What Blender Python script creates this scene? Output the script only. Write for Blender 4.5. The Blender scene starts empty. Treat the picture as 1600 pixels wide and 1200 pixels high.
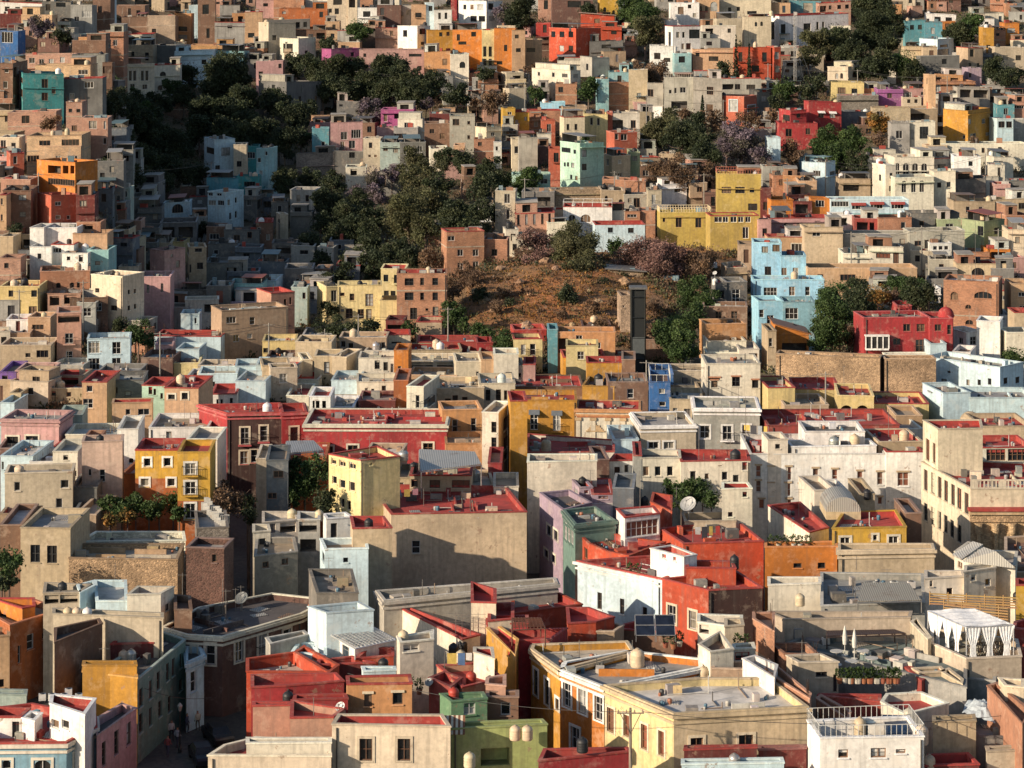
import bpy, math, random
import numpy as np
from mathutils import Vector

random.seed(7)
FPX, HROW, CAMZ = 3609.0, -50.0, 66.0      # focal length in photo pixels, horizon row, eye height
scene = bpy.context.scene
COL = scene.collection

# ------------------------------------------------------------------ survey helpers
_DR = [1400, 1300, 1200, 1000, 900, 800, 700, 600, 500, 400, 300, 200, 100, 0, -60]
_DY = [144, 155, 167, 199, 220, 246, 279, 322, 365, 415, 470, 530, 600, 680, 735]
def depth(row):
    for i in range(len(_DR) - 1):
        if row >= _DR[i + 1]:
            t = (row - _DR[i]) / (_DR[i + 1] - _DR[i])
            return _DY[i] + t * (_DY[i + 1] - _DY[i])
    return _DY[-1] + (-60 - row) * 0.9
def _ss(a, b, x):
    t = min(1.0, max(0.0, (x - a) / (b - a))); return t * t * (3 - 2 * t)
def depth2(px, row):
    """the hillside under a photo point: the left spur stands nearer and higher than the ravine beside it"""
    if row > 600: return depth(row)
    w = _ss(600, 280, row) * (1 - .65 * _ss(150, -50, row))
    k = 1 - _ss(150, 225, px)
    rav = _ss(190, 300, px) * (1 - _ss(560, 720, px)) * _ss(560, 420, row) * (1 - _ss(200, 60, row))
    return depth(row) * (1 - .155 * k * w + .045 * rav)
def pt(px, row, Y):
    return ((px - 800) * Y / FPX, Y, CAMZ - (row - HROW) * Y / FPX)
def ptz(px, row, z):
    Y = (CAMZ - z) * FPX / (row - HROW)
    return ((px - 800) * Y / FPX, Y)
def topx(x, y, z):
    return (800 + FPX * x / y, HROW + FPX * (CAMZ - z) / y)
_GP = np.arange(-400, 2001, 20.0); _GR = np.arange(620, -61, -20.0)
_GT = []
for p in _GP:
    ys = []; zs = []
    for r in _GR:
        Y = depth2(p, r)
        drop = 2.6 * _ss(600, 540, r)
        if 690 < p < 1180: drop *= 1 - .9 * (_ss(690, 740, p) * (1 - _ss(1120, 1180, p)) * _ss(545, 520, r) * (1 - _ss(400, 370, r)))
        ys.append(Y); zs.append(CAMZ - (r - HROW) * Y / FPX - drop)
    _GT.append((ys, zs))
def _gcol(i, y):
    ys, zs = _GT[i]
    if y < 296: return 0.0
    if y < ys[0]:
        t = (y - 296) / (ys[0] - 296); return zs[0] * t * t * (3 - 2 * t)
    if y > ys[-1]: return zs[-1] + (y - ys[-1]) * .26
    return float(np.interp(y, ys, zs))
def ground(x, y):
    if y < 296: return 0.0
    u = (800 + FPX * x / y - _GP[0]) / 20.0
    u = min(max(u, 0), len(_GP) - 1.001); i = int(u); f = u - i
    return _gcol(i, y) * (1 - f) + _gcol(i + 1, y) * f

# ------------------------------------------------------------------ materials
def nt(name):
    m = bpy.data.materials.new(name); m.use_nodes = True
    t = m.node_tree; t.nodes.clear()
    out = t.nodes.new('ShaderNodeOutputMaterial')
    b = t.nodes.new('ShaderNodeBsdfPrincipled')
    t.links.new(b.outputs[0], out.inputs[0])
    return m, t, b
class NB:
    def __init__(s, t): s.t = t
    def n(s, k, **kw):
        x = s.t.nodes.new('ShaderNode' + k)
        for a, v in kw.items(): setattr(x, a, v)
        return x
    def l(s, a, b): s.t.links.new(a, b)
    def pos(s, sc=(1, 1, 1)):
        g = s.n('NewGeometry'); m = s.n('VectorMath', operation='MULTIPLY')
        s.l(g.outputs['Position'], m.inputs[0]); m.inputs[1].default_value = sc
        return m.outputs[0]
    def noise(s, vec, scale, detail=4, rough=0.55):
        x = s.n('TexNoise'); s.l(vec, x.inputs['Vector'])
        x.inputs['Scale'].default_value = scale; x.inputs['Detail'].default_value = detail
        x.inputs['Roughness'].default_value = rough
        return x.outputs['Fac']
    def ramp(s, fac, p0, p1, v0=0., v1=1.):
        x = s.n('MapRange'); x.clamp = True
        s.l(fac, x.inputs[0])
        for i, v in zip((1, 2, 3, 4), (p0, p1, v0, v1)): x.inputs[i].default_value = v
        return x.outputs[0]
    def mix(s, fac, a, b, mode='MIX'):
        x = s.n('Mix', data_type='RGBA', blend_type=mode)
        if isinstance(fac, float): x.inputs[0].default_value = fac
        else: s.l(fac, x.inputs[0])
        for i, v in ((6, a), (7, b)):
            if isinstance(v, tuple): x.inputs[i].default_value = (*v, 1)
            else: s.l(v, x.inputs[i])
        return x.outputs[2]
    def math(s, op, a, b=0.0):
        x = s.n('Math', operation=op)
        for i, v in ((0, a), (1, b)):
            if isinstance(v, (int, float)): x.inputs[i].default_value = v
            else: s.l(v, x.inputs[i])
        return x.outputs[0]
    def tint(s):
        a = s.n('Attribute'); a.attribute_name = 'tint'
        return a.outputs['Color']
    def wallvec(s):
        g = s.n('NewGeometry')
        c = s.n('VectorMath', operation='CROSS_PRODUCT'); c.inputs[0].default_value = (0, 0, 1)
        s.l(g.outputs['True Normal'], c.inputs[1])
        d = s.n('VectorMath', operation='DOT_PRODUCT'); s.l(c.outputs[0], d.inputs[0]); s.l(g.outputs['Position'], d.inputs[1])
        sp = s.n('SeparateXYZ'); s.l(g.outputs['Position'], sp.inputs[0])
        cb = s.n('CombineXYZ'); s.l(d.outputs['Value'], cb.inputs[0]); s.l(sp.outputs[2], cb.inputs[1])
        return cb.outputs[0]
    def bump(s, b, h, st, dist=0.05):
        x = s.n('Bump'); x.inputs['Strength'].default_value = st; x.inputs['Distance'].default_value = dist
        s.l(h, x.inputs['Height']); s.l(x.outputs[0], b.inputs['Normal'])
M = {}
def make_materials():
    # painted plaster with faded areas, rain streaks and patches where the coat has come off
    m, t, b = nt('painted_plaster'); n = NB(t); tint = n.tint()
    big = n.ramp(n.noise(n.pos(), 0.16, 3), 0.3, 0.7, 0.70, 1.14)
    fine = n.ramp(n.noise(n.pos(), 2.2, 5, 0.65), 0.25, 0.75, 0.70, 1.18)
    c = n.mix(1.0, tint, n.math('MULTIPLY', big, fine), 'MULTIPLY')
    streak = n.noise(n.pos((2.6, 2.6, 0.16)), 1.0, 4, 0.6)
    c = n.mix(n.ramp(streak, 0.48, 0.72, 0, 0.72), c, n.mix(0.55, tint, (0.10, 0.085, 0.07)))
    patch = n.noise(n.pos(), 0.55, 6, 0.7)
    c = n.mix(n.ramp(patch, 0.54, 0.64, 0, 0.55), c, n.mix(0.5, tint, (0.46, 0.38, 0.29)))
    peel = n.noise(n.pos(), 0.85, 7, 0.72)
    c = n.mix(n.ramp(peel, 0.625, 0.65, 0, 0.7), c, (0.27, 0.17, 0.115))
    c = n.mix(n.ramp(n.noise(n.pos((.5, .5, 1.6)), 0.9, 6, 0.7), 0.60, 0.72, 0, 0.5), c, n.mix(0.4, tint, (0.09, 0.08, 0.065)))
    n.l(c, b.inputs['Base Color']); b.inputs['Roughness'].default_value = 0.88
    n.bump(b, fine, 0.35, 0.04); M['paint'] = m
    # raw concrete and block
    m, t, b = nt('raw_concrete'); n = NB(t); tint = n.tint()
    br = n.n('TexBrick'); n.l(n.wallvec(), br.inputs['Vector'])
    br.inputs['Color1'].default_value = (1, 1, 1, 1); br.inputs['Color2'].default_value = (.86, .86, .86, 1)
    br.inputs['Mortar'].default_value = (.72, .72, .72, 1); br.inputs['Scale'].default_value = 1.0
    br.inputs['Brick Width'].default_value = 0.42; br.inputs['Row Height'].default_value = 0.22; br.inputs['Mortar Size'].default_value = 0.02
    c = n.mix(0.7, tint, br.outputs[0], 'MULTIPLY')
    big = n.ramp(n.noise(n.pos(), 0.3, 6, 0.65), 0.3, 0.7, 0.6, 1.2)
    c = n.mix(1.0, c, big, 'MULTIPLY')
    st = n.noise(n.pos((2, 2, 0.14)), 1.0, 4)
    c = n.mix(n.ramp(st, 0.52, 0.75, 0, 0.55), c, (0.06, 0.055, 0.05))
    n.l(c, b.inputs['Base Color']); b.inputs['Roughness'].default_value = 0.93; n.bump(b, big, 0.5, 0.05); M['conc'] = m
    # brick
    m, t, b = nt('brick_masonry'); n = NB(t); tint = n.tint()
    br = n.n('TexBrick'); n.l(n.wallvec(), br.inputs['Vector'])
    br.inputs['Color1'].default_value = (1.1, 1.05, 1, 1); br.inputs['Color2'].default_value = (.62, .62, .66, 1)
    br.inputs['Mortar'].default_value = (1.0, 1.25, 1.4, 1); br.inputs['Scale'].default_value = 1.0
    br.inputs['Brick Width'].default_value = 0.30; br.inputs['Row Height'].default_value = 0.11; br.inputs['Mortar Size'].default_value = 0.012
    c = n.mix(1.0, tint, br.outputs[0], 'MULTIPLY')
    c = n.mix(1.0, c, n.ramp(n.noise(n.pos(), 0.35, 6, 0.7), 0.3, 0.7, 0.6, 1.25), 'MULTIPLY')
    c = n.mix(n.ramp(n.noise(n.pos((1.5, 1.5, .3)), 0.9, 5), 0.58, 0.7, 0, 0.5), c, (0.34, 0.29, 0.24))
    n.l(c, b.inputs['Base Color']); b.inputs['Roughness'].default_value = 0.92; n.bump(b, br.outputs['Fac'], 0.4, -0.02); M['brick'] = m
    # rubble stone
    m, t, b = nt('rubble_stone'); n = NB(t); tint = n.tint()
    v = n.n('TexVoronoi'); n.l(n.pos((1, 1, 1.5)), v.inputs['Vector']); v.inputs['Scale'].default_value = 3.4
    v2 = n.n('TexVoronoi', feature='DISTANCE_TO_EDGE'); n.l(n.pos((1, 1, 1.5)), v2.inputs['Vector']); v2.inputs['Scale'].default_value = 3.4
    bw = n.n('RGBToBW'); n.l(v.outputs['Color'], bw.inputs[0])
    c = n.mix(1.0, tint, n.ramp(bw.outputs[0], 0.1, 0.9, 0.65, 1.3), 'MULTIPLY')
    c = n.mix(n.ramp(v2.outputs['Distance'], 0.0, 0.07, 0.45, 0), c, (0.14, 0.11, 0.08))
    c = n.mix(1.0, c, n.ramp(n.noise(n.pos(), 0.25, 5), 0.3, 0.7, 0.6, 1.25), 'MULTIPLY')
    n.l(c, b.inputs['Base Color']); b.inputs['Roughness'].default_value = 0.95; n.bump(b, v2.outputs['Distance'], 0.8, 0.12); M['stone'] = m
    # flat roof coating: worn, with dried puddles and lap lines
    m, t, b = nt('roof_coating'); n = NB(t); tint = n.tint()
    c = n.mix(1.0, tint, n.ramp(n.noise(n.pos(), 0.5, 6, 0.65), 0.25, 0.75, 0.55, 1.3), 'MULTIPLY')
    pud = n.noise(n.pos(), 0.33, 3, 0.5)
    c = n.mix(n.ramp(pud, 0.56, 0.60, 0, 0.45), c, n.mix(0.6, tint, (0.05, 0.045, 0.045)))
    c = n.mix(n.ramp(n.noise(n.pos(), 1.1, 5, 0.7), 0.62, 0.72, 0, 0.55), c, n.mix(0.35, (0.50, 0.45, 0.38), tint))
    n.l(c, b.inputs['Base Color']); b.inputs['Roughness'].default_value = 0.85
    n.bump(b, n.noise(n.pos(), 3, 4), 0.3, 0.05); M['roof'] = m
    # corrugated sheet
    m, t, b = nt('corrugated_sheet'); n = NB(t); tint = n.tint()
    w = n.n('TexWave', wave_type='BANDS', bands_direction='X'); n.l(n.pos(), w.inputs['Vector']); w.inputs['Scale'].default_value = 1.6
    c = n.mix(1.0, tint, n.ramp(w.outputs['Fac'], 0, 1, 0.65, 1.1), 'MULTIPLY')
    c = n.mix(n.ramp(n.noise(n.pos(), 0.6, 6, 0.7), 0.55, 0.7, 0, 0.6), c, (0.16, 0.09, 0.05))
    n.l(c, b.inputs['Base Color']); b.inputs['Roughness'].default_value = 0.5; b.inputs['Metallic'].default_value = 0.25
    n.bump(b, w.outputs['Fac'], 0.5, 0.04); M['sheet'] = m
    # small plain parts: plastic, painted metal, wood
    for key, nm, ro, me in (('plain', 'painted_parts', 0.55, 0.0), ('metal', 'weathered_metal', 0.42, 0.6), ('cloth', 'cloth', 0.9, 0.0)):
        m, t, b = nt(nm); n = NB(t); tint = n.tint()
        c = n.mix(1.0, tint, n.ramp(n.noise(n.pos(), 3.0, 5, 0.6), 0.25, 0.75, 0.68, 1.15), 'MULTIPLY')
        n.l(c, b.inputs['Base Color']); b.inputs['Roughness'].default_value = ro; b.inputs['Metallic'].default_value = me
        M[key] = m
    m, t, b = nt('window_glass'); n = NB(t); tint = n.tint()
    c = n.mix(1.0, tint, n.ramp(n.noise(n.pos(), 0.9, 3), 0.3, 0.7, 0.5, 1.3), 'MULTIPLY')
    n.l(c, b.inputs['Base Color']); b.inputs['Roughness'].default_value = 0.12; M['glass'] = m
    # leaves
    m, t, b = nt('leaves'); n = NB(t); tint = n.tint()
    n.l(tint, b.inputs['Base Color']); b.inputs['Roughness'].default_value = 0.6
    b.inputs['Specular IOR Level'].default_value = 0.25
    tr = n.n('BsdfTranslucent'); n.l(tint, tr.inputs[0])
    mx = n.n('MixShader'); mx.inputs[0].default_value = 0.22
    n.l(b.outputs[0], mx.inputs[1]); n.l(tr.outputs[0], mx.inputs[2])
    n.l(mx.outputs[0], [x for x in t.nodes if x.type == 'OUTPUT_MATERIAL'][0].inputs[0]); M['leaf'] = m
    m, t, b = nt('bark'); n = NB(t); tint = n.tint()
    c = n.mix(1.0, tint, n.ramp(n.noise(n.pos((3, 3, .6)), 2, 5), 0.3, 0.7, 0.5, 1.4), 'MULTIPLY')
    n.l(c, b.inputs['Base Color']); b.inputs['Roughness'].default_value = 0.95; M['bark'] = m
    # dry hillside soil and grass
    m, t, b = nt('hillside_soil'); n = NB(t); tint = n.tint()
    c = n.mix(n.ramp(n.noise(n.pos(), 0.09, 6, 0.65), 0.4, 0.6), n.mix(1.0, tint, (1, 1, 1), 'MULTIPLY'), n.mix(0.6, tint, (0.10, 0.09, 0.045)))
    c = n.mix(n.ramp(n.noise(n.pos(), 0.7, 6, 0.75), 0.50, 0.68, 0, 0.8), c, (0.075, 0.055, 0.03))
    c = n.mix(n.ramp(n.noise(n.pos(), 1.7, 5, 0.75), 0.58, 0.72, 0, 0.7), c, n.mix(0.5, tint, (0.42, 0.30, 0.17)))
    n.l(c, b.inputs['Base Color']); b.inputs['Roughness'].default_value = 1.0
    n.bump(b, n.noise(n.pos(), 1.2, 8, 0.7), 1.0, 0.5); M['soil'] = m
    m, t, b = nt('street_paving'); n = NB(t)
    v = n.n('TexVoronoi'); n.l(n.pos(), v.inputs['Vector']); v.inputs['Scale'].default_value = 3.5
    bw = n.n('RGBToBW'); n.l(v.outputs['Color'], bw.inputs[0])
    c = n.mix(n.ramp(bw.outputs[0], 0.1, 0.9), (0.055, 0.05, 0.045), (0.11, 0.095, 0.08))
    c = n.mix(n.ramp(n.noise(n.pos(), 0.2, 5), 0.4, 0.7, 0, .6), c, (0.04, 0.038, 0.036))
    n.l(c, b.inputs['Base Color']); b.inputs['Roughness'].default_value = 0.75; M['street'] = m
make_materials()

# ------------------------------------------------------------------ mesh builder
class MB:
    def __init__(s): s.v = []; s.f = []; s.m = []; s.t = []; s.mats = []
    def mi(s, k):
        if k not in s.mats: s.mats.append(k)
        return s.mats.index(k)
    def face(s, pts, mat, tint):
        i = len(s.v); s.v.extend(pts); s.f.append(tuple(range(i, i + len(pts)))); s.m.append(s.mi(mat)); s.t.append(tint)
    def hexa(s, p, mat, tint, skip=()):
        # p: 8 points, bottom ring 0-3 (ccw from above) then top ring 4-7
        i = len(s.v); s.v.extend(p); k = s.mi(mat)
        for j, q in enumerate(((3, 2, 1, 0), (4, 5, 6, 7), (0, 1, 5, 4), (1, 2, 6, 5), (2, 3, 7, 6), (3, 0, 4, 7))):
            if j in skip: continue
            s.f.append(tuple(i + a for a in q)); s.m.append(k); s.t.append(tint)
    def box(s, c, d, mat, tint, yaw=0.0):
        ca, sa = math.cos(yaw), math.sin(yaw); hx, hy, hz = d[0] / 2, d[1] / 2, d[2] / 2
        ring = [(-hx, -hy), (hx, -hy), (hx, hy), (-hx, hy)]
        P = [(c[0] + x * ca - y * sa, c[1] + x * sa + y * ca, c[2] + z) for z in (-hz, hz) for x, y in ring]
        s.hexa(P, mat, tint)
    def bar(s, a, b, r, mat, tint, n=5, r2=None):
        a = Vector(a); b = Vector(b); d = (b - a)
        if d.length < 1e-6: return
        d.normalize(); u = d.orthogonal().normalized(); w = d.cross(u)
        r2 = r if r2 is None else r2; i = len(s.v); k = s.mi(mat)
        for p, rr in ((a, r), (b, r2)):
            for j in range(n):
                an = 2 * math.pi * j / n
                s.v.append(tuple(p + u * (rr * math.cos(an)) + w * (rr * math.sin(an))))
        for j in range(n):
            q = (j + 1) % n
            s.f.append((i + j, i + q, i + n + q, i + n + j)); s.m.append(k); s.t.append(tint)
        s.f.append(tuple(i + n + j for j in range(n))); s.m.append(k); s.t.append(tint)
        s.f.append(tuple(i + n - 1 - j for j in range(n))); s.m.append(k); s.t.append(tint)
    def lathe(s, c, prof, mat, tint, n=16):
        i = len(s.v); k = s.mi(mat)
        for r, z in prof:
            for j in range(n):
                an = 2 * math.pi * j / n
                s.v.append((c[0] + r * math.cos(an), c[1] + r * math.sin(an), c[2] + z))
        for a in range(len(prof) - 1):
            for j in range(n):
                q = (j + 1) % n
                s.f.append((i + a * n + j, i + a * n + q, i + (a + 1) * n + q, i + (a + 1) * n + j)); s.m.append(k); s.t.append(tint)
        s.f.append(tuple(i + (len(prof) - 1) * n + j for j in range(n))); s.m.append(k); s.t.append(tint)
    def build(s, name, parent=None, smooth=False):
        if not s.f: return None
        me = bpy.data.meshes.new(name)
        o = bpy.data.objects.new(name, me); COL.objects.link(o)
        off = (0, 0, 0)
        if parent is not None:
            o.parent = parent; off = parent['_w']
        else:
            xs = np.array(s.v); off = (float(xs[:, 0].mean()), float(xs[:, 1].mean()), float(xs[:, 2].min())); o.location = off
        o['_w'] = off if parent is None else parent['_w']
        me.from_pydata([(a - off[0], b - off[1], c - off[2]) for a, b, c in s.v], [], s.f)
        for k in s.mats: me.materials.append(M[k])
        me.polygons.foreach_set('material_index', s.m)
        at = me.attributes.new('tint', 'FLOAT_COLOR', 'FACE')
        at.data.foreach_set('color', np.array([(*t, 1.0) for t in s.t], dtype=np.float32).ravel())
        if smooth: me.polygons.foreach_set('use_smooth', [True] * len(s.f))
        me.update()
        return o
def empty(name, loc):
    o = bpy.data.objects.new(name, None); COL.objects.link(o); o.location = loc; o['_w'] = tuple(loc); o.empty_display_size = 0.5
    return o
TH = []   # every top-level thing, for labels: dict(o, cat, desc, px, row, nick)
def thing(o, cat, desc, px, row, nick=None, group=None, full=None):
    o['category'] = cat
    if group: o['group'] = group
    TH.append(dict(o=o, cat=cat, desc=desc, px=px, row=row, nick=nick, full=full))

# ------------------------------------------------------------------ colours (real-world base colours)
C = dict(white=(.80, .78, .73), cream=(.66, .56, .41), ivory=(.69, .63, .51), tan=(.42, .32, .21), sand=(.52, .41, .27),
    beige=(.50, .42, .31), peach=(.54, .34, .20), salmon=(.43, .235, .165), pink=(.50, .29, .28), rose=(.46, .27, .24),
    magenta=(.34, .075, .20), plum=(.28, .09, .25), violet=(.20, .10, .33), orange=(.56, .19, .03), rust=(.38, .11, .03),
    yellow=(.58, .34, .045), mustard=(.50, .25, .035), lemon=(.66, .54, .27), lemonsand=(.62, .48, .21), gold=(.47, .34, .085), red=(.42, .035, .025),
    crimson=(.36, .032, .035), maroon=(.15, .03, .025), scarlet=(.46, .065, .025), coral=(.46, .11, .06), brick=(.40, .19, .11),
    brickd=(.20, .11, .07), grey=(.34, .33, .30), greyd=(.16, .155, .145), conc=(.40, .37, .31), teal=(.05, .26, .26),
    tealblue=(.10, .28, .33), mint=(.42, .60, .49), mintgrey=(.33, .40, .36), aqua=(.27, .47, .48), sky=(.32, .58, .74), ice=(.53, .67, .72),
    steel=(.20, .36, .44), blue=(.03, .12, .32), green=(.14, .26, .14), greenblue=(.15, .25, .21), sage=(.30, .35, .20), lime=(.33, .38, .14),
    choc=(.13, .065, .05), umber=(.055, .024, .02), blush=(.56, .41, .33), adobe=(.38, .27, .18), lilac=(.36, .27, .33), slate=(.13, .15, .17), stone=(.40, .27, .16), graystone=(.20, .18, .155),  # umber: shade put into the colour of the red houses' fronts
    orangepale=(.52, .26, .11), redroof=(.30, .05, .04), black=(.02, .02, .022), dark=(.04, .038, .036), wood=(.12, .06, .035), steelgrey=(.42, .42, .42))
CN = dict(white='white', cream='cream', ivory='ivory', tan='tan', sand='sand-coloured', beige='beige', peach='peach', salmon='salmon',
    pink='pink', rose='dusty pink', magenta='magenta', plum='purple', violet='violet', orange='orange', rust='rust brown', yellow='yellow',
    mustard='ochre', lemon='pale yellow', lemonsand='pale yellow', gold='golden yellow', red='red', crimson='crimson', maroon='dark maroon', scarlet='bright red',
    coral='coral red', brick='brick', brickd='dark brick', grey='grey', greyd='dark grey', conc='bare concrete', teal='teal', tealblue='blue-green',
    mint='mint green', mintgrey='grey-green', aqua='aqua', sky='sky blue', ice='pale blue-white', steel='slate blue', blue='deep blue', green='green',
    greenblue='green', sage='sage green', lime='lime green', choc='chocolate brown', umber='dark umber', blush='pale pinkish', adobe='mud brown', lilac='lilac', slate='slate grey', stone='rubble stone',
    graystone='grey stone', orangepale='pale orange', redroof='red', steelgrey='grey')
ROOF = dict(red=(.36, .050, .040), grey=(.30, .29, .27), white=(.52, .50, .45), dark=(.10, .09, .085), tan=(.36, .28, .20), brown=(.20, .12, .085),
    beige=(.42, .37, .29), teal=(.13, .165, .165))  # teal: bluish deck grey, darkened to carry the sunken terrace's shade
def vary(c, a=0.07):
    k = 1 + random.uniform(-a, a)
    return tuple(max(0.012, min(.85, x * k * (1 + random.uniform(-a, a) * .4))) for x in c)

# ------------------------------------------------------------------ buildings
def area(p): return 0.5 * sum(p[i][0] * p[(i + 1) % len(p)][1] - p[(i + 1) % len(p)][0] * p[i][1] for i in range(len(p)))
def inset(p, d):
    out = []; n = len(p)
    for i in range(n):
        a, b, c = Vector(p[i - 1]), Vector(p[i]), Vector(p[(i + 1) % n])
        e1 = (b - a).normalized(); e2 = (c - b).normalized()
        n1 = Vector((-e1.y, e1.x)); n2 = Vector((-e2.y, e2.x))
        k = 1 + n1.dot(n2)
        q = b + (n1 + n2) * (d / max(k, 0.35))
        out.append((q.x, q.y))
    return out
def inpoly(x, y, p):
    r = False; n = len(p)
    for i in range(n):
        (x1, y1), (x2, y2) = p[i], p[i - 1]
        if (y1 > y) != (y2 > y) and x < (x2 - x1) * (y - y1) / (y2 - y1) + x1: r = not r
    return r
BUILD = []
def rough(root, foot, zr, zt, wt, mat, W):
    """what self-built houses carry on top: a half-finished room, a sheet lean-to, a ledge"""
    A, B_, D_ = Vector(foot[0]), Vector(foot[1]), Vector(foot[3]); e = B_ - A; L = e.length; e /= L; q = D_ - A; Dp = q.length; q /= Dp
    Q = lambda u, v, z: (A.x + e.x * u + q.x * v, A.y + e.y * u + q.y * v, z)
    def blk(m, u0, u1, v0, v1, z0, z1, k, t): m.hexa([Q(u0, v0, z0), Q(u1, v0, z0), Q(u1, v1, z0), Q(u0, v1, z0), Q(u0, v0, z1), Q(u1, v0, z1), Q(u1, v1, z1), Q(u0, v1, z1)], k, t)
    r = random.random()
    if r < .38 and L > 3:
        w = random.uniform(2.2, min(4.5, L * .75)); u0 = random.choice([.15, L - w - .15]); h = random.uniform(1.9, 2.5); v0 = random.uniform(.3, 1.2); v1 = Dp - .2
        m = MB(); t = vary(wt if random.random() < .5 else random.choice([(.36, .33, .28), (.34, .18, .11), (.5, .46, .4)]), .12); mk = random.choice([mat, 'conc', 'brick'])
        a, b = u0 + w * random.uniform(.12, .3), u0 + w * random.uniform(.6, .88); z0, z1 = zr + random.choice([.05, .7]), zr + h - .35
        for (p0, p1, y0, y1) in ((u0, a, zr, zr + h), (b, u0 + w, zr, zr + h), (a, b, zr, z0), (a, b, z1, zr + h)):
            if y1 - y0 > .02: m.face([Q(p0, v0, y0), Q(p1, v0, y0), Q(p1, v0, y1), Q(p0, v0, y1)], mk, t)
        for (x0, y0, x1, y1) in ((u0 + w, v0, u0 + w, v1), (u0 + w, v1, u0, v1), (u0, v1, u0, v0)):
            m.face([Q(x0, y0, zr), Q(x1, y1, zr), Q(x1, y1, zr + h), Q(x0, y0, zr + h)], mk, t)
        for (p, z_) in (((a, z0), (a, z1)), ((b, z1), (b, z0)), ((a, z1), (b, z1)), ((b, z0), (a, z0))):
            (s0, y0), (s1, y1) = p, z_; m.face([Q(s0, v0, y0), Q(s1, v0, y1), Q(s1, v0 + .5, y1), Q(s0, v0 + .5, y0)], mk, tuple(x * .8 for x in t))
        m.face([Q(a, v0 + .5, z0), Q(b, v0 + .5, z0), Q(b, v0 + .5, z1), Q(a, v0 + .5, z1)], 'glass', (.02, .02, .02))
        blk(m, u0 - .12, u0 + w + .12, v0 - .2, v1, zr + h, zr + h + .14, 'conc', (.36, .33, .29)); m.build('roof_room', root)
    elif r < .68:
        w = random.uniform(2, max(2.2, L * .8)); u0 = random.uniform(0.1, max(.15, L - w - .1)); h = random.uniform(1.5, 2.2); m = MB(); pc = random.choice([(.2, .18, .16), (.4, .38, .34), (.16, .09, .06)])
        v0, v1 = .25, Dp - .3; dz = random.uniform(-.35, .35)
        for (u, v, z) in ((u0, v0, 0), (u0 + w, v0, 0), (u0, v1, dz), (u0 + w, v1, dz)): m.bar(Q(u, v, zr), Q(u, v, zr + h + z), .06, 'plain', pc, 4)
        t = random.choice([(.30, .29, .27), (.40, .39, .37), (.20, .13, .09), (.15, .15, .15), (.32, .09, .06), (.14, .22, .24)])
        a, b = (u0 - .25, u0 + w + .25)
        m.hexa([Q(a, v0 - .35, zr + h), Q(b, v0 - .35, zr + h), Q(b, v1, zr + h + dz), Q(a, v1, zr + h + dz), Q(a, v0 - .35, zr + h + .06), Q(b, v0 - .35, zr + h + .06), Q(b, v1, zr + h + dz + .06), Q(a, v1, zr + h + dz + .06)], 'sheet', t)
        m.face([Q(u0, v1, zr), Q(u0 + w, v1, zr), Q(u0 + w, v1, zr + h + dz), Q(u0, v1, zr + h + dz)], 'conc', (.2, .18, .16)); m.build('lean_to', root)
    if random.random() < .4:
        m = MB(); z = zt - random.uniform(.5, .9) if random.random() < .6 else zt - 2.75; d = random.uniform(.2, .7)
        blk(m, -.05, L + .05, -d, .0, z - .14, z, 'conc', vary(wt, .2)); m.build('ledge', root)
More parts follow.
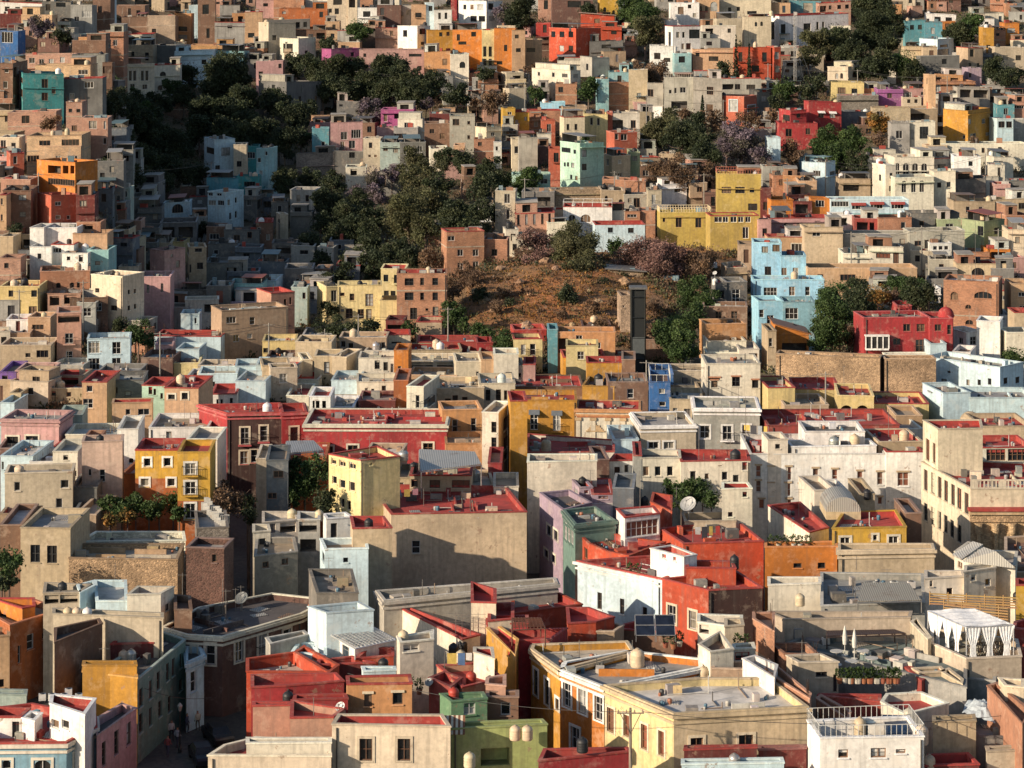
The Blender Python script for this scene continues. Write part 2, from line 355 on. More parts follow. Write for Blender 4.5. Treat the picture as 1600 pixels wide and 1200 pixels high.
def roof_clutter(root, poly, z, rt, wt):
    rg = random.Random(int(abs(poly[0][0] * 977 + poly[0][1] * 131)))
    xs = [p[0] for p in poly]; ys = [p[1] for p in poly]
    inn = inset(poly, .5)
    def pick():
        for _ in range(40):
            x, y = rg.uniform(min(xs), max(xs)), rg.uniform(min(ys), max(ys))
            if inpoly(x, y, inn): return x, y
        return None
    e = Vector(poly[1]) - Vector(poly[0]); yaw = math.atan2(e.y, e.x)
    A = abs(area(poly))
    for _ in range(int(min(40, A / 4))):
        pip = MB(); vb = MB(); lw = MB(); q = pick()
        if not q: continue
        k = rg.random(); x, y = q
        if k < .28:
            L = rg.uniform(1, 4); a = yaw + rg.choice([0, 1.5708]); x2, y2 = x + math.cos(a) * L, y + math.sin(a) * L
            if inpoly(x2, y2, inn):
                c = rg.choice([(.5, .48, .44), (.10, .09, .08), (.28, .2, .14)]); pip.bar((x, y, z + .08), (x2, y2, z + .08), .045, 'plain', c, 5); pip.bar((x2, y2, z), (x2, y2, z + rg.uniform(.4, 1.4)), .045, 'plain', c, 5)
        elif k < .55:
            h = rg.uniform(.25, .9); vb.box((x, y, z + h / 2), (rg.uniform(.4, 1.3), rg.uniform(.4, 1.0), h), 'paint', vary(rg.choice([wt, rt, (.5, .46, .4), (.3, .28, .26), (.12, .11, .1)]), .15), yaw + rg.uniform(-.2, .2))
        elif k < .70 and A > 50:
            L = rg.uniform(2, 5); a = yaw + rg.choice([0, 1.5708]); x2, y2 = x + math.cos(a) * L, y + math.sin(a) * L
            if inpoly(x2, y2, inn):
                h = rg.uniform(.3, .6); lw.box(((x + x2) / 2, (y + y2) / 2, z + h / 2), (L, .16, h), 'paint', vary(rg.choice([wt, rt]), .1), a)
        elif k < .88:
            for _k in range(2):
                pt_ = MB(); xx, yy = x + rg.uniform(-.5, .5), y + rg.uniform(-.5, .5); r = rg.uniform(.10, .22)
                pt_.lathe((xx, yy, z), [(r * .8, 0), (r, r * 1.6), (r * .7, r * 2.2)], 'plain', rg.choice([(.32, .12, .06), (.05, .05, .05), (.45, .42, .36), (.06, .14, .2), (.35, .34, .32)]), 8); pt_.build('roof_bucket', root)
        else:
            vb.box((x, y, z + .04), (rg.uniform(1, 2.4), rg.uniform(.8, 1.6), .06), 'sheet', rg.choice([(.35, .34, .32), (.22, .14, .09), (.42, .40, .36)]), yaw + rg.uniform(-.3, .3))
        pip.build('roof_pipe', root); vb.build('roof_box', root); lw.build('low_wall', root)
GLASS = [(.012, .013, .015), (.02, .02, .022), (.03, .028, .026), (.018, .022, .026), (.045, .04, .035)]
DOORC = [(.07, .035, .02), (.10, .05, .03), (.05, .045, .045), (.16, .15, .14), (.04, .06, .08), (.20, .06, .04)]
def building(foot, zt, spec):
    """foot: list of (x,y); zt: top of the parapet"""
    if area(foot) < 0: foot = foot[::-1]
    n = len(foot)
    cx = sum(p[0] for p in foot) / n; cy = sum(p[1] for p in foot) / n
    zb = min(ground(*p) for p in foot) - 1.0
    if zt - zb < 2.5: zb = zt - 3.0
    zb = max(zb, zt - 17.0) if zb > 3 else zb
    ymin = min(p[1] for p in foot); sc = FPX / ymin
    near = sc > 9.5
    root = empty('stone_wall' if spec.get('noun') == 'wall' else {'brick': 'brick_house', 'conc': 'concrete_house', 'stone': 'stone_house'}.get(spec.get('mat'), 'plastered_house'), (cx, cy, zb))
    if spec.get('noun') == 'wall': root['kind'] = 'thing'
    wt = vary(C[spec['col']], .05); mat = spec.get('mat', 'paint')
    ph = spec.get('p', 0.35 + random.random() * .5 if not near else 0.55)
    zr = zt - ph
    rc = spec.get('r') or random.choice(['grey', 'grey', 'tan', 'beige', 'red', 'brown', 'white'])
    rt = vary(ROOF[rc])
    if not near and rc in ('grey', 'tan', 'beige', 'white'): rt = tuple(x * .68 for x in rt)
    trim = vary(C[spec['trim']]) if 'trim' in spec else (tuple(min(.8, x * 1.15 + .06) for x in wt) if random.random() < .5 else tuple(x * .8 for x in wt))
    wall = MB(); wins = spec.get('wins', []); nwin = 0
    rb = spec.get('rowb')
    parts = []
    bandz = None
    if 'base' in spec:
        bc, brow = spec['base']; bandz = True
    wt0 = wt; fi_ = -1
    if 'front' in spec:   # the widest face in view gets a separate colour; umber paints shade there
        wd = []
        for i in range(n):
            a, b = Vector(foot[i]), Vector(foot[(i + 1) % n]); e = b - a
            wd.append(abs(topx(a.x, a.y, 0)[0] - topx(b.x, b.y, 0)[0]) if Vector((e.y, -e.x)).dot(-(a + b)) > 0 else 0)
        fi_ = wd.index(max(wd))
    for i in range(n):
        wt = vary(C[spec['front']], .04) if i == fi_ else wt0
        a, b = Vector(foot[i]), Vector(foot[(i + 1) % n]); e = b - a; L = e.length
        if L < .05: continue
        e /= L; nv = Vector((e.y, -e.x)); mid = (a + b) / 2
        vis = nv.dot(-mid) > 0.02 * mid.length
        holes = []
        def add(s0, s1, z0, z1, kind, arch=False):
            s0 = max(s0, .12); s1 = min(s1, L - .12); z1 = min(z1, zt - .15)
            if s1 - s0 < .25 or z1 - z0 < .25: return
            for h in holes:
                if s0 < h[1] + .08 and s1 > h[0] - .08 and z0 < h[3] + .08 and z1 > h[2] - .08: return
            holes.append((s0, s1, z0, z1, kind, arch))
        if vis:
            ka, kb = 800 + FPX * a.x / a.y, 800 + FPX * b.x / b.y
            for w in wins:
                px, row, wp, hp, kind = w
                if not (min(ka, kb) - 1 <= px <= max(ka, kb) + 1): continue
                def at(p):
                    k = (p - 800) / FPX; den = e.x - k * e.y
                    return (k * a.y - a.x) / den if abs(den) > 1e-6 else 0
                s0, s1, sm = at(px - wp / 2), at(px + wp / 2), at(px)
                if not (-0.2 <= sm <= L + .2): continue
                s0, s1 = min(s0, s1), max(s0, s1)
                # occluded by a nearer edge? the outline is near-convex, first visible edge wins
                Y = a.y + e.y * sm
                z1 = CAMZ - (row - hp / 2 - HROW) * Y / FPX; z0 = CAMZ - (row + hp / 2 - HROW) * Y / FPX
                if z1 > zt + 1 or z0 < zb: continue
                add(s0, s1, z0, z1, kind, spec.get('arch', False))
            nw = spec.get('nowin'); skip = .15 if not nw else .55
            if not wins and L > 2.0 and not (nw and (near or spec.get('tidy') or mat == 'stone')):
                zv = CAMZ - ((rb if rb else 0) - HROW) * mid.y / FPX if rb else zb + 1
                zv = max(zv, zb + .5)
                fl = max(1, int((zt - .2 - zv) / 2.7)); nc = max(1, int(L / random.uniform(2.1, 3.1)))
                if zt - zv < 1.9: fl = 0
                ww, wh = random.uniform(.85, 1.25), random.uniform(1.0, 1.5)
                for fi in range(fl):
                    for c_ in range(nc):
                        if random.random() < skip: continue
                        s = (c_ + .5 + random.uniform(-.13, .13)) * L / nc; z = zt - .75 - fi * 2.75
                        k = random.choice([1, 1, 1, .75, 1.3]); hh = wh * random.choice([1, 1, 1, 1.35, .6])
                        kd = 'w'
                        if random.random() < .13: k = random.uniform(1.5, 2.4); hh = random.uniform(1.3, 2.0); kd = 'o'
                        elif random.random() < .12: hh = 2.0; k = .9; kd = random.choice(['d', 'b'])
                        add(s - ww * k / 2, s + ww * k / 2, z - hh, z, kd)
        P = lambda s, z, d=0.0, ax=a.x, ay=a.y, ex=e.x, ey=e.y, nx=nv.x, ny=nv.y: (ax + ex * s - nx * d, ay + ey * s - ny * d, z)
        zs = sorted(set([zb, zt] + [h[2] for h in holes] + [h[3] for h in holes]))
        bz = None
        if bandz:
            bz = CAMZ - (brow - HROW) * mid.y / FPX
            if zb < bz < zt: zs = sorted(set(zs + [bz]))
        ss = sorted(set([0, L] + [h[0] for h in holes] + [h[1] for h in holes]))
        for zi in range(len(zs) - 1):
            z0, z1 = zs[zi], zs[zi + 1]; zm = (z0 + z1) / 2; st = None
            tn = wt if not (bz and zm < bz) else C[bc]
            for si in range(len(ss) - 1):
                sm = (ss[si] + ss[si + 1]) / 2
                inh = any(h[0] < sm < h[1] and h[2] < zm < h[3] for h in holes)
                if not inh and st is None: st = ss[si]
                if st is not None and (inh or si == len(ss) - 2):
                    en = ss[si] if inh else ss[si + 1]
                    wall.face([P(st, z0), P(en, z0), P(en, z1), P(st, z1)], mat, tn); st = None
        dp = .22 if near else .16
        for (s0, s1, z0, z1, kind, arch) in holes:
            tn = wt if not (bz and (z0 + z1) / 2 < bz) else C[bc]
            for q in (((s0, z0), (s0, z1)), ((s1, z1), (s1, z0)), ((s0, z1), (s1, z1)), ((s1, z0), (s0, z0))):
                (sa, za), (sb, zb_) = q
                wall.face([P(sa, za), P(sb, zb_), P(sb, zb_, dp), P(sa, za, dp)], mat, tn)
            if arch:
                r = (s1 - s0) / 2; sm = (s0 + s1) / 2; rz = min(r, (z1 - z0) * .6)
                for sg in (-1, 1):
                    pts = [P(sm + sg * r, z1 - rz, .0)] + [P(sm + sg * r * math.cos(t), z1 - rz + rz * math.sin(t), .0) for t in (.4, .8, 1.2, math.pi / 2)] + [P(sm + sg * r, z1, .0)]
                    wall.face(pts if sg < 0 else pts[::-1], mat, tn)
                    pts2 = [P(sm + sg * r * math.cos(t), z1 - rz + rz * math.sin(t), 0) for t in (0, .4, .8, 1.2, math.pi / 2)]
                    for q in range(4):
                        p0, p1 = pts2[q], pts2[q + 1]
                        wall.face([p0, p1, (p1[0] - nv.x * dp, p1[1] - nv.y * dp, p1[2]), (p0[0] - nv.x * dp, p0[1] - nv.y * dp, p0[2])], mat, tn)
            parts.append((P, s0, s1, z0, z1, kind, dp, tuple(nv)))
            nwin += 1
    wt = wt0
    # inner parapet, roof
    ins = inset(foot, .2); itint = rt if (rc == 'red' and random.random() < .7) else tuple(x * .9 for x in wt)
    for i in range(n):
        (x1, y1), (x2, y2) = ins[i], ins[(i + 1) % n]
        wall.face([(x2, y2, zr), (x1, y1, zr), (x1, y1, zt), (x2, y2, zt)], mat, itint)
    wall.build('wall', root)
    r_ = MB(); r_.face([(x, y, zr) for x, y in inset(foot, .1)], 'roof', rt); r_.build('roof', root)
    cp = MB(); o1 = inset(foot, -.06); i1 = inset(foot, .24)
    ct = vary(ROOF['red']) if (rc == 'red' and random.random() < .6) else trim
    h = .10 if near else .12
    for i in range(n):
        j = (i + 1) % n
        q = [o1[i], o1[j], i1[j], i1[i]]
        cp.hexa([(x, y, zt - .02) for x, y in q] + [(x, y, zt + h) for x, y in q], 'paint', ct, skip=(3, 5))
    if spec.get('cor'):
        for (za, zc, dd) in ((zt - .75, zt - .55, .12), (zt - .3, zt - .03, .24)):
            o2 = inset(foot, -dd)
            for i in range(n):
                j = (i + 1) % n
                q = [o2[i], o2[j], foot[j], foot[i]]
                cp.hexa([(x, y, za) for x, y in q] + [(x, y, zc) for x, y in q], 'paint', trim, skip=(3, 5))
    cp.build('coping', root)
    if mat == 'brick' and zt - zb > 4 and not spec.get('plain'):
        bd = MB(); o2 = inset(foot, -.035)
        z = zt - 2.75
        bt = vary((.42, .34, .26))
        while z > zb + 1:
            blocked = [(p[3], p[4]) for p in parts]
            if not any(z0 - .25 < z < z1 + .05 for z0, z1 in blocked):
                for i in range(n):
                    j = (i + 1) % n; q = [o2[i], o2[j], foot[j], foot[i]]
                    bd.hexa([(x, y, z) for x, y in q] + [(x, y, z + .2) for x, y in q], 'conc', bt, skip=(3, 5))
            z -= 2.75
        bd.build('floor_band', root)
    # openings
    wc = spec.get('wc'); bal = spec.get('bal')
    fr = C[wc] if wc else random.choice([(.62, .6, .56), (.10, .07, .05), (.05, .05, .05), (.22, .12, .07), (.5, .48, .45)])
    for (P, s0, s1, z0, z1, kind, dp, _nv) in parts:
        w, hh = s1 - s0, z1 - z0
        if kind == 'd':
            d = MB(); dt = vary(random.choice(DOORC), .2)
            d.face([P(s0, z0, dp * .8), P(s1, z0, dp * .8), P(s1, z1, dp * .8), P(s0, z1, dp * .8)], 'plain', dt)
            if near:
                for k in range(1, 3):
                    s = s0 + w * k / 3
                    d.hexa([P(s - .03, z0, dp * .8), P(s + .03, z0, dp * .8), P(s + .03, z0, dp * .8), P(s - .03, z0, dp * .8),
                            P(s - .03, z1, dp * .6), P(s + .03, z1, dp * .6), P(s + .03, z1, dp * .8), P(s - .03, z1, dp * .8)], 'plain', tuple(x * .6 for x in dt))
            d.build('door', root); continue
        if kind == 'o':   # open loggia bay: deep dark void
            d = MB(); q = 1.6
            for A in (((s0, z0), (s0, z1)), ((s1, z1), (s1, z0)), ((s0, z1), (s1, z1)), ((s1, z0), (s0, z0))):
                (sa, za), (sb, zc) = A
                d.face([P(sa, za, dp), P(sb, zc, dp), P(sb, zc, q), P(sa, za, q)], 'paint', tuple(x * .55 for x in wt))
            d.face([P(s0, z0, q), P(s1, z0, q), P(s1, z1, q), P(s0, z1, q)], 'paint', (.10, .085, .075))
            d.build('loggia', root); continue
        wm = MB(); d0, d1 = dp * .45, dp * .95
        def rect(m, sa, sb, za, zc, da, db, mt, tn):
            m.hexa([P(sa, za, da), P(sb, za, da), P(sb, za, db), P(sa, za, db), P(sa, zc, da), P(sb, zc, da), P(sb, zc, db), P(sa, zc, db)], mt, tn)
        fw = min(.07, w * .1)
        if sc > 6.2:
            rect(wm, s0, s0 + fw, z0, z1, d0, d1, 'plain', fr); rect(wm, s1 - fw, s1, z0, z1, d0, d1, 'plain', fr)
            rect(wm, s0 + fw, s1 - fw, z1 - fw, z1, d0, d1, 'plain', fr); rect(wm, s0 + fw, s1 - fw, z0, z0 + fw, d0, d1, 'plain', fr)
            nm = max(1, round(w / .62)); 
            for k in range(1, nm): rect(wm, s0 + w * k / nm - .028, s0 + w * k / nm + .028, z0 + fw, z1 - fw, d0 + .02, d1, 'plain', fr)
            if near:
                nr = max(1, round(hh / .75))
                for k in range(1, nr): rect(wm, s0 + fw, s1 - fw, z0 + hh * k / nr - .022, z0 + hh * k / nr + .022, d0 + .03, d1, 'plain', fr)
            # sill
            rect(wm, s0 - .08, s1 + .08, z0 - .10, z0 - .01, -.09, .0, 'plain', trim)
            if spec.get('lintel'): rect(wm, s0 - .15, s1 + .15, z1 + .01, z1 + .2, -.10, .0, 'plain', C.get(spec['lintel'], trim))
        g = MB() if sc > 8.3 else wm
        gt = random.choice(GLASS) if random.random() < .8 else random.choice([(.30, .27, .22), (.18, .12, .08), (.36, .36, .34)])
        if kind == 's': gt = random.choice([(.20, .07, .04), (.26, .09, .05), (.16, .08, .05)])
        g.face([P(s0, z0, d1), P(s1, z0, d1), P(s1, z1, d1), P(s0, z1, d1)], 'glass' if kind != 's' else 'plain', gt)
        wo = wm.build('window', root) if wm.f else None
        if wo is not None and g is not wm:
            g.build('pane', wo)
        elif wo is None: wo = g.build('window', root)
        if spec.get('sur'):
            sm_ = MB(); st = C[spec['sur']]; q = .20 if near else .16
            rect(sm_, s0 - q, s0, z0, z1, -.06, .05, 'paint', st); rect(sm_, s1, s1 + q, z0, z1, -.06, .05, 'paint', st)
            rect(sm_, s0 - q, s1 + q, z1, z1 + q, -.065, .05, 'paint', st); rect(sm_, s0 - q, s1 + q, z0 - q * .7, z0, -.065, .05, 'paint', st)
            sm_.build('surround', wo)
        if kind == 'b' or bal:
            bm = MB(); dk = (.03, .03, .03); q = .55
            rect(bm, s0 - .3, s1 + .3, z0 - .16, z0 - .02, -q, 0, 'plain', trim)
            rect(bm, s0 - .3, s1 + .3, z0 + .88, z0 + .93, -q, -q + .05, 'metal', dk)
            for sg in (s0 - .3, s1 + .27): rect(bm, sg, sg + .03, z0 + .88, z0 + .93, -q + .05, 0, 'metal', dk)
            nb = max(3, int((w + .6) / (.16 if near else .3)))
            for k in range(nb + 1):
                s = s0 - .3 + (w + .57) * k / nb
                rect(bm, s, s + .025, z0 - .02, z0 + .88, -q + .01, -q + .035, 'metal', dk)
            bm.build('balcony', root)
        if kind == 'a' or spec.get('awn'):
            am = MB(); at = C[spec.get('awn', 'redroof')]; q = .8
            am.hexa([P(s0 - .2, z1 - .05, -q), P(s1 + .2, z1 - .05, -q), P(s1 + .2, z1 + .38, 0), P(s0 - .2, z1 + .38, 0),
                     P(s0 - .2, z1, -q), P(s1 + .2, z1, -q), P(s1 + .2, z1 + .44, 0), P(s0 - .2, z1 + .44, 0)], 'cloth', at)
            am.build('awning', root)
    B = dict(root=root, foot=foot, zr=zr, zt=zt, zb=zb, Y=ymin, spec=spec, nwin=nwin, wt=wt, near=near, sc=sc)
    pxs = [topx(x, y, zt) for x, y in foot]
    B['px'] = (min(p[0] for p in pxs), max(p[0] for p in pxs)); B['row'] = max(p[1] for p in pxs); B['rowt'] = min(p[1] for p in pxs)
    BUILD.append(B)
    # words
    W = (B['px'][1] - B['px'][0]) / sc; hv = ((rb or B['row'] + 60) - B['row']) / sc
    sz = 'long' if W > 16 else 'broad' if W > 11 else 'tall narrow' if hv > 7 and W < 6 else 'tall' if hv > 8.5 else 'narrow' if W < 3.6 else 'small' if W < 6 and hv < 4.5 else 'low' if hv < 2.7 else ''
    noun = spec.get('noun') or ('building' if W > 13 else 'house')
    cw = CN[spec['col']]
    if mat == 'brick' and 'brick' not in cw: cw += ' brick'
    if mat == 'conc' and 'concrete' not in cw: cw += ' concrete'
    num = ['no', 'one', 'two', 'three', 'four', 'five', 'six', 'seven', 'eight', 'nine', 'ten', 'eleven', 'twelve']
    ft = 'with blank walls' if nwin == 0 else f"with {num[nwin]} window{'s' if nwin > 1 else ''}" if nwin <= 12 and not any(p[5] in 'do' for p in parts) else ('with an open loggia' if any(p[5] == 'o' for p in parts) else 'with many windows' if nwin > 12 else 'with a doorway')
    desc = f"{sz} {cw} {noun} {ft}".strip()
    thing(root, noun, desc, (B['px'][0] + B['px'][1]) / 2, (B['row'] + (rb or B['row'] + 30)) / 2, spec.get('k'), spec.get('group'))
    if not near and not spec.get('tidy') and W > 3.4 and n == 4 and (not spec.get('wins') or (W > 5 and random.random() < .5)): rough(root, foot, zr, zt, wt, mat, W)
    if mat in ('brick', 'conc') and random.random() < .5:
        rb_ = MB()
        for (x, y) in inset(foot, .25):
            for k in range(3): rb_.bar((x + random.uniform(-.12, .12), y + random.uniform(-.12, .12), zt), (x + random.uniform(-.2, .2), y + random.uniform(-.2, .2), zt + random.uniform(.7, 1.3)), .022, 'metal', (.12, .07, .05), 4)
        rb_.build('starter_bar', root)
    if not near and W > 3:
        q4 = inset(foot, .7)
        for _ in range(random.randint(1, 4)):
            u, v = random.random(), random.random(); x = q4[0][0] * (1 - u) * (1 - v) + q4[1][0] * u * (1 - v) + q4[2 % n][0] * u * v + q4[3 % n][0] * (1 - u) * v; y = q4[0][1] * (1 - u) * (1 - v) + q4[1][1] * u * (1 - v) + q4[2 % n][1] * u * v + q4[3 % n][1] * (1 - u) * v
            h = random.uniform(.4, 1.5); m = MB(); m.box((x, y, zr + h / 2), (random.uniform(.4, 1.4), random.uniform(.4, 1.1), h), 'paint', random.choice([(.5, .47, .42), (.10, .09, .09), (.30, .16, .10), (.3, .28, .25), (.05, .05, .05), (.16, .24, .27), (.36, .06, .04)]), random.uniform(-.3, .3)); m.build('roof_box', root)
    if near and abs(area(foot)) > 25 and ph < 1.0:
        roof_clutter(root, ins, zr, rt, wt)
    if near and W > 7 and random.random() < .6:
        dpm = MB()
        a, b = Vector(foot[0]), Vector(foot[1])
        best = None
        for i in range(n):
            a, b = Vector(foot[i]), Vector(foot[(i + 1) % n]); e = b - a; L = e.length
            if L < 4: continue
            e /= L; nv = Vector((e.y, -e.x)); fc = nv.dot(-((a + b) / 2)) / ((a + b) / 2).length
            if best is None or fc > best[0]: best = (fc, a, e, nv, L)
        if best:
            _, a, e, nv, L = best; s = L * random.choice([.04, .97]); p = a + e * s + nv * .07
            dpm.bar((p.x, p.y, zt - .2), (p.x, p.y, zb), .055, 'metal', (.12, .11, .10), 5); dpm.build('downpipe', root)
    if not near and not spec.get('tidy'):
        # nothing here was built with a level: let the courses run a little off true
        sa, sb = random.gauss(0, .022), random.gauss(0, .02)
        for c_ in root.children_recursive:
            me = c_.data; v = np.empty(len(me.vertices) * 3, np.float32); me.vertices.foreach_get('co', v); v = v.reshape(-1, 3)
            v[:, 2] += v[:, 0] * sa + v[:, 1] * sb; me.vertices.foreach_set('co', v.ravel()); me.update()
    return B

# ------------------------------------------------------------------ survey table reader
MATS = {'B': 'brick', 'C': 'conc', 'S': 'stone'}
def wlist(s, ox, oy, kind):
    out = []; w, h, y = 20, 30, 0
    for it in s.split(';'):
        if not it: continue
        k = kind
        if it[-1].isalpha(): k, it = it[-1], it[:-1]
        v = [float(x) for x in it.split(',')]
        if len(v) > 1: y = v[1]
        if len(v) > 2: w = v[2]
        if len(v) > 3: h = v[3]
        out.append((v[0] / 4 + ox, y / 4 + oy, w / 4, h / 4, k))
    return out
def parse_opts(toks, ox, oy):
    sp = dict(wins=[])
    for t in toks:
        if t in MATS: sp['mat'] = MATS[t]
        elif t == 'n': sp['nowin'] = True
        elif t in ('cor', 'arch', 'plain', 'bal', 'tidy'): sp[t] = True
        elif t.startswith('k='): sp['k'] = t[2:].replace('_', ' ')
        elif t.startswith('noun='): sp['noun'] = t[5:].replace('_', ' ')
        elif t[:2] == 'w=': sp['wins'] += wlist(t[2:], ox, oy, 'w')
        elif t[:2] == 'D=': sp['wins'] += wlist(t[2:], ox, oy, 'd')
        elif t[:2] == 'o=': sp['wins'] += wlist(t[2:], ox, oy, 'o')
        elif t.startswith('base='): a, b = t[5:].split(','); sp['base'] = (a, float(b) / 4 + oy)
        elif '=' in t:
            a, b = t.split('=')
            try: sp[a] = float(b)
            except ValueError: sp[a] = b
        else: raise ValueError(t)
    return sp
def add_F(tk, ox, oy):
    x0, xc, x1, yt, yb = [float(v) / 4 for v in tk[:5]]
    x0 += ox; xc += ox; x1 += ox; yt += oy; yb += oy
    sp = parse_opts(tk[6:], ox, oy); sp['col'] = tk[5]; sp['rowb'] = yb
    Y = depth2((x0 + x1) / 2 if x1 - x0 > 20 else xc, yb) + sp.get('dy', 0) + random.uniform(-.3, .3); s = FPX / Y
    z = pt(xc, yt, Y)[2]
    D = sp.get('d', random.uniform(4.8, 7.2) if yb < 620 else random.uniform(6, 9))
    wl, wr = (xc - x0) / s, (x1 - xc) / s
    if wl < .3 or wr < .3:
        W = wl + wr
        th = math.radians(sp['yaw']) if 'yaw' in sp else random.uniform(-.09, .09)
        if W > 14: th *= .35
        W = W / max(.5, math.cos(th)); mx = pt((x0 + x1) / 2, yt, Y)[0]
        e = Vector((math.cos(th), math.sin(th))); q = Vector((-e.y, e.x)); c = Vector((mx, Y + abs(math.sin(th)) * W / 2))
        foot = [c - e * W / 2, c + e * W / 2, c + e * W / 2 + q * D, c - e * W / 2 + q * D]
    else:
        sh, lo = min(wl, wr), max(wl, wr)
        th = math.asin(max(.12, min(.78, sh / D)))
        D = sh / math.sin(th); W = lo / math.cos(th)
        c = Vector((pt(xc, yt, Y)[0], Y))
        if wl <= wr: e1 = Vector((math.cos(th), math.sin(th))) * W; e2 = Vector((-math.sin(th), math.cos(th))) * D     # broad face right of the corner
        else: e1 = Vector((math.sin(th), math.cos(th))) * D; e2 = Vector((-math.cos(th), math.sin(th))) * W
        foot = [c, c + e1, c + e1 + e2, c + e2]
    return building([tuple(p) for p in foot], z, sp)
def add_P(tk, ox, oy):
    pts = []; i = 0
    while ',' in tk[i] and tk[i][0] in '-0123456789':
        a, b = tk[i].split(','); pts.append((float(a) / 4 + ox, float(b) / 4 + oy)); i += 1
    yb = float(tk[i]) / 4 + oy; sp = parse_opts(tk[i + 2:], ox, oy); sp['col'] = tk[i + 1]; sp['rowb'] = yb
    Y = sp['Y'] if 'Y' in sp else depth(yb) + sp.get('dy', 0)
    z = sp['z'] if 'z' in sp else CAMZ - (pts[0][1] - HROW) * Y / FPX
    foot = [ptz(a, b, z) for a, b in pts]
    sp['tidy'] = True
    return building(foot, z, sp)
TREES = []; TANKS = []
def read_tile(ox, oy, text):
    for ln in text.strip().splitlines():
        ln = ln.split('#')[0].strip()
        if not ln: continue
        tk = ln.split()
        try:
            if tk[0] == 'F': add_F(tk[1:], ox, oy)
            elif tk[0] == 'P': add_P(tk[1:], ox, oy)
            elif tk[0] == 'T':
                for q in tk[2:]:
                    v = [float(a) for a in q.split(',')]
                    TREES.append((v[0] / 4 + ox, v[1] / 4 + oy, v[2] / 4, (v[3] if len(v) > 3 else v[2]) / 4, tk[1]))
            elif tk[0] == 'K':
                for q in tk[2:]:
                    v = [float(a) for a in q.split(',')]
                    TANKS.append((v[0] / 4 + ox, v[1] / 4 + oy, v[2] / 4, (v[3] if len(v) > 3 else v[2] * 1.2) / 4, tk[1]))
        except Exception as ex:
            print('BAD LINE', ox, oy, ln, ex); raise
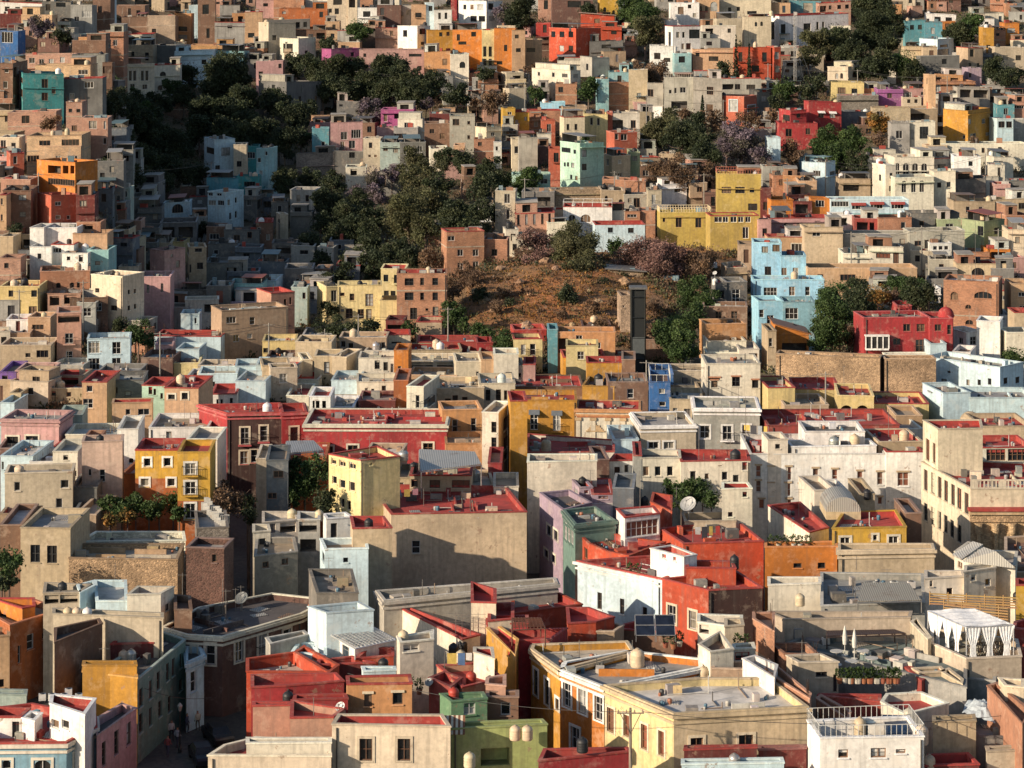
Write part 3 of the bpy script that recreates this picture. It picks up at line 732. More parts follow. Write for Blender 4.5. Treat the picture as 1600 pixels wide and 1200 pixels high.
# Survey of the town, one block of the photograph at a time (measured in quarter pixels).
# F left corner right top bottom colour ... | P roof outline ... base colour ... | T kind trees | K kind tanks
read_tile(0, 0, """
F 0 0 262 18 100 white w=45,60,30,30;110;180 r=red k=low_white_house_with_red_roof_line
F 262 262 440 10 120 greyd w=300,45,30,40;380,20,60,40
F 440 440 575 35 190 grey C w=545,90,60,40;480,120,30,30
F 580 580 690 -10 170 brickd B w=625,60,25,40
F 655 655 698 -40 165 ice w=680,60,14,30
F 698 698 905 35 125 brickd B w=810,75,18,50;865,80,25,35
F 760 760 920 105 225 brickd B n
F 920 920 1095 105 285 adobe B n d=10
F 1090 1090 1195 85 260 orangepale w=1140,180,60,30;1140,230,60,25 bal
F 1180 1180 1236 35 185 ice n
F 1236 1236 1345 -20 275 brickd w=1285,60,40,60;1300,210,20,60
F 1340 1340 1535 140 280 grey C n
F 1450 1450 1535 85 180 orangepale n dy=3
F 1530 1530 1640 75 280 peach w=1570,220,40,30
F 1090 1090 1330 320 480 ice w=1275,388,30,28 k=pale_blue-white_block_house d=9
F 1330 1330 1525 322 430 aqua n
F 1088 1088 1150 268 325 cream w=1115,300,20,20
F 1190 1190 1455 285 330 orangepale B n
F 0 0 132 90 215 maroon n
F 0 0 112 195 330 blue w=45,232,70,70 wc=white
F 130 130 325 95 225 peach n
F 490 490 620 235 335 orangepale B n
F 618 618 772 200 340 brick B w=720,265,25,35
F 770 770 955 213 300 ivory o=830,255,80,50;915,255,60,50 r=red noun=roof_terrace_house
F 772 772 955 285 405 tan w=918,355,22,50;830,345,20,40 k=tan_house_under_a_red_roof_terrace
F 955 955 1092 285 400 greyd C n
F 90 90 450 345 412 salmon B w=200,375,35,35;260,385,30,35;320,385;390,375
F 215 215 565 408 490 peach B w=255,390,30,20;520,450,60,30
F 450 450 655 345 420 grey C o=540,378,70,40
F 0 0 80 395 690 brickd n d=10
F 80 142 385 462 705 teal w=130,580,40,50;280,520,40,60;280,600,40,50;335,560,25,40;130,500,35,35 k=teal_house_with_dark_window_columns
F 385 385 640 490 670 greyd C w=555,530,60,40;450,600,30,40 wc=white
F 700 795 950 405 575 cream w=755,460,40,30;815,475,20,65;842,475;890,475;918,475;828,540,30,30;905,545 r=red k=cream_house_with_red_roof_edge
F 945 945 1125 405 590 ivory arch w=1018,462,38,34;1000,545,30,30 r=red
F 640 640 740 560 620 greyd n r=white
F 48 48 350 702 810 salmon B w=160,745,50,50 d=6
F 413 413 512 640 860 salmon B w=440,690,22,22;490,690,25,22;465,800,34,34 k=slim_brick_tower_house
F 510 510 672 740 950 salmon w=580,780,50,50;625,780,35,50;655,780,14,50;655,880,20,40
F 163 163 510 848 1015 peach B w=280,890,70,34;440,890,110,40;205,985,80,40 o=370,890,70,40
F 245 245 505 915 1020 peach B w=365,990,34,34;455,990,62,34
F 188 470 583 1018 1262 orange o=340,1060,80,50;410,1060,35,50;452,1060,25,50 w=385,1138,170,40;495,1138,30,34;222,1117,30,14 k=big_orange_house tidy
F 0 0 120 860 965 cream w=20,915,35,80;85,910,30,40
F 0 65 145 960 1130 coral w=10,1000,22,34;40,1000,20,34;95,1000,24,50 k=two-tone_coral_red_house
F 0 0 190 1122 1260 salmon w=60,1170,40,30
F 590 590 770 1010 1210 greyd w=640,1100,30,40;700,1060,30,40
F 760 760 880 1000 1110 grey n r=white
F 640 640 830 940 1015 grey n r=white
F 1255 1340 1460 872 1095 ice w=1410,945,54,50;1315,940,50,40;1360,1045,30,30 k=shaded_white_house_with_grid_windows
F 1460 1460 1540 905 1110 beige n
F 1520 1520 1620 915 1010 teal w=1570,970,50,40
F 1480 1480 1620 1105 1230 teal w=1560,1155,70,40
F 1290 1290 1490 1115 1230 tealblue n r=white
F 800 800 990 1145 1260 greyd w=850,1190,40,30;930,1190,40,30
F 660 660 790 800 930 slate w=700,860,25,30
F 450 450 660 255 340 brickd n
F 640 640 700 395 545 brickd n
T d 1400,500,170 1185,470,85 1150,600,90 1000,640,90,80 880,740,90,80 980,850,120 1110,930,130 1050,1040,120 1190,1080,110 1300,720,140 1450,720,150 1520,620,110 1250,820,110 780,700,70 1440,850,130 940,980,90 1540,800,120
T d 690,640,80 770,650,80 860,640,80 940,700,80 720,640,100 820,720,120 760,880,110 860,1000,120 700,990,90 820,1110,90 920,1130,100 660,1060,70 1020,1130,90
T g 900,700,80 1080,560,70
T j 250,165,80
T d 380,220,70
T b 320,770,70
T g 720,520,50 840,610,60
K cream 325,70,28,36 485,600,34,44 420,845,32,60 330,845,26,46 555,870,36,44 268,250,24,28
""")
read_tile(400, 0, """
F 0 0 148 0 60 rose w=60,30,30,20
F 110 110 300 -5 75 brick B n
F 145 145 446 55 140 rust n d=10
F 295 295 446 -40 58 ivory w=370,10,30,20
F 446 446 575 -30 140 cream w=510,10,55,40;465,65,18,26;505,70,26,36 k=cream_apartment_block
F 575 575 632 -30 140 cream o=600,20,40,60;600,70,40,40
F 635 635 755 50 140 white w=692,88,46,36
F 640 640 730 -20 50 brick B n
F 730 730 895 -30 35 ivory w=760,15,30,24;820
F 755 755 905 35 150 choc n
F 900 900 975 35 140 grey w=950,80,24,30
F 970 970 1062 30 170 peach w=1015,95,40,30 bal
F 1060 1060 1112 20 165 ice n
F 1112 1112 1222 65 190 white w=1147,100,16,40;1187,100,16,40
F 1218 1218 1255 -5 70 crimson n
F 1262 1440 1540 8 172 white w=1305,45,18,30;1350,45,20,30;1402,45,36,36;1360,118,40,36;1412,118,40,36;1468,40,34,40;1475,115,40,30 k=large_white_villa
F 880 1008 1085 165 325 white w=932,210,26,42;1042,197,40,36;1042,272,22,20 k=white_two-part_house
F 1072 1072 1232 190 340 mustard w=1155,215,20,26;1200,212
F 1228 1228 1425 190 425 orange w=1265,235,20,40;1360,215,30,30;1290,270,50,20
F 1412 1412 1492 190 445 lemon w=1430,320,20,64;1464,320;1430,397;1464,397 k=pale_yellow_slab_on_the_orange_apartments
F 1488 1488 1620 180 450 orange w=1522,393,36,22;1560,300,20,40
F 1512 1512 1620 165 245 cream n dy=-4
F 1050 1050 1215 325 475 orangepale w=1180,390,30,40
F 1215 1215 1330 340 490 ivory arch w=1290,405,36,40 k=little_white_shrine
F 645 645 1052 312 480 rose w=680,345,18,22;765,345;880,345,22,24;690,415,26,26;1022,425;995,345,80,18 tidy k=long_dusty_pink_house
F 400 470 648 308 410 magenta w=520,345,30,22;603,340,22,24 k=magenta_house_by_the_trees
F 512 512 648 265 310 peach n dy=4
F 0 78 240 145 340 beige w=115,240,26,32;20,280,30,30
F 80 80 335 125 190 greyd C n
F 135 265 365 240 375 ivory w=200,300,60,60;315,335,20,40 r=white
F 430 430 522 135 205 peach n
F 440 440 515 192 245 peach B n
F 508 508 610 192 265 grey C n
F 240 240 445 188 245 brickd n
F 745 745 885 175 260 salmon n r=red
F 0 0 168 385 515 pink w=30,470,26,46;150,415,20,28
F 18 18 102 378 420 peach n
F 0 190 388 518 730 greyd C n d=9 k=unfinished_dark_concrete_house
F 780 780 985 685 800 magenta n d=7 k=purple-magenta_wall_house
F 465 465 665 768 990 pink w=550,850,40,50;625,840,60,54;540,915,26,60;600,905,40,50 k=pink_house_with_broad_eaves
F 325 325 470 768 815 pink n
F 350 350 455 805 975 tealblue w=420,900,24,30
F 345 345 462 725 775 peach w=372,745,20,26
F 670 670 778 868 1040 beige w=716,908,22,36;710,975,16,16;747,975 k=beige_tower_house_at_the_ravine_edge
F 755 755 862 800 895 pink n
F 860 860 1012 800 895 grey w=900,850,80,30
F 885 1040 1050 745 855 ivory w=950,790,46,50
F 775 775 905 892 1035 mintgrey n
F 900 900 1060 890 1000 greyd C n
F 1055 1055 1212 772 900 brickd w=1165,850,34,36;1100,820,30,30
F 1085 1085 1218 712 770 maroon n r=red
F 1172 1172 1245 680 730 peach n
F 1210 1210 1368 725 910 conc w=1250,762,42,40;1330,765,18,22;1330,855,18,24 k=pale_concrete_house
F 1368 1440 1535 800 970 cream w=1400,850,24,36;1480,840,24,24
F 1362 1362 1490 870 990 brick B w=1400,900,26,26
F 1485 1485 1535 890 990 white w=1505,930,14,26
F 1545 1545 1620 680 820 yellow n
F 1235 1235 1305 910 1010 peach n
F 0 75 118 930 1180 aqua w=65,960,16,26;20,1000,22,30;30,1080,22,30 k=tall_aqua_house
F 250 250 490 960 1020 graystone S n d=3
F 480 480 672 945 1020 greyd w=600,965,36,40
F 560 560 690 1045 1110 ivory o=610,1075,40,40
F 1090 1090 1200 930 1000 ivory w=1140,960,30,30
T g 640,190,80 
T d 450,280,70 250,400,80 360,430,100 480,460,120 600,440,100 700,520,110 850,440,120 950,510,120 1100,530,100 1250,600,90 1420,460,60 100,640,110 240,720,110 340,690,70 60,830,110 180,890,100 280,850,80 560,560,100 800,560,90 1000,600,100 420,560,90
T j 690,680,80 770,730,60 1060,650,50 740,1110,80 850,1085,60 1570,90,80
T b 1480,640,80 1550,620,60 1380,640,50
T o 970,1010,100 1080,1060,90 1000,1150,110
T d 1180,1000,80 1300,1010,90 1480,1090,110 1400,1170,110 1150,1150,90 1580,1130,70 180,1130,90 350,1120,80 480,1150,90
K cream 65,125,30,36 160,110,34,34 1160,675,34,36
K black 1370,165,30,32
""")
read_tile(800, 0, """
F 165 165 255 -5 80 salmon w=212,30,26,56 wc=white
F 250 250 505 0 120 choc w=390,25,84,40;470,25,44,50 wc=white
F 550 550 665 -5 115 yellow w=635,80,18,32;580,60,20,30 arch
F 430 430 640 100 170 scarlet n k=scarlet_gabled_house
F 558 558 685 168 260 scarlet n
F 235 400 560 180 360 scarlet w=258,215,26,36;312,215,30,36;368,215;310,303,28,36;368,303 k=bright_red-orange_house_with_six_windows
F 150 150 240 148 230 red w=205,180,24,50 r=grey
F 485 485 695 258 350 greyd w=590,290,60,24 r=dark
F 0 0 82 192 460 peach w=40,315,30,24;30,230,24,24
F 75 75 187 250 400 peach w=118,312,54,26 k=peach_apartment_block
F 125 365 432 440 570 ivory w=168,468,16,26;258,470,18,30;330,472,36,26;168,530,16,20;398,470,30,26 k=ivory_house_with_a_roof_pavilion
F 160 160 295 400 445 ivory o=240,425,50,26
F 285 285 432 380 450 ivory n
F 430 500 612 360 490 conc C w=470,420,14,40 k=plain_concrete_box_house
F 330 330 440 360 450 conc w=430,390,12,40
F 272 272 405 525 605 brick B w=305,560,30,34
F 410 410 595 488 540 orangepale n
F 535 535 605 500 645 aqua n
F 700 745 832 395 490 aqua n
F 605 605 735 452 510 aqua n r=white
F 600 600 735 520 630 brick B n r=white
F 730 730 848 440 635 sand w=795,600,26,36
F 965 1005 1182 165 400 white w=1037,218,22,36;1072,218,16,36;1145,212,76,56;1068,290,18,36;1103,290,30,40;985,250,16,100 k=modern_white_cube_house tidy
F 965 965 1032 130 190 white n
F 865 865 1022 288 400 white w=908,350,40,40;970,372,40,26
F 1015 1015 1122 335 420 aqua w=1062,370,40,40
F 1190 1190 1400 165 310 ivory n
F 1180 1180 1302 240 305 grey n dy=-3
F 1130 1130 1395 308 410 peach w=1160,335,24,30;1260,365,60,30
F 990 990 1170 20 130 white w=1055,65,36,46;1110,40,22,24;1140,95,20,26
F 1035 1035 1170 -40 25 brick B n
F 1165 1165 1295 -5 120 peach arch w=1180,60,18,46;1262,40,44,60;1215,60,18,46
F 1290 1290 1620 5 105 cream w=1415,55,20,26;1360,60,20,30;1500,80,60,20
F 1450 1450 1620 105 290 beige arch w=1525,150,16,28;1560,148;1505,258,24,30 k=beige_stone_house_with_small_arches
F 1170 1170 1285 72 120 brick B n
F 1280 1280 1460 118 220 beige C n
F 1410 1410 1620 300 490 scarlet w=1428,358,26,60;1578,358,30,60;1522,430,46,40 bal k=red_house_between_cypresses
F 845 845 945 525 670 conc C w=866,585,36,46
F 950 950 1132 485 700 conc C w=990,572,18,26;1022,565,16,36;1068,562,36,36 o=1045,655,100,46 k=concrete_house_with_a_loggia
F 1135 1135 1312 490 710 conc w=1238,567,42,50;1235,675,42,46
F 1308 1308 1558 492 612 conc o=1350,543,70,34 w=1410,543,34,34;1493,545,56,30
F 1140 1140 1222 445 500 grey o=1180,485,60,20
F 1295 1450 1545 605 720 coral w=1383,660,50,74;1497,680,50,46 sur=ice k=coral_red_house_with_white-framed_windows
F 180 180 332 645 705 sky n
F 0 0 108 700 810 yellow w=5,740,14,30;85,740,16,24
F 105 105 305 692 760 brick B n
F 185 185 270 755 845 coral n
F 318 318 470 668 730 tan n
F 302 325 455 735 910 cream w=350,795,18,38;400,795 r=red k=cream_house_with_two_slit_windows
F 450 450 598 712 850 lemon w=497,757,18,46;540,757 r=red
F 595 595 628 705 840 coral n
F 622 622 798 710 840 ivory w=758,775,32,50 o=660,780,70,60
F 595 640 785 830 980 coral w=700,855,40,40;650,850,30,40
F 305 425 578 900 1185 mint w=338,940,56,30;392,950,16,26;330,1030,12,26;350,1030,14,28;380,1035,20,32;370,1108,14,28;402,1115,16,28;452,960,30,46;452,1045,30,42;425,1118,12,22 k=mint_green_tower_house
F 45 45 160 865 1070 conc C n
F 0 0 64 870 1000 cream w=28,935,26,46
F 155 155 245 840 900 ivory n
F 228 228 305 930 1090 coral n
F 0 0 240 1092 1230 mint n d=5
F 580 625 742 975 1145 sand n k=plain_sand-coloured_box
F 738 738 800 950 1120 sage n
F 565 565 835 1130 1250 brick B w=610,1160,70,20
F 720 720 800 820 900 conc n
T d 70,80,110 470,70,60
T g 750,60,120 840,120,110
T o 830,200,110
T b 900,210,60 840,480,100 760,420,60 920,460,80 130,440,60
T g 480,560,80 140,590,65
T d 1330,430,65
T c 1400,370,26,130 1482,400,22,110 1190,690,30,80
T o 930,800,125 860,850,80
T d 1050,860,130 1170,880,120 1200,970,110 1140,780,80
T b 1090,730,70 1240,750,90 1480,760,80
T j 1440,880,140 1340,930,100 1550,980,80
T b 930,1060,100 1050,1080,110 1220,1080,90
T g 100,1140,100 450,860,40
K cream 980,640,30,36 1440,478,34,36 1520,300,26,60
K black 660,680,30,36 500,680,30,40 370,115,24,30
""")
read_tile(1200, 0, """
F 8 70 532 92 255 white w=95,175,30,64;160,155,14,14;245,165,46,46;310,160,16,50;345,160,14,50;25,185,30,110 a=1 k=long_white_modern_building
F 380 380 515 165 210 ivory w=440,195,30,20 awn=redroof dy=-3
F 140 140 330 10 80 tealblue w=250,50,60,60
F 320 320 520 15 100 salmon B n
F 0 0 140 20 95 peach n
F 725 725 835 30 75 orangepale n r=red
F 995 995 1175 90 190 white w=1060,120,40,30;1130,120,40,30 r=white
F 1010 1010 1172 135 200 orange w=1060,160,26,26;1120
F 1275 1275 1475 85 150 ivory n r=white
F 1330 1330 1415 120 180 white n
F 1345 1345 1412 175 365 mustard w=1378,290,26,20 k=slim_ochre_tower_house
F 1408 1408 1485 192 240 brick B n
F 1480 1480 1570 145 220 orange w=1520,190,50,30
F 855 855 985 130 245 tealblue w=900,170,26,30;950
F 980 980 1090 140 250 tealblue w=1030,190,24,40
F 960 1060 1192 245 360 ice w=1095,325,74,40;1100,285,50,16
F 970 970 1058 295 385 sand n dy=-3
F 850 850 955 295 380 sand n r=white
F 955 955 1200 352 470 greyd C n d=5
F 1200 1250 1350 300 440 tan w=1275,330,26,46;1262,405,18,26;1315,405
F 1250 1250 1335 428 500 lilac w=1262,470,14,26
F 1420 1420 1620 298 400 beige w=1485,360,34,32;1565,360,34,32
F 1535 1535 1620 250 305 cream n
F 385 500 602 420 530 beige arch w=545,465,34,44;430,475,18,36;460,475 k=beige_belfry-like_house
F 400 400 600 515 610 lemonsand w=540,570,36,40;460,565,50,40 dy=-3
F 0 40 82 295 490 scarlet w=50,345,40,46;60,430,30,40
F 590 590 690 555 620 orangepale n
F 686 686 845 558 665 plum w=760,595,30,32 k=purple_house_with_one_window
F 838 838 1005 555 660 rose n
F 843 843 958 608 680 cream w=880,630,20,24;925
F 440 440 690 597 680 graystone S n d=4
F 1010 1010 1300 510 560 brick B n
F 1010 1010 1218 468 520 orangepale B n
F 1002 1002 1048 470 750 peach n
F 1040 1040 1200 590 660 ivory w=1080,610,30,30
F 1185 1185 1388 550 660 conc C o=1235,585,70,50;1330,585,90,50
F 1115 1250 1435 690 900 mustard w=1258,755,22,30;1347,755;1282,847,36,36;1375,835,30,20;1225,852,16,24 k=broad_ochre_house
F 1125 1125 1255 648 720 mustard n dy=4
F 1432 1432 1535 745 890 ice w=1460,780,40,40;1507,780,36,40
F 1435 1435 1540 655 750 tealblue n
F 1535 1535 1620 640 745 salmon w=1570,670,60,20
F 1480 1480 1620 590 650 brick B w=1530,620,40,20
F 1530 1530 1620 750 860 grey w=1555,780,30,40
F 240 255 462 640 810 crimson w=332,722,36,30;403,722,36,30 awn=white k=crimson_house_with_white_awnings
F 85 140 245 690 850 crimson w=115,735,44,40;190,720,24,30
F 70 70 310 770 870 crimson w=130,830,40,50;250,820,30,40
F 655 655 890 675 790 tan B w=700,720,40,50
F 880 880 1062 680 775 tan o=935,725,90,40
F 880 880 1045 765 930 ivory w=975,830,54,76;900,840,20,60 k=ivory_house_with_a_tall_window
F 770 770 885 770 930 grey C w=820,840,40,50
F 225 225 392 980 1030 aqua w=300,1000,26,16
F 220 360 445 1020 1175 ice w=305,1085,46,36;405,1085,40,36 k=small_pale_blue_house_with_two_windows
F 665 665 800 938 1040 ivory w=735,975,30,42
F 680 735 802 1035 1250 ivory w=770,1100,18,36;770,1180,26,36;700,1110,14,40
F 790 790 1042 985 1112 ivory arch w=808,1060,32,78;862,1060,38,78;920,1060,38,78;977,1060,38,78 d=9 k=white_mansion_with_a_row_of_arches
F 795 795 1040 1110 1260 ivory arch w=850,1165,30,74;910,1165;962,1165 dy=-2
F 1035 1035 1168 985 1080 grey w=1085,1040,50,40
F 1040 1040 1172 1075 1260 ivory w=1070,1157,26,32;1128,1157
F 990 990 1120 912 985 sand o=1060,945,90,50
F 1165 1165 1330 980 1130 white w=1267,1022,28,32;1185,1115,36,36 k=white_house_with_a_shadowed_side
F 1380 1480 1492 1030 1140 ivory w=1445,1075,20,64
F 1412 1412 1535 985 1060 ivory n
F 1085 1085 1620 900 985 ivory w=1345,940,20,32;1450,935,24,32;1200,940,20,20 tidy k=long_low_white_wall_house
F 445 445 640 1120 1210 tan o=520,1170,100,50 r=tan
F 100 100 230 1100 1190 orangepale n
F 190 190 305 1130 1230 peach n
F 0 0 78 862 1050 ice w=5,950,14,20
F 1420 1420 1515 1155 1240 rose n
F 1170 1170 1360 1120 1220 greyd n
F 1510 1510 1620 1130 1230 greyd w=1550,1170,40,24
F 0 0 150 1040 1110 brick B n
F 460 460 640 700 770 slate n
F 1080 1080 1200 640 740 grey w=1130,690,30,30
T d 640,60,130 780,130,100 640,190,130 420,250,110 720,250,90 560,330,90 470,340,80
T o 300,270,110 250,350,80
T d 300,530,80 240,580,70 700,400,110 900,440,80 620,440,70 550,250,70
T g 100,560,85 850,400,100
T g 1260,160,100 
T d 1200,220,90 1420,440,90 1500,490,70 1150,210,60 1560,470,60
T g 390,890,115 540,900,115 450,970,100
T b 130,940,90 30,720,50 1480,960,45 700,880,60 1290,900,50
T p 690,770,85
T d 570,1010,80 60,640,60
K cream 520,375,42,46 425,600,34,36 20,60,28,34
""")
read_tile(0, 300, """
F 18 18 192 -10 215 brickd w=50,30,50,36;140,30;48,135,40,32;142,135 d=7
F 0 0 40 20 280 peach w=10,160,14,40;10,60,14,40
F 190 320 477 28 235 coral w=363,75,38,26;363,160,32,26;428,160,22,26 k=coral_red_house_below_the_big_orange_one
F 475 475 590 25 225 maroon n
F 185 185 275 225 360 white n
F 268 268 482 225 345 white n k=blank_white_block_house
F 185 185 322 345 460 white w=247,402,26,36
F 318 318 462 330 440 white w=352,365,64,30
F 385 385 548 385 450 white w=428,415,22,24;505,415,26,44 dy=-3
F 545 545 678 365 470 aqua w=610,445,32,26
F 455 455 670 262 370 peach n
F 480 480 628 190 270 brick o=540,225,80,44
F 700 700 805 235 350 sand n
F 800 800 872 290 370 sand w=820,325,30,30
F 690 690 865 365 475 brickd w=710,410,22,40;790,410,30,40
F 0 0 82 280 420 tan n
F 0 0 128 415 590 salmon B w=40,460,28,32;50,570,20,20
F 0 0 245 592 775 lemonsand w=68,635,30,40;213,635,36,42;108,742,36,40;205,738,50,48 r=red k=pale_yellow_house_with_four_windows
F 200 250 552 500 655 brick w=270,582,26,46;365,588,32,44;450,585,30,40;490,580,20,40 arch r=tan k=brick-red_house_with_arched_openings
F 205 205 385 440 505 salmon w=290,480,70,36 arch dy=3
F 385 385 555 452 505 teal n
F 550 765 868 530 800 cream w=608,615,26,28;600,720,26,28;712,725,40,32;806,625,14,28;843,620,14,28;806,725,16,30;845,715,14,30 k=cream_corner_house_on_a_rubble_base
F 740 740 862 472 580 cream w=800,520,40,30
F 868 1055 1062 532 780 pink w=925,605,16,52;1013,598,16,54 k=dusty_pink_house_with_two_tall_windows
F 915 1028 1145 370 690 rose w=1112,455,24,44;1075,400,16,20
F 1140 1180 1288 348 640 tan w=1178,380,28,36;1182,480,28,52;1180,545,26,40;1250,462,38,42;1240,360,44,30 k=tall_tan_house_above_a_rubble_wall
F 1060 1060 1148 312 372 lemonsand n
F 965 965 1068 318 372 sand n
F 1060 1060 1292 615 720 graystone S n d=4
F 670 670 812 -20 150 mintgrey w=735,125,26,30;760,15,70,40;690,40,20,30
F 810 810 965 30 165 grey C w=870,110,30,24;960,90,20,24
F 1020 1020 1185 70 185 ice arch w=1110,105,70,56
F 860 860 1010 100 230 greyd w=970,150,30,40
F 1290 1410 1503 5 185 ice w=1325,68,48,32;1380,68,40,32;1315,15,30,20;1370,15,30,20;1430,65,16,36;1475,50,14,36;1440,150,14,44;1475,140 k=pale_blue_house_with_lilac_side
F 1500 1500 1625 -20 70 teal n
F 870 870 995 225 330 greyd o=930,275,80,60
F 1000 1000 1225 190 340 greyd C o=1050,250,80,70;1160,250,90,70
F 840 840 880 180 260 salmon n
F 1290 1290 1405 220 330 brickd w=1340,280,60,36
F 1400 1400 1620 240 340 greyd w=1480,290,40,40;1560,270,30,40
F 1300 1300 1480 330 440 greyd w=1350,380,30,30
F 1470 1470 1630 350 450 slate w=1540,400,40,30
F 1290 1290 1510 445 590 greyd n r=grey
F 1420 1420 1620 500 590 slate n
F 1430 1430 1640 575 700 aqua n r=white
F 1290 1290 1440 590 730 greyd n
F 1290 1385 1785 745 950 adobe w=1445,800,62,42;1577,805,34,48;1475,915,38,46;1560,900,32,30 k=tan_house_with_lilac_parapet
F 1300 1300 1640 692 750 lilac C n dy=4
F 1130 1130 1245 765 875 ice w=1222,805,14,36
F 960 960 1380 905 970 ice C w=1160,965,30,24 tidy
F 970 970 1080 960 1060 pink w=1055,1005,34,56
F 40 40 178 800 890 white D=112,838,26,64
F 175 175 315 785 915 peach w=237,845,72,32
F 0 0 185 885 970 peach o=90,940,160,30
F 0 0 316 960 1130 tan w=175,1020,32,26;265,1012,74,46 k=tan_house_stacked_over_a_pink_one
F 95 95 318 1120 1285 rose w=187,1165,40,38;262,1165
F 0 0 100 1128 1290 violet w=30,1165,36,36 k=violet_house_at_the_left
F 295 295 500 638 760 salmon B o=340,680,60,60;440,670,80,60
F 305 355 503 760 1095 salmon o=430,795,135,44 w=432,915,52,64b;433,1022,40,54 k=slim_salmon_house_with_stacked_balconies
F 515 545 808 920 1120 ice w=587,970,72,76;728,975,54,76;587,1075,72,72;728,1072,56,70 k=white_house_with_four_tall_dark_windows
F 1085 1085 1245 1072 1125 lemon n
F 1100 1100 1245 985 1080 ice n
F 1235 1235 1505 1088 1160 beige w=1270,1115,28,40;1355,1110,28,40;1390,1110,22,26;1440,1105,30,44
F 1470 1470 1640 1092 1215 ice n
F 1160 1160 1530 1162 1240 white n r=red
F 600 600 860 1130 1200 greyd n
F 340 340 520 1150 1250 tan o=430,1185,120,50
F 320 320 520 1085 1155 grey n
F 880 880 1080 1040 1130 choc n
T g 865,870,85 920,930,50
T d 960,130,60 1260,230,60 90,240,60 760,830,60 980,470,60
K cream 275,735,24,44 515,1120,30,50 735,470,24,40
K black 435,310,40,36 535,460,32,40 645,450,36,40
""")
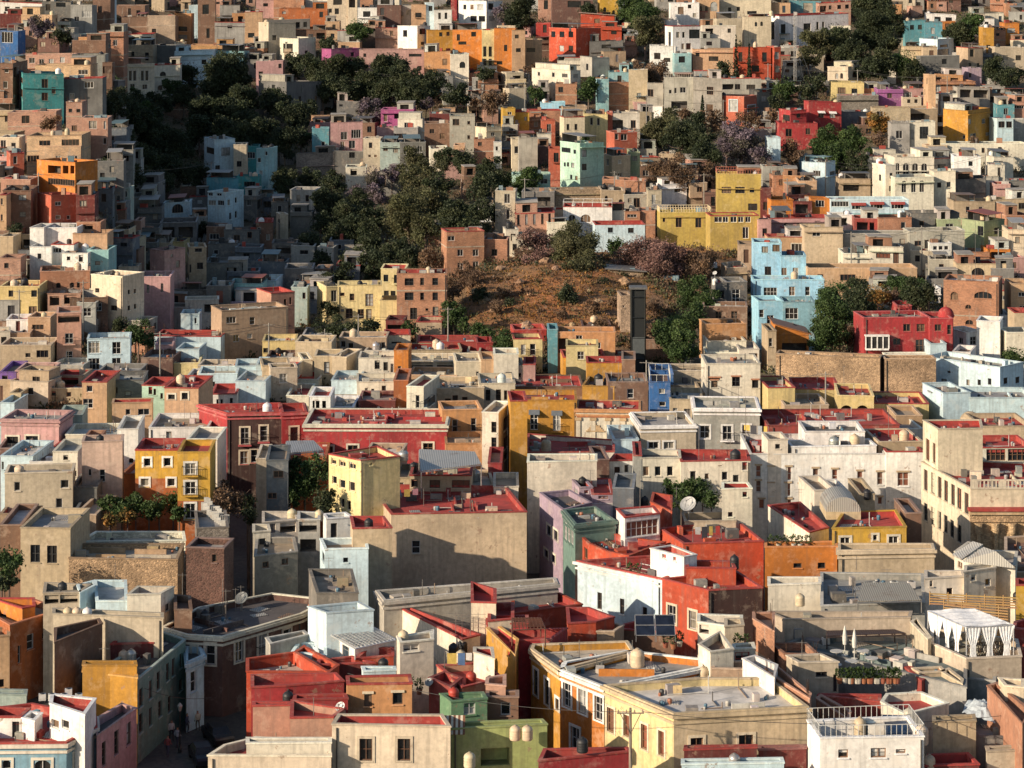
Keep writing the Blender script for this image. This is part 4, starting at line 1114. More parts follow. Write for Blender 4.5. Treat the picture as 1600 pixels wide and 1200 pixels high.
read_tile(400, 300, """
F 108 150 200 145 290 beige w=145,185,16,24
F 95 95 200 60 150 greyd n
F 212 212 372 -10 140 grey w=265,40,22,42;320,40,22,42;240,100,24,26 k=grey_house_in_the_shaded_ravine
F 215 215 350 130 240 greyd n
F 0 0 105 190 330 brickd w=20,240,22,40;75,280,22,36
F 100 100 255 322 420 greyd o=170,360,90,50
F 220 220 365 340 430 grey n
F 382 382 485 350 440 grey w=430,400,40,40
F 555 555 705 332 400 grey n r=white
F 370 370 462 485 590 brickd n
F 180 180 355 480 620 greyd w=260,560,24,40;330,550,20,40
F 220 220 320 600 740 mintgrey w=300,650,20,40
F 0 0 190 440 545 slate n
F 500 500 650 460 570 slate n
F 460 460 610 300 390 slate w=520,340,30,30
F 0 0 125 555 660 ice w=25,590,40,50
F -20 95 235 635 850 salmon w=133,705,16,52;182,695,16,52;215,680,12,44;140,820,18,40;180,805,16,40;20,720,40,60 k=salmon_corner_house_with_a_white_terrace
F 362 440 520 595 745 lemon w=487,650,36,72
F 510 510 785 585 805 lemon w=540,640,28,22;600,657,30,44;708,675,50,78;540,740,20,16;582,760,44,62;655,762,40,60;705,762,36,60 tidy k=pale_yellow_house_with_blue-framed_doors
F 780 780 935 480 690 lemon w=812,535,30,44;880,540,36,52b;815,648,30,70;857,640,30,52 r=red
F 775 775 885 680 800 lemon n dy=-2
F 880 880 1192 512 815 brick B w=957,562,56,46;1038,560,24,46;1120,560,36,46;957,652,56,50;1038,652,24,46;1120,652,34,50;985,760,44,72;1068,735,18,16;1122,745,36,56 r=red tidy k=three-storey_brick_house
F 1152 1192 1425 250 515 brick B w=1277,380,36,42;1373,380,36,42;1277,463;1373,455;1220,290,44,30 k=weathered_brick_house_on_the_slope tidy
F 1312 1312 1418 290 350 maroon n dy=-3
F 1415 1415 1570 300 495 brick B w=1490,378,36,42
F 1495 1495 1620 -5 235 beige w=1570,40,36,60;1575,140,20,60 r=tan k=beige_house_with_ivy_over_the_slope
F 1560 1560 1640 240 400 ivory n
F 810 810 925 805 885 maroon o=865,855,90,50 r=red
F 1000 1000 1160 815 880 tan n r=red
F 1010 1010 1385 940 1000 redroof n r=red tidy
F 40 40 248 935 1010 lemonsand w=60,990,30,30 r=white
F 245 245 472 940 1110 sand w=400,1005,20,34;400,1080,30,40
F 472 565 642 1035 1215 sand n k=two-faced_sand_and_white_block
F 520 520 815 912 1050 adobe w=545,950,32,44;592,965,36,46;795,960,28,44
F 522 522 640 890 930 ivory n dy=3
F 805 805 965 895 1010 cream w=877,965,62,58
F 678 678 868 995 1080 ivory n
F 640 862 875 1040 1230 ivory w=757,1080,32,54;810,1090,28,54;850,1100,18,54;687,1165,16,26;727,1175,16,26 k=ivory_house_with_dark_side_windows
F 862 862 952 992 1230 orange w=898,1105,22,34 k=narrow_orange_house_slice
F 945 945 1285 992 1060 sand n tidy
F 945 945 1255 1060 1150 cream o=1030,1085,150,40;1180,1085,100,40
F 945 945 1255 1150 1240 peach w=1105,1190,40,40
F 1250 1250 1415 1062 1240 cream w=1385,1135,18,26;1300,1180,26,40
F 1408 1408 1495 1050 1240 peach n
F 1485 1485 1640 1015 1240 ivory w=1517,1160,28,60;1580,1140,40,30
F 1320 1320 1400 1000 1070 cream n dy=3
F 60 60 265 1040 1130 choc n r=grey
F 238 290 352 1050 1185 cream w=270,1090,28,46
F 60 60 245 1130 1200 red n r=red
F 0 0 64 1085 1230 ice n
F 240 240 390 1175 1235 ivory o=290,1215,30,40;350
F 290 290 480 895 945 grey n r=white
F 1380 1380 1480 945 1010 crimson n r=red
T o 960,150,165 870,210,100 1080,90,130 1000,60,110 1060,230,110
T d 1250,180,140 1380,130,120 1330,250,90 1480,140,80 900,370,120 760,430,110 650,250,120 560,160,120 480,80,120 620,90,110 740,180,100 700,330,90 500,260,90 820,480,80 600,430,90 420,420,70 450,560,80 550,510,80 330,300,80 400,200,80 700,500,60 950,420,90
T j 740,30,80 620,20,80
T g 1240,770,90 1200,720,60 1300,830,50 1380,855,55 1530,930,85 1570,970,70 1450,880,50
T b 1300,520,100 1240,610,90 1090,420,90 1360,560,80
T d 1410,650,70 440,740,70 400,840,60 500,860,80 620,880,80 720,850,70
T g 960,850,55
K cream 1078,490,24,36
K black 650,555,32,40 140,1000,36,40
""")
read_tile(800, 300, """
F 60 60 265 0 115 greyd o=160,60,160,60
F 250 250 560 -10 100 adobe S n
F 558 558 705 -10 110 tan w=590,40,20,34;612;680,60,26,40 arch
F 700 700 860 20 115 conc w=735,55,22,28;780,70,40,60
F 850 850 935 -10 140 beige n
F 20 20 265 130 250 salmon w=40,165,16,70;90;140;190;235 r=red k=salmon_house_with_slit_windows
F 263 263 355 115 200 beige w=325,175,24,30
F 220 220 355 195 275 ivory n
F 0 0 132 278 410 ivory w=15,345,32,42;90,340,26,36
F 320 320 625 95 210 white arch w=375,165,44,46;460,165,64,50 tidy k=white_house_with_two_arches
F 545 545 705 125 200 ivory o=590,160,60,50;640,160,50,50
F 520 520 832 205 298 ice w=615,238,32,32;743,240,36,32 r=red tidy k=ice-blue_house_with_a_red_terrace
F 705 705 800 125 200 brick w=750,150,60,20
F 790 790 895 120 195 brick B n
F 925 925 1245 130 270 gold w=1042,190,38,62;1165,192,38,62;950,175,16,26 k=bright_yellow_house_with_a_balustrade lintel=brick
F 1283 1283 1557 -108 140 gold w=1505,95,58,44;1340,-10,60,40;1425,-10,60,40;1500,-10,30,30 k=tall_yellow_house_with_roof_terrace
F 1240 1240 1545 150 310 gold w=1290,172,50,36;1335,172,34,36;1385,172,40,36;1430,172,34,36;1475,172,34,36;1460,255,38,72 wc=white r=red tidy
F 1540 1540 1620 182 320 rose w=1580,260,30,50
F 1553 1553 1620 -20 140 maroon w=1590,90,40,50
F 600 600 825 505 600 adobe S w=660,560,44,40 r=grey k=little_stone_hut_with_a_tilted_roof
F 825 825 1030 515 560 orange n
F 70 70 335 535 592 greyd o=130,565,60,30;210,565,60,30;290,565,50,30 d=3 k=low_dark_shed_on_the_bare_slope
F 940 940 1060 560 600 stone S n d=2
F 20 20 170 640 665 stone S n d=1.2 noun=wall
F 300 300 520 690 712 stone S n d=1.2 noun=wall
F 680 680 750 650 870 adobe S w=697,715,14,14 d=5
F 1415 1415 1515 330 460 adobe D=1463,400,32,84 d=5
F 1345 1345 1470 475 560 tan n r=tan
F 1340 1340 1470 565 715 greyd w=1398,650,52,84 wc=white k=dark_stone_house_with_a_glass_door
F 1275 1275 1342 570 715 greyd w=1305,640,44,50 r=red
F 1195 1195 1470 720 830 brickd w=1290,770,40,50;1390,770,40,50
F 1187 1212 1465 828 1005 orangepale n k=plain_orange-brown_house tidy
F 1222 1222 1465 935 1010 ivory n dy=-3
F 1212 1212 1425 1005 1070 ivory n r=beige
F 1420 1420 1545 985 1080 ivory w=1507,1030,54,44
F 1212 1212 1552 1075 1380 ivory w=1265,1168,70,12;1400,1185,50,60;1520,1200,40,50;1265,1200,40,44 lintel=brick k=peeling_white_house_below_the_orange-brown_one
F 282 635 645 878 1060 orangepale o=320,960,60,92 w=420,920,40,50;540,960,30,40 k=orange_house_with_a_dark_garage tidy
F 225 225 285 862 1060 tealblue n
F 440 440 620 840 885 choc n dy=2
F 10 10 190 920 1050 lemon w=70,985,30,64;130,985,36,72 r=red bal k=yellow_house_with_a_porch_under_a_red_roof
F 10 10 215 865 925 red n r=red dy=2
F 0 0 150 1058 1090 redroof n r=red
F 0 0 75 1088 1240 cream w=35,1145,44,28
F 70 70 145 1080 1240 rose n
F 320 320 585 1035 1130 mustard n r=red
F 468 688 700 1068 1240 mustard w=525,1175,46,52;600,1180,50,50;560,1150,16,10 r=red k=ochre_house_with_white_roof_pipes
F 686 686 770 1050 1240 brickd n
F 590 590 770 1035 1085 ivory n r=red dy=3
F 868 868 1008 1140 1280 blue w=937,1180,30,30 r=grey
F 1000 1000 1212 1120 1240 beige n r=tan
F 1080 1080 1230 1090 1130 graystone n
T o 400,350,175 430,470,120 330,320,105 460,470,115 390,500,100
T g 660,340,65
T d 340,640,85 560,580,60
T r 170,320,115 150,420,110 800,390,130 950,400,140 890,470,110 1030,440,110 700,430,90
T b 720,470,40 -60,560,60 -40,640,70 60,640,60 240,560,50 520,720,60 560,820,50 640,690,50 300,760,40 -90,720,60
T d 120,560,45 250,450,60 -20,700,50 610,640,40
T b 1120,430,115 1230,420,90 1180,480,90 60,420,90 260,570,60
T g 1130,620,110 1210,690,85 1000,900,125 1080,960,110 1110,830,110 950,870,90 1160,760,80 1050,1010,80
T b 900,720,60 880,860,60
K white 1268,465,18,20 1268,510,18,24
K steel 365,1040,40,50
""")
read_tile(1200, 300, """
F 0 20 162 50 165 orange w=87,110,48,28;8,120,14,40
F 158 158 275 60 165 maroon o=210,105,80,60
F 268 268 392 45 160 orange w=325,75,56,42
F 125 125 262 18 70 coral n dy=4
F 0 0 392 165 265 pink w=110,200,20,20;310,195,36,30 k=low_pink_house_under_orange_ones
F 390 390 880 50 165 ice w=450,75,110,34;565,95,80,28a;680,90,76,30a;810,90,76,30a tidy base=aqua,132 k=pale_house_with_red_awnings
F 395 395 535 145 220 white o=450,185,90,50
F 690 690 898 165 265 brick B w=845,210,28,42 k=small_brick_house_with_one_window
F 540 540 695 170 260 redroof o=590,215,70,50;650,215,30,50
F 228 228 468 225 415 sand n k=plain_sand_block_house
F 0 0 232 285 385 peach w=180,350,66,50 sur=ivory
F 85 85 232 228 290 white w=180,255,80,30
F -92 -92 85 320 550 sky w=50,350,46,44;-20,360,40,40;0,500,40,70 k=tall_sky-blue_house
F 80 80 238 398 555 sky w=100,497,36,54;172,497
F -92 -92 352 550 700 sky w=150,620,38,58;247,620,30,56;15,625,84,56 tidy
F -60 -60 97 685 880 sky w=15,812,44,84b;-40,760,30,50
F 93 93 292 690 880 steel w=148,760,80,70
F 470 470 905 262 410 conc w=755,305,32,16;838,312,32,38;560,330,30,30 tidy k=wide_grey_concrete_house
F 885 885 1232 245 425 conc w=940,318,48,32;992,325,28,56;960,398,24,32
F 1015 1015 1148 322 440 white w=1045,350,26,26;1080;1115 k=white_kiosk-like_box
F 632 632 845 345 475 ivory w=720,400,90,30s;800,410,36,70s r=white k=ivory_pavilion_with_red_lattice_windows
F 470 470 640 385 475 ivory n
F 248 248 932 478 575 peach w=328,530,38,32;500,535,96,40;683,540,36,46 tidy r=tan k=long_peach_garden_house
F 1238 1350 1505 185 375 sage w=1330,240,40,60;1430,240,32,40;1460,330,26,30 k=sage_green_house
F 1500 1500 1640 238 420 cream w=1560,300,30,40
F 895 895 1200 135 230 greyd w=960,195,30,30;1090,190,90,44 r=grey
F 1060 1060 1205 172 240 sage n
F 1160 1160 1420 60 150 tan w=1250,110,26,40;1330,110,26,40
F 1400 1400 1640 50 140 tan n
F 1490 1490 1640 150 240 brick n
F 1215 1215 1385 378 430 brick B n
F 1375 1375 1515 362 425 orange o=1440,395,90,40
F 1185 1185 1490 455 560 sand w=1312,505,84,60 arch r=red
F 1115 1440 1522 565 850 brick B w=1165,650,48,52;1252,718,38,28;1258,815,50,32;1345,645,112,44;1345,785,120,60;1490,700,24,44 arch tidy k=large_brick_mansion_with_arched_windows
F 1395 1395 1525 500 575 brick B n dy=4
F 1520 1520 1640 575 820 peach w=1585,640,40,28;1590,735,40,50
F 1540 1540 1640 755 905 sand n
F 1490 1490 1640 880 1030 ivory n
F 598 598 1018 788 1040 crimson w=868,848,46,46;955,848,52,48;805,935,48,40;958,960,72,76b r=dark k=crimson_villa_with_a_domed_turret tidy
F 805 805 898 712 800 crimson n dy=3 tidy
F 1012 1012 1155 792 1040 crimson w=1063,848,42,42;1133,860,26,60
F 730 730 1025 1018 1060 ivory n d=2 tidy
F 1015 1015 1115 950 1075 ice n tidy
F 1155 1240 1362 882 1010 white w=1203,930,28,38;1283,930,40,52 k=white_modernist_house
F 1312 1450 1512 812 1025 white n tidy
F 1160 1265 1352 1005 1105 white w=1213,1050,42,50
F 1425 1425 1505 772 820 white w=1465,795,26,12
F 48 48 255 895 1020 orange o=165,975,155,62 k=orange_shed_with_a_sloping_tiled_roof tidy
F 0 0 52 870 1080 tan w=15,940,26,54
F 68 700 735 1040 1240 stone S n tidy d=3 k=rubble_retaining_wall noun=wall
F 730 730 1050 1045 1240 stone S n tidy d=3 noun=wall
F 1040 1450 1640 1098 1265 ice w=1100,1185,34,34;1250,1190,20,36;1320,1190,20,36;1385,1185,22,40;1485,1180,26,40;1560,1175,26,40;1130,1125,20,14 k=pale_blue_house_beside_the_stone_wall tidy
T g 420,650,130,110 390,790,150 350,900,120 450,890,90
T d 590,690,100,140 560,600,80 920,650,100 1010,620,70 620,840,80
T p 690,650,85 
T b 520,900,80 760,650,70
T g 860,590,140,70 780,590,70 940,600,70
T g 1550,1040,80
T y 1440,1065,55,40
K black 258,165,26,40 655,125,32,40 1150,440,40,56 1460,455,46,60
""")
read_tile(0, 600, """
F 285 285 525 30 100 tan w=330,60,40,30;430,65,30,30
F 512 512 668 -10 175 peach w=560,30,38,40;550,122,62,60 k=peach-brick_house_with_a_dark_door
F 665 665 895 -20 120 greyd B w=720,40,30,40;800,60,40,30
F 683 700 948 122 265 peach w=800,175,30,36;898,175,72,40;760,145,14,10;790,145;820,145;850,145 r=red k=low_peach_house_with_small_vents
F 885 1025 1032 12 190 mint w=940,40,24,50;967,50,16,40;1010,75,16,36
F 1025 1025 1240 28 275 peach w=1072,80,42,30;1155,75,38,42;1085,225,30,62;1185,215,42,30 sur=ivory k=peach_house_with_white-framed_windows
F 1320 1320 1478 65 165 white w=1360,115,16,40;1385;1445,105,22,36 r=red
F 1470 1470 1660 -15 130 ice n
F 1240 1240 1480 -60 60 ice w=1265,20,34,70;1330,20,34,70
F 0 0 368 228 395 pink w=78,355,72,54;200,350,76,52 sur=ivory cor k=pink_house_with_two_white-framed_windows r=grey
F 365 365 512 200 330 mintgrey w=405,300,40,40
F 0 0 90 120 190 ice n r=grey
F 60 60 130 60 140 sand n
F 410 410 740 320 395 ivory n r=white tidy
F 733 733 862 285 580 white arch w=820,480,32,34;800,423,12,12 k=white_tower_house_with_an_arched_window
F 488 512 760 365 750 blush w=562,553,18,42;640,573,36,78;672,720,32,36 k=weathered_pale_pink_tower_house
F 505 505 608 362 450 brick n dy=-3
F 930 930 1300 275 375 white w=1055,325,34,56 r=tan
F 1170 1345 1358 348 590 ivory n
F 760 760 850 565 710 rust n dy=2
F 845 845 1112 415 740 yellow base=rust,590 w=920,490,44,52;1045,488,46,54;905,615,52,50;1070,615,48,50 sur=white wc=white r=red k=yellow_house_with_a_rust-red_base tidy
F 1110 1295 1312 430 860 yellow base=rust,730 w=1190,530,66,72b;1190,650,66,80b;1190,795,62,96 sur=white wc=white r=red k=yellow_wing_with_white_balcony_doors tidy
F 0 30 445 562 820 beige w=108,640,38,56;405,625,52,52;370,745,42,62;15,635,20,50;250,775,42,32;170,592,24,12;255,592 r=grey k=weathered_beige_house_with_six_windows d=12
F 330 330 485 425 650 ivory w=460,560,38,36;410,460,30,30
F 185 185 365 490 570 white w=240,520,40,20;320,510,40,24
F 0 0 205 455 560 ice w=12,510,24,50 r=white
F -10 -10 165 405 460 choc n r=dark
F 185 185 335 400 440 rose n r=red
F 445 445 605 650 790 greyd n
F 465 465 600 820 900 adobe n
F 0 0 100 815 870 adobe n
F 100 100 460 820 880 slate n
F 125 125 440 905 1130 sand w=220,1060,60,110;325,1065,62,110 r=grey tidy k=low_sand-coloured_house_behind_the_left_tree
F 0 0 135 885 1060 brickd n
P 480,990 1160,980 1150,925 600,925 1030 ivory S n r=beige k=long_stone-walled_terrace_roof
P 430,1090 1110,1100 1150,1000 480,1000 1135 stone S n r=beige k=terrace_house_of_weathered_stone
F 1160 1400 1430 1030 1250 choc S w=1340,1090,30,50 k=dark_stone_house_beside_the_lane
F 1155 1230 1425 905 1060 graystone S n tidy
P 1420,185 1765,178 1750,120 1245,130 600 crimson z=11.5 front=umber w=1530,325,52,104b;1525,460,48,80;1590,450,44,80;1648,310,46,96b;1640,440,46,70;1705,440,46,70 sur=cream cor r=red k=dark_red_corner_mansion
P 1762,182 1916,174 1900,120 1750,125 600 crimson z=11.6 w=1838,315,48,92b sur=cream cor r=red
T g 690,770,80 760,800,70 850,770,75 930,790,70 1000,760,80 1080,740,80 1120,800,60
T p 800,830,60 680,850,50
T b 1440,750,120 1400,690,80
T g 60,1110,110,100 10,1180,90
T d 1550,740,70 1560,820,60
K cream 120,540,60,66
K black 625,360,34,40
""")
read_tile(400, 600, """
F 335 335 465 80 260 white o=385,165,24,120;425,165,24,120;360,165,14,120 r=red k=white_house_with_tall_slender_columns tidy
F 450 450 608 148 225 white w=540,195,50,16 tidy
F 190 190 330 75 140 ivory n r=red
F 640 640 870 105 200 maroon n r=grey tidy
F 470 470 645 -20 90 ice n
F 630 630 880 -10 115 ivory w=690,40,20,30;730,45;800,30,30,40
F 760 760 960 160 215 ivory n r=tan
F 310 310 1035 215 262 beige n r=beige tidy d=16
F 300 300 1192 258 450 crimson w=450,415,62,52;605,405,62,46;763,398,56,36;1075,400,62,62 sur=ivory cor trim=ivory r=red tidy k=long_crimson_hall d=10
F 860 860 950 -20 185 rust n
F 940 1048 1135 20 240 ivory w=1068,110,44,42;1010,110,24,80 bal k=ivory_house_with_stacked_balconies
F 1125 1125 1425 30 175 sand w=1200,120,40,60;1245,110,36,80;1305,115,36,70
F 1130 1165 1412 165 390 orangepale w=1243,265,34,86b;1360,255,34,84b;1243,347,36,28;1360,343,34,28 k=peach_house_with_four_dark_openings tidy
F 1185 1185 1425 375 500 orangepale n r=tan tidy
F 1412 1515 1592 182 515 ivory w=1487,270,32,68;1487,370,32,72;1487,457,22,34;1562,450,22,36 w=1562,245,28,80s;1562,365,28,72s k=narrow_ivory_house_with_red_shutters tidy
F 1395 1395 1620 0 160 cream w=1515,80,32,92;1560,70,20,60;1450,70,30,70
F 105 200 230 432 520 tan n
F 175 175 440 455 540 rust n r=red
F 65 65 200 480 790 slate w=140,565,62,44;100,700,60,40
F 0 0 70 470 640 beige n
P 655,480 900,455 760,390 455,440 860 lemon w=485,482,34,42;540,496,40,42;602,510,44,44;490,600,30,50;540,625,36,54;600,640,36,60;580,760,26,60;540,745,26,60;720,500,16,16 wc=cream r=red tidy k=pale_yellow_three-storey_corner_house
P 845,815 1692,800 1560,640 700,630 1140 sand w=1000,1020,52,82;730,1010,36,60 r=red tidy k=big_sand-coloured_hall_with_a_red_roof z=9.5
P 605,905 850,900 800,830 590,830 1150 sand n r=red tidy dy=-3
F 960 960 1345 575 710 sand w=1118,625,66,52s;1280,625,112,50s;990,620,40,50 r=red tidy k=penthouse_under_the_metal_canopy dy=-2
F 870 870 960 590 700 sand w=905,645,40,60 tidy
F 655 655 885 470 660 adobe n tidy
F 1485 1485 1640 645 740 ivory n r=tan
F 1340 1340 1490 640 710 sand n
P 40,870 265,850 250,800 40,800 960 ivory D=98,890,48,86 o=200,890,100,80 r=grey
P 262,850 400,850 400,805 262,800 1100 grey o=325,890,110,70;325,1010,100,80 r=grey
P 440,845 605,835 560,805 420,815 1010 white D=487,915,40,90 r=grey k=small_white_stair_house_with_a_brown_door
P 430,1035 702,1030 690,960 400,970 1230 ice w=420,1080,16,60;560,1100,30,30 r=tan k=ice-white_house_under_the_sand_wall
P -20,930 90,920 80,880 -20,880 1080 ivory D=40,1000,40,70 r=grey
P -10,1080 260,1050 240,960 0,960 1180 graystone w=60,1130,40,40;180,1110,40,40 r=tan
F 1450 1450 1535 498 630 crimson n tidy
T g 300,600,135,150 380,520,90 240,690,80
T d 440,740,80,110
K cream 225,815,60,72 395,790,50,50
K steel 920,425,64,64 1372,570,60,76
K black 985,520,40,60 790,650,30,40 705,840,28,40
K white 800,730,44,50
""")
read_tile(800, 600, """
F -10 -10 95 108 525 mustard n r=red tidy
F -10 -10 405 105 325 mustard w=138,235,48,104b;280,240,48,104b awn=slate wc=white r=red tidy k=ochre_house_with_two_awninged_balconies
F 400 400 802 165 335 ivory w=0,0,1,1 cor trim=orangepale r=red tidy k=ornate_cream_house_with_pilasters
F 440 640 692 18 165 mustard n
F 0 0 445 20 110 brickd n r=red
F 600 600 850 -10 165 brickd w=740,60,40,60
P 92,430 640,425 640,352 100,312 500 ivory n r=red k=white_house_with_a_long_red_roof
F 635 635 792 350 445 ice n tidy
P 605,482 775,478 770,440 640,440 600 white r=red w=657,560,34,84d;715,530,26,50
F 525 525 608 475 620 choc n tidy
P 95,490 530,482 530,440 100,440 730 ivory n r=beige k=blank_weathered_cream_wall_house
F 160 160 300 605 680 rose n
F 805 805 1152 265 425 beige w=885,383,64,44;980,383,64,44 sur=white trim=white cor r=grey tidy k=beige_house_with_a_white_cornice
F 1138 1138 1548 158 415 grey w=1345,305,58,88b;1465,300,50,88b;1205,300,60,80 sur=white trim=white cor r=grey tidy k=grey_house_with_white-framed_balcony_doors
F 862 862 990 -10 255 blue w=937,45,38,32;940,125,40,30 tidy k=deep_blue_narrow_house wc=ivory
F 985 985 1190 100 265 sand w=1095,195,40,80d;1020,160,30,20 tidy
F 985 985 1190 12 110 greyd o=1040,70,70,70;1130,70,80,70 dy=2 tidy k=dark_loggia_over_a_sand_house
F 1185 1185 1545 60 170 tan o=1260,110,60,50;1400,110,90,50 r=tan
P 802,465 1055,462 1050,415 800,410 690 ivory w=837,545,40,62;912,545,40,62;988,545,40,62 wc=ivory r=dark k=grey-white_house_with_three_square_windows
P 1055,485 1490,478 1470,415 1030,412 700 ivory w=1132,575,38,62;1218,578,28,38;1330,575,38,54;1400,595,40,54;1455,510,34,60s r=red k=ivory_house_under_a_red_roof_strip
P 1312,660 1502,655 1475,618 1312,618 960 ivory w=1455,690,28,32;1365,815,30,30 r=red k=leaning_ivory_annex_with_water_stains
P 318,790 500,745 360,665 172,682 1180 lilac w=232,915,26,62;275,945,26,62;260,1090,24,50;215,1060,24,50 sur=ivory r=dark k=lilac_house_on_the_dark_street z=10
P 395,882 645,855 520,768 320,790 1180 greenblue w=335,930,18,90;355,945,18,90;375,960,18,90;335,860,14,30;355,872,14,30 r=dark cor k=green_ornate_house_on_the_dark_street z=10
F 350 420 505 650 775 lilac w=400,690,22,70;465,675,30,24 r=red tidy
F 500 500 635 690 795 lilac w=570,700,60,36 r=red tidy
F 350 350 640 755 800 white n tidy
F 630 630 760 655 800 slate n
F 760 760 810 450 690 grey n
P 390,918 480,1000 590,1048 730,1078 960,990 720,960 440,880 1180 scarlet w=410,1020,22,90;462,1060,22,70 r=red k=curved_orange-red_house z=8.6
P 705,838 925,812 885,765 652,782 960 white w=815,900,200,100s r=red k=white_rooftop_cube_with_grey_shutters z=10.9
P 865,740 1000,800 1000,700 880,680 830 scarlet n r=red z=10.6
P 1070,1000 1572,985 1400,850 925,905 1075 scarlet n r=red k=low_red-walled_terrace_house z=9.2
P 1080,860 1400,860 1390,800 1060,810 950 beige n r=dark z=9.6
P 410,1108 938,1222 1130,1150 870,1075 1365 ice w=548,1355,28,104;688,1390,28,96;830,1445,28,100 cor trim=white r=red z=8.6 k=long_ice-blue_house
P 865,1030 1075,1085 1155,1070 1000,1010 1190 white w=950,1075,26,32;1015,1090,20,30 r=red z=10.8 k=white_penthouse_on_the_ice-blue_house
T g 1120,670,100 1000,655,60 1250,720,70 1190,640,60 1060,720,70
K black 440,620,36,44 830,740,40,80 1390,1120,50,90
K cream 400,580,50,60
""")
read_tile(1200, 600, """
F 0 0 170 25 215 lemonsand n r=red
F 160 160 450 35 150 lemonsand n r=red
F 105 105 380 135 225 tan n r=tan dy=-2
F 440 440 662 78 245 lemonsand arch o=490,180,80,94;590,180,78,94 r=red tidy k=pale_yellow_house_with_two_arches
F 655 655 1005 125 235 lemonsand n r=red
F 800 800 965 200 300 stone n r=tan
F 820 820 970 285 355 ivory arch w=900,325,60,40
F 0 0 825 262 305 redroof n r=red tidy d=10 dy=-14
F 230 230 605 300 390 white w=432,350,34,60 r=dark tidy dy=-19 d=6 k=white_penthouse_with_a_dark_roof
F 690 690 970 365 430 tan n r=red dy=-17 tidy
F 150 150 685 395 455 white n r=tan tidy d=3.5 dy=-16.5
F 0 0 125 350 435 ivory w=60,390,30,30 dy=-18.6 tidy d=4
F -112 -112 740 440 840 white w=20,560,34,84s;20,660,34,80s;210,660,34,70s;418,670,34,70s;575,680,34,70s;800,690,34,60s;130,750,34,60s;130,560,34,84s;298,570,36,84s;418,575,34,84s;575,585,34,80s;700,590,36,80s;-60,545,30,70s;-60,640,30,70s;125,660,34,80s;-40,750,34,60s;290,650,30,24;700,730,28,46s r=red tidy k=long_white_palace yaw=0 lintel=tan dy=14 d=11
F 738 738 968 425 830 white w=845,595,70,86s;860,745,38,52 r=red tidy k=white_gabled_end_of_the_palace yaw=0 lintel=tan dy=13.2 d=11
P 1062,285 1342,280 1330,225 968,228 520 cream w=997,410,24,134s;1037,430,18,124s r=red z=16 k=cream_tower_block_with_red_parapets
P 1265,655 1660,655 1660,500 1060,470 958,490 960 cream w=985,600,24,130s;1030,620,24,130s;1072,645,24,130s;1112,668,24,130s;1155,692,24,130s;1195,715,26,130s;1240,745,26,130s w=985,800,24,110;1030,825,24,110;1070,850,24,110;1110,875,24,110;1150,905,24,110;1195,935,26,110 r=red z=11.5 k=cream_street-long_mansion_with_brown_shutters
F 1335 1335 1660 268 380 sand w=1400,345,60,20;1470;1540;1600 r=red tidy
F 1340 1340 1660 400 510 ivory w=1425,440,120,80;1560,440,120,80 r=red tidy dy=-2 k=ivory_roof_room_with_wide_windows
F 1030 1095 1272 60 235 ice n tidy k=pale_blue_house_with_a_rubble_dome
F 1265 1265 1660 90 235 ice w=1380,205,64,30;1505,205,64,30 r=grey tidy
P 400,905 865,895 800,790 470,800 1010 yellow w=483,980,62,44;670,960,28,36;785,975,62,48 wc=white sur=ivory r=red z=10.5 k=yellow_penthouse_with_a_tin_vault
P -20,1022 432,1018 440,985 -20,990 1165 orange w=185,1135,52,30;335,1135,48,38 r=grey k=orange_house_with_a_planted_roof z=9.0
P 440,1045 1040,1035 1030,1000 440,1000 1180 sand n r=tan cor z=9.0 k=sand_house_with_a_heavy_cornice
F 240 290 430 668 830 ivory w=440,715,40,30 r=tan
F 430 430 520 690 790 white w=445,720,36,24
P 0,760 260,930 380,900 200,740 1000 ivory n r=red z=9.5
F 575 575 668 690 780 sand n tidy
F 860 860 960 810 990 brickd n
P 1240,1100 1545,1140 1560,1050 1290,1040 1300 ivory w=1330,1230,40,40;1290,1280,30,40 r=grey k=white_shed_house_on_the_right
P 1165,1050 1240,1090 1340,1010 1250,990 1200 ivory w=1200,1130,30,40 r=grey
P 1480,1180 1660,1180 1660,950 1480,960 1280 adobe n r=brown
K black 620,690,44,60 
K cream 640,720,60,60
""")
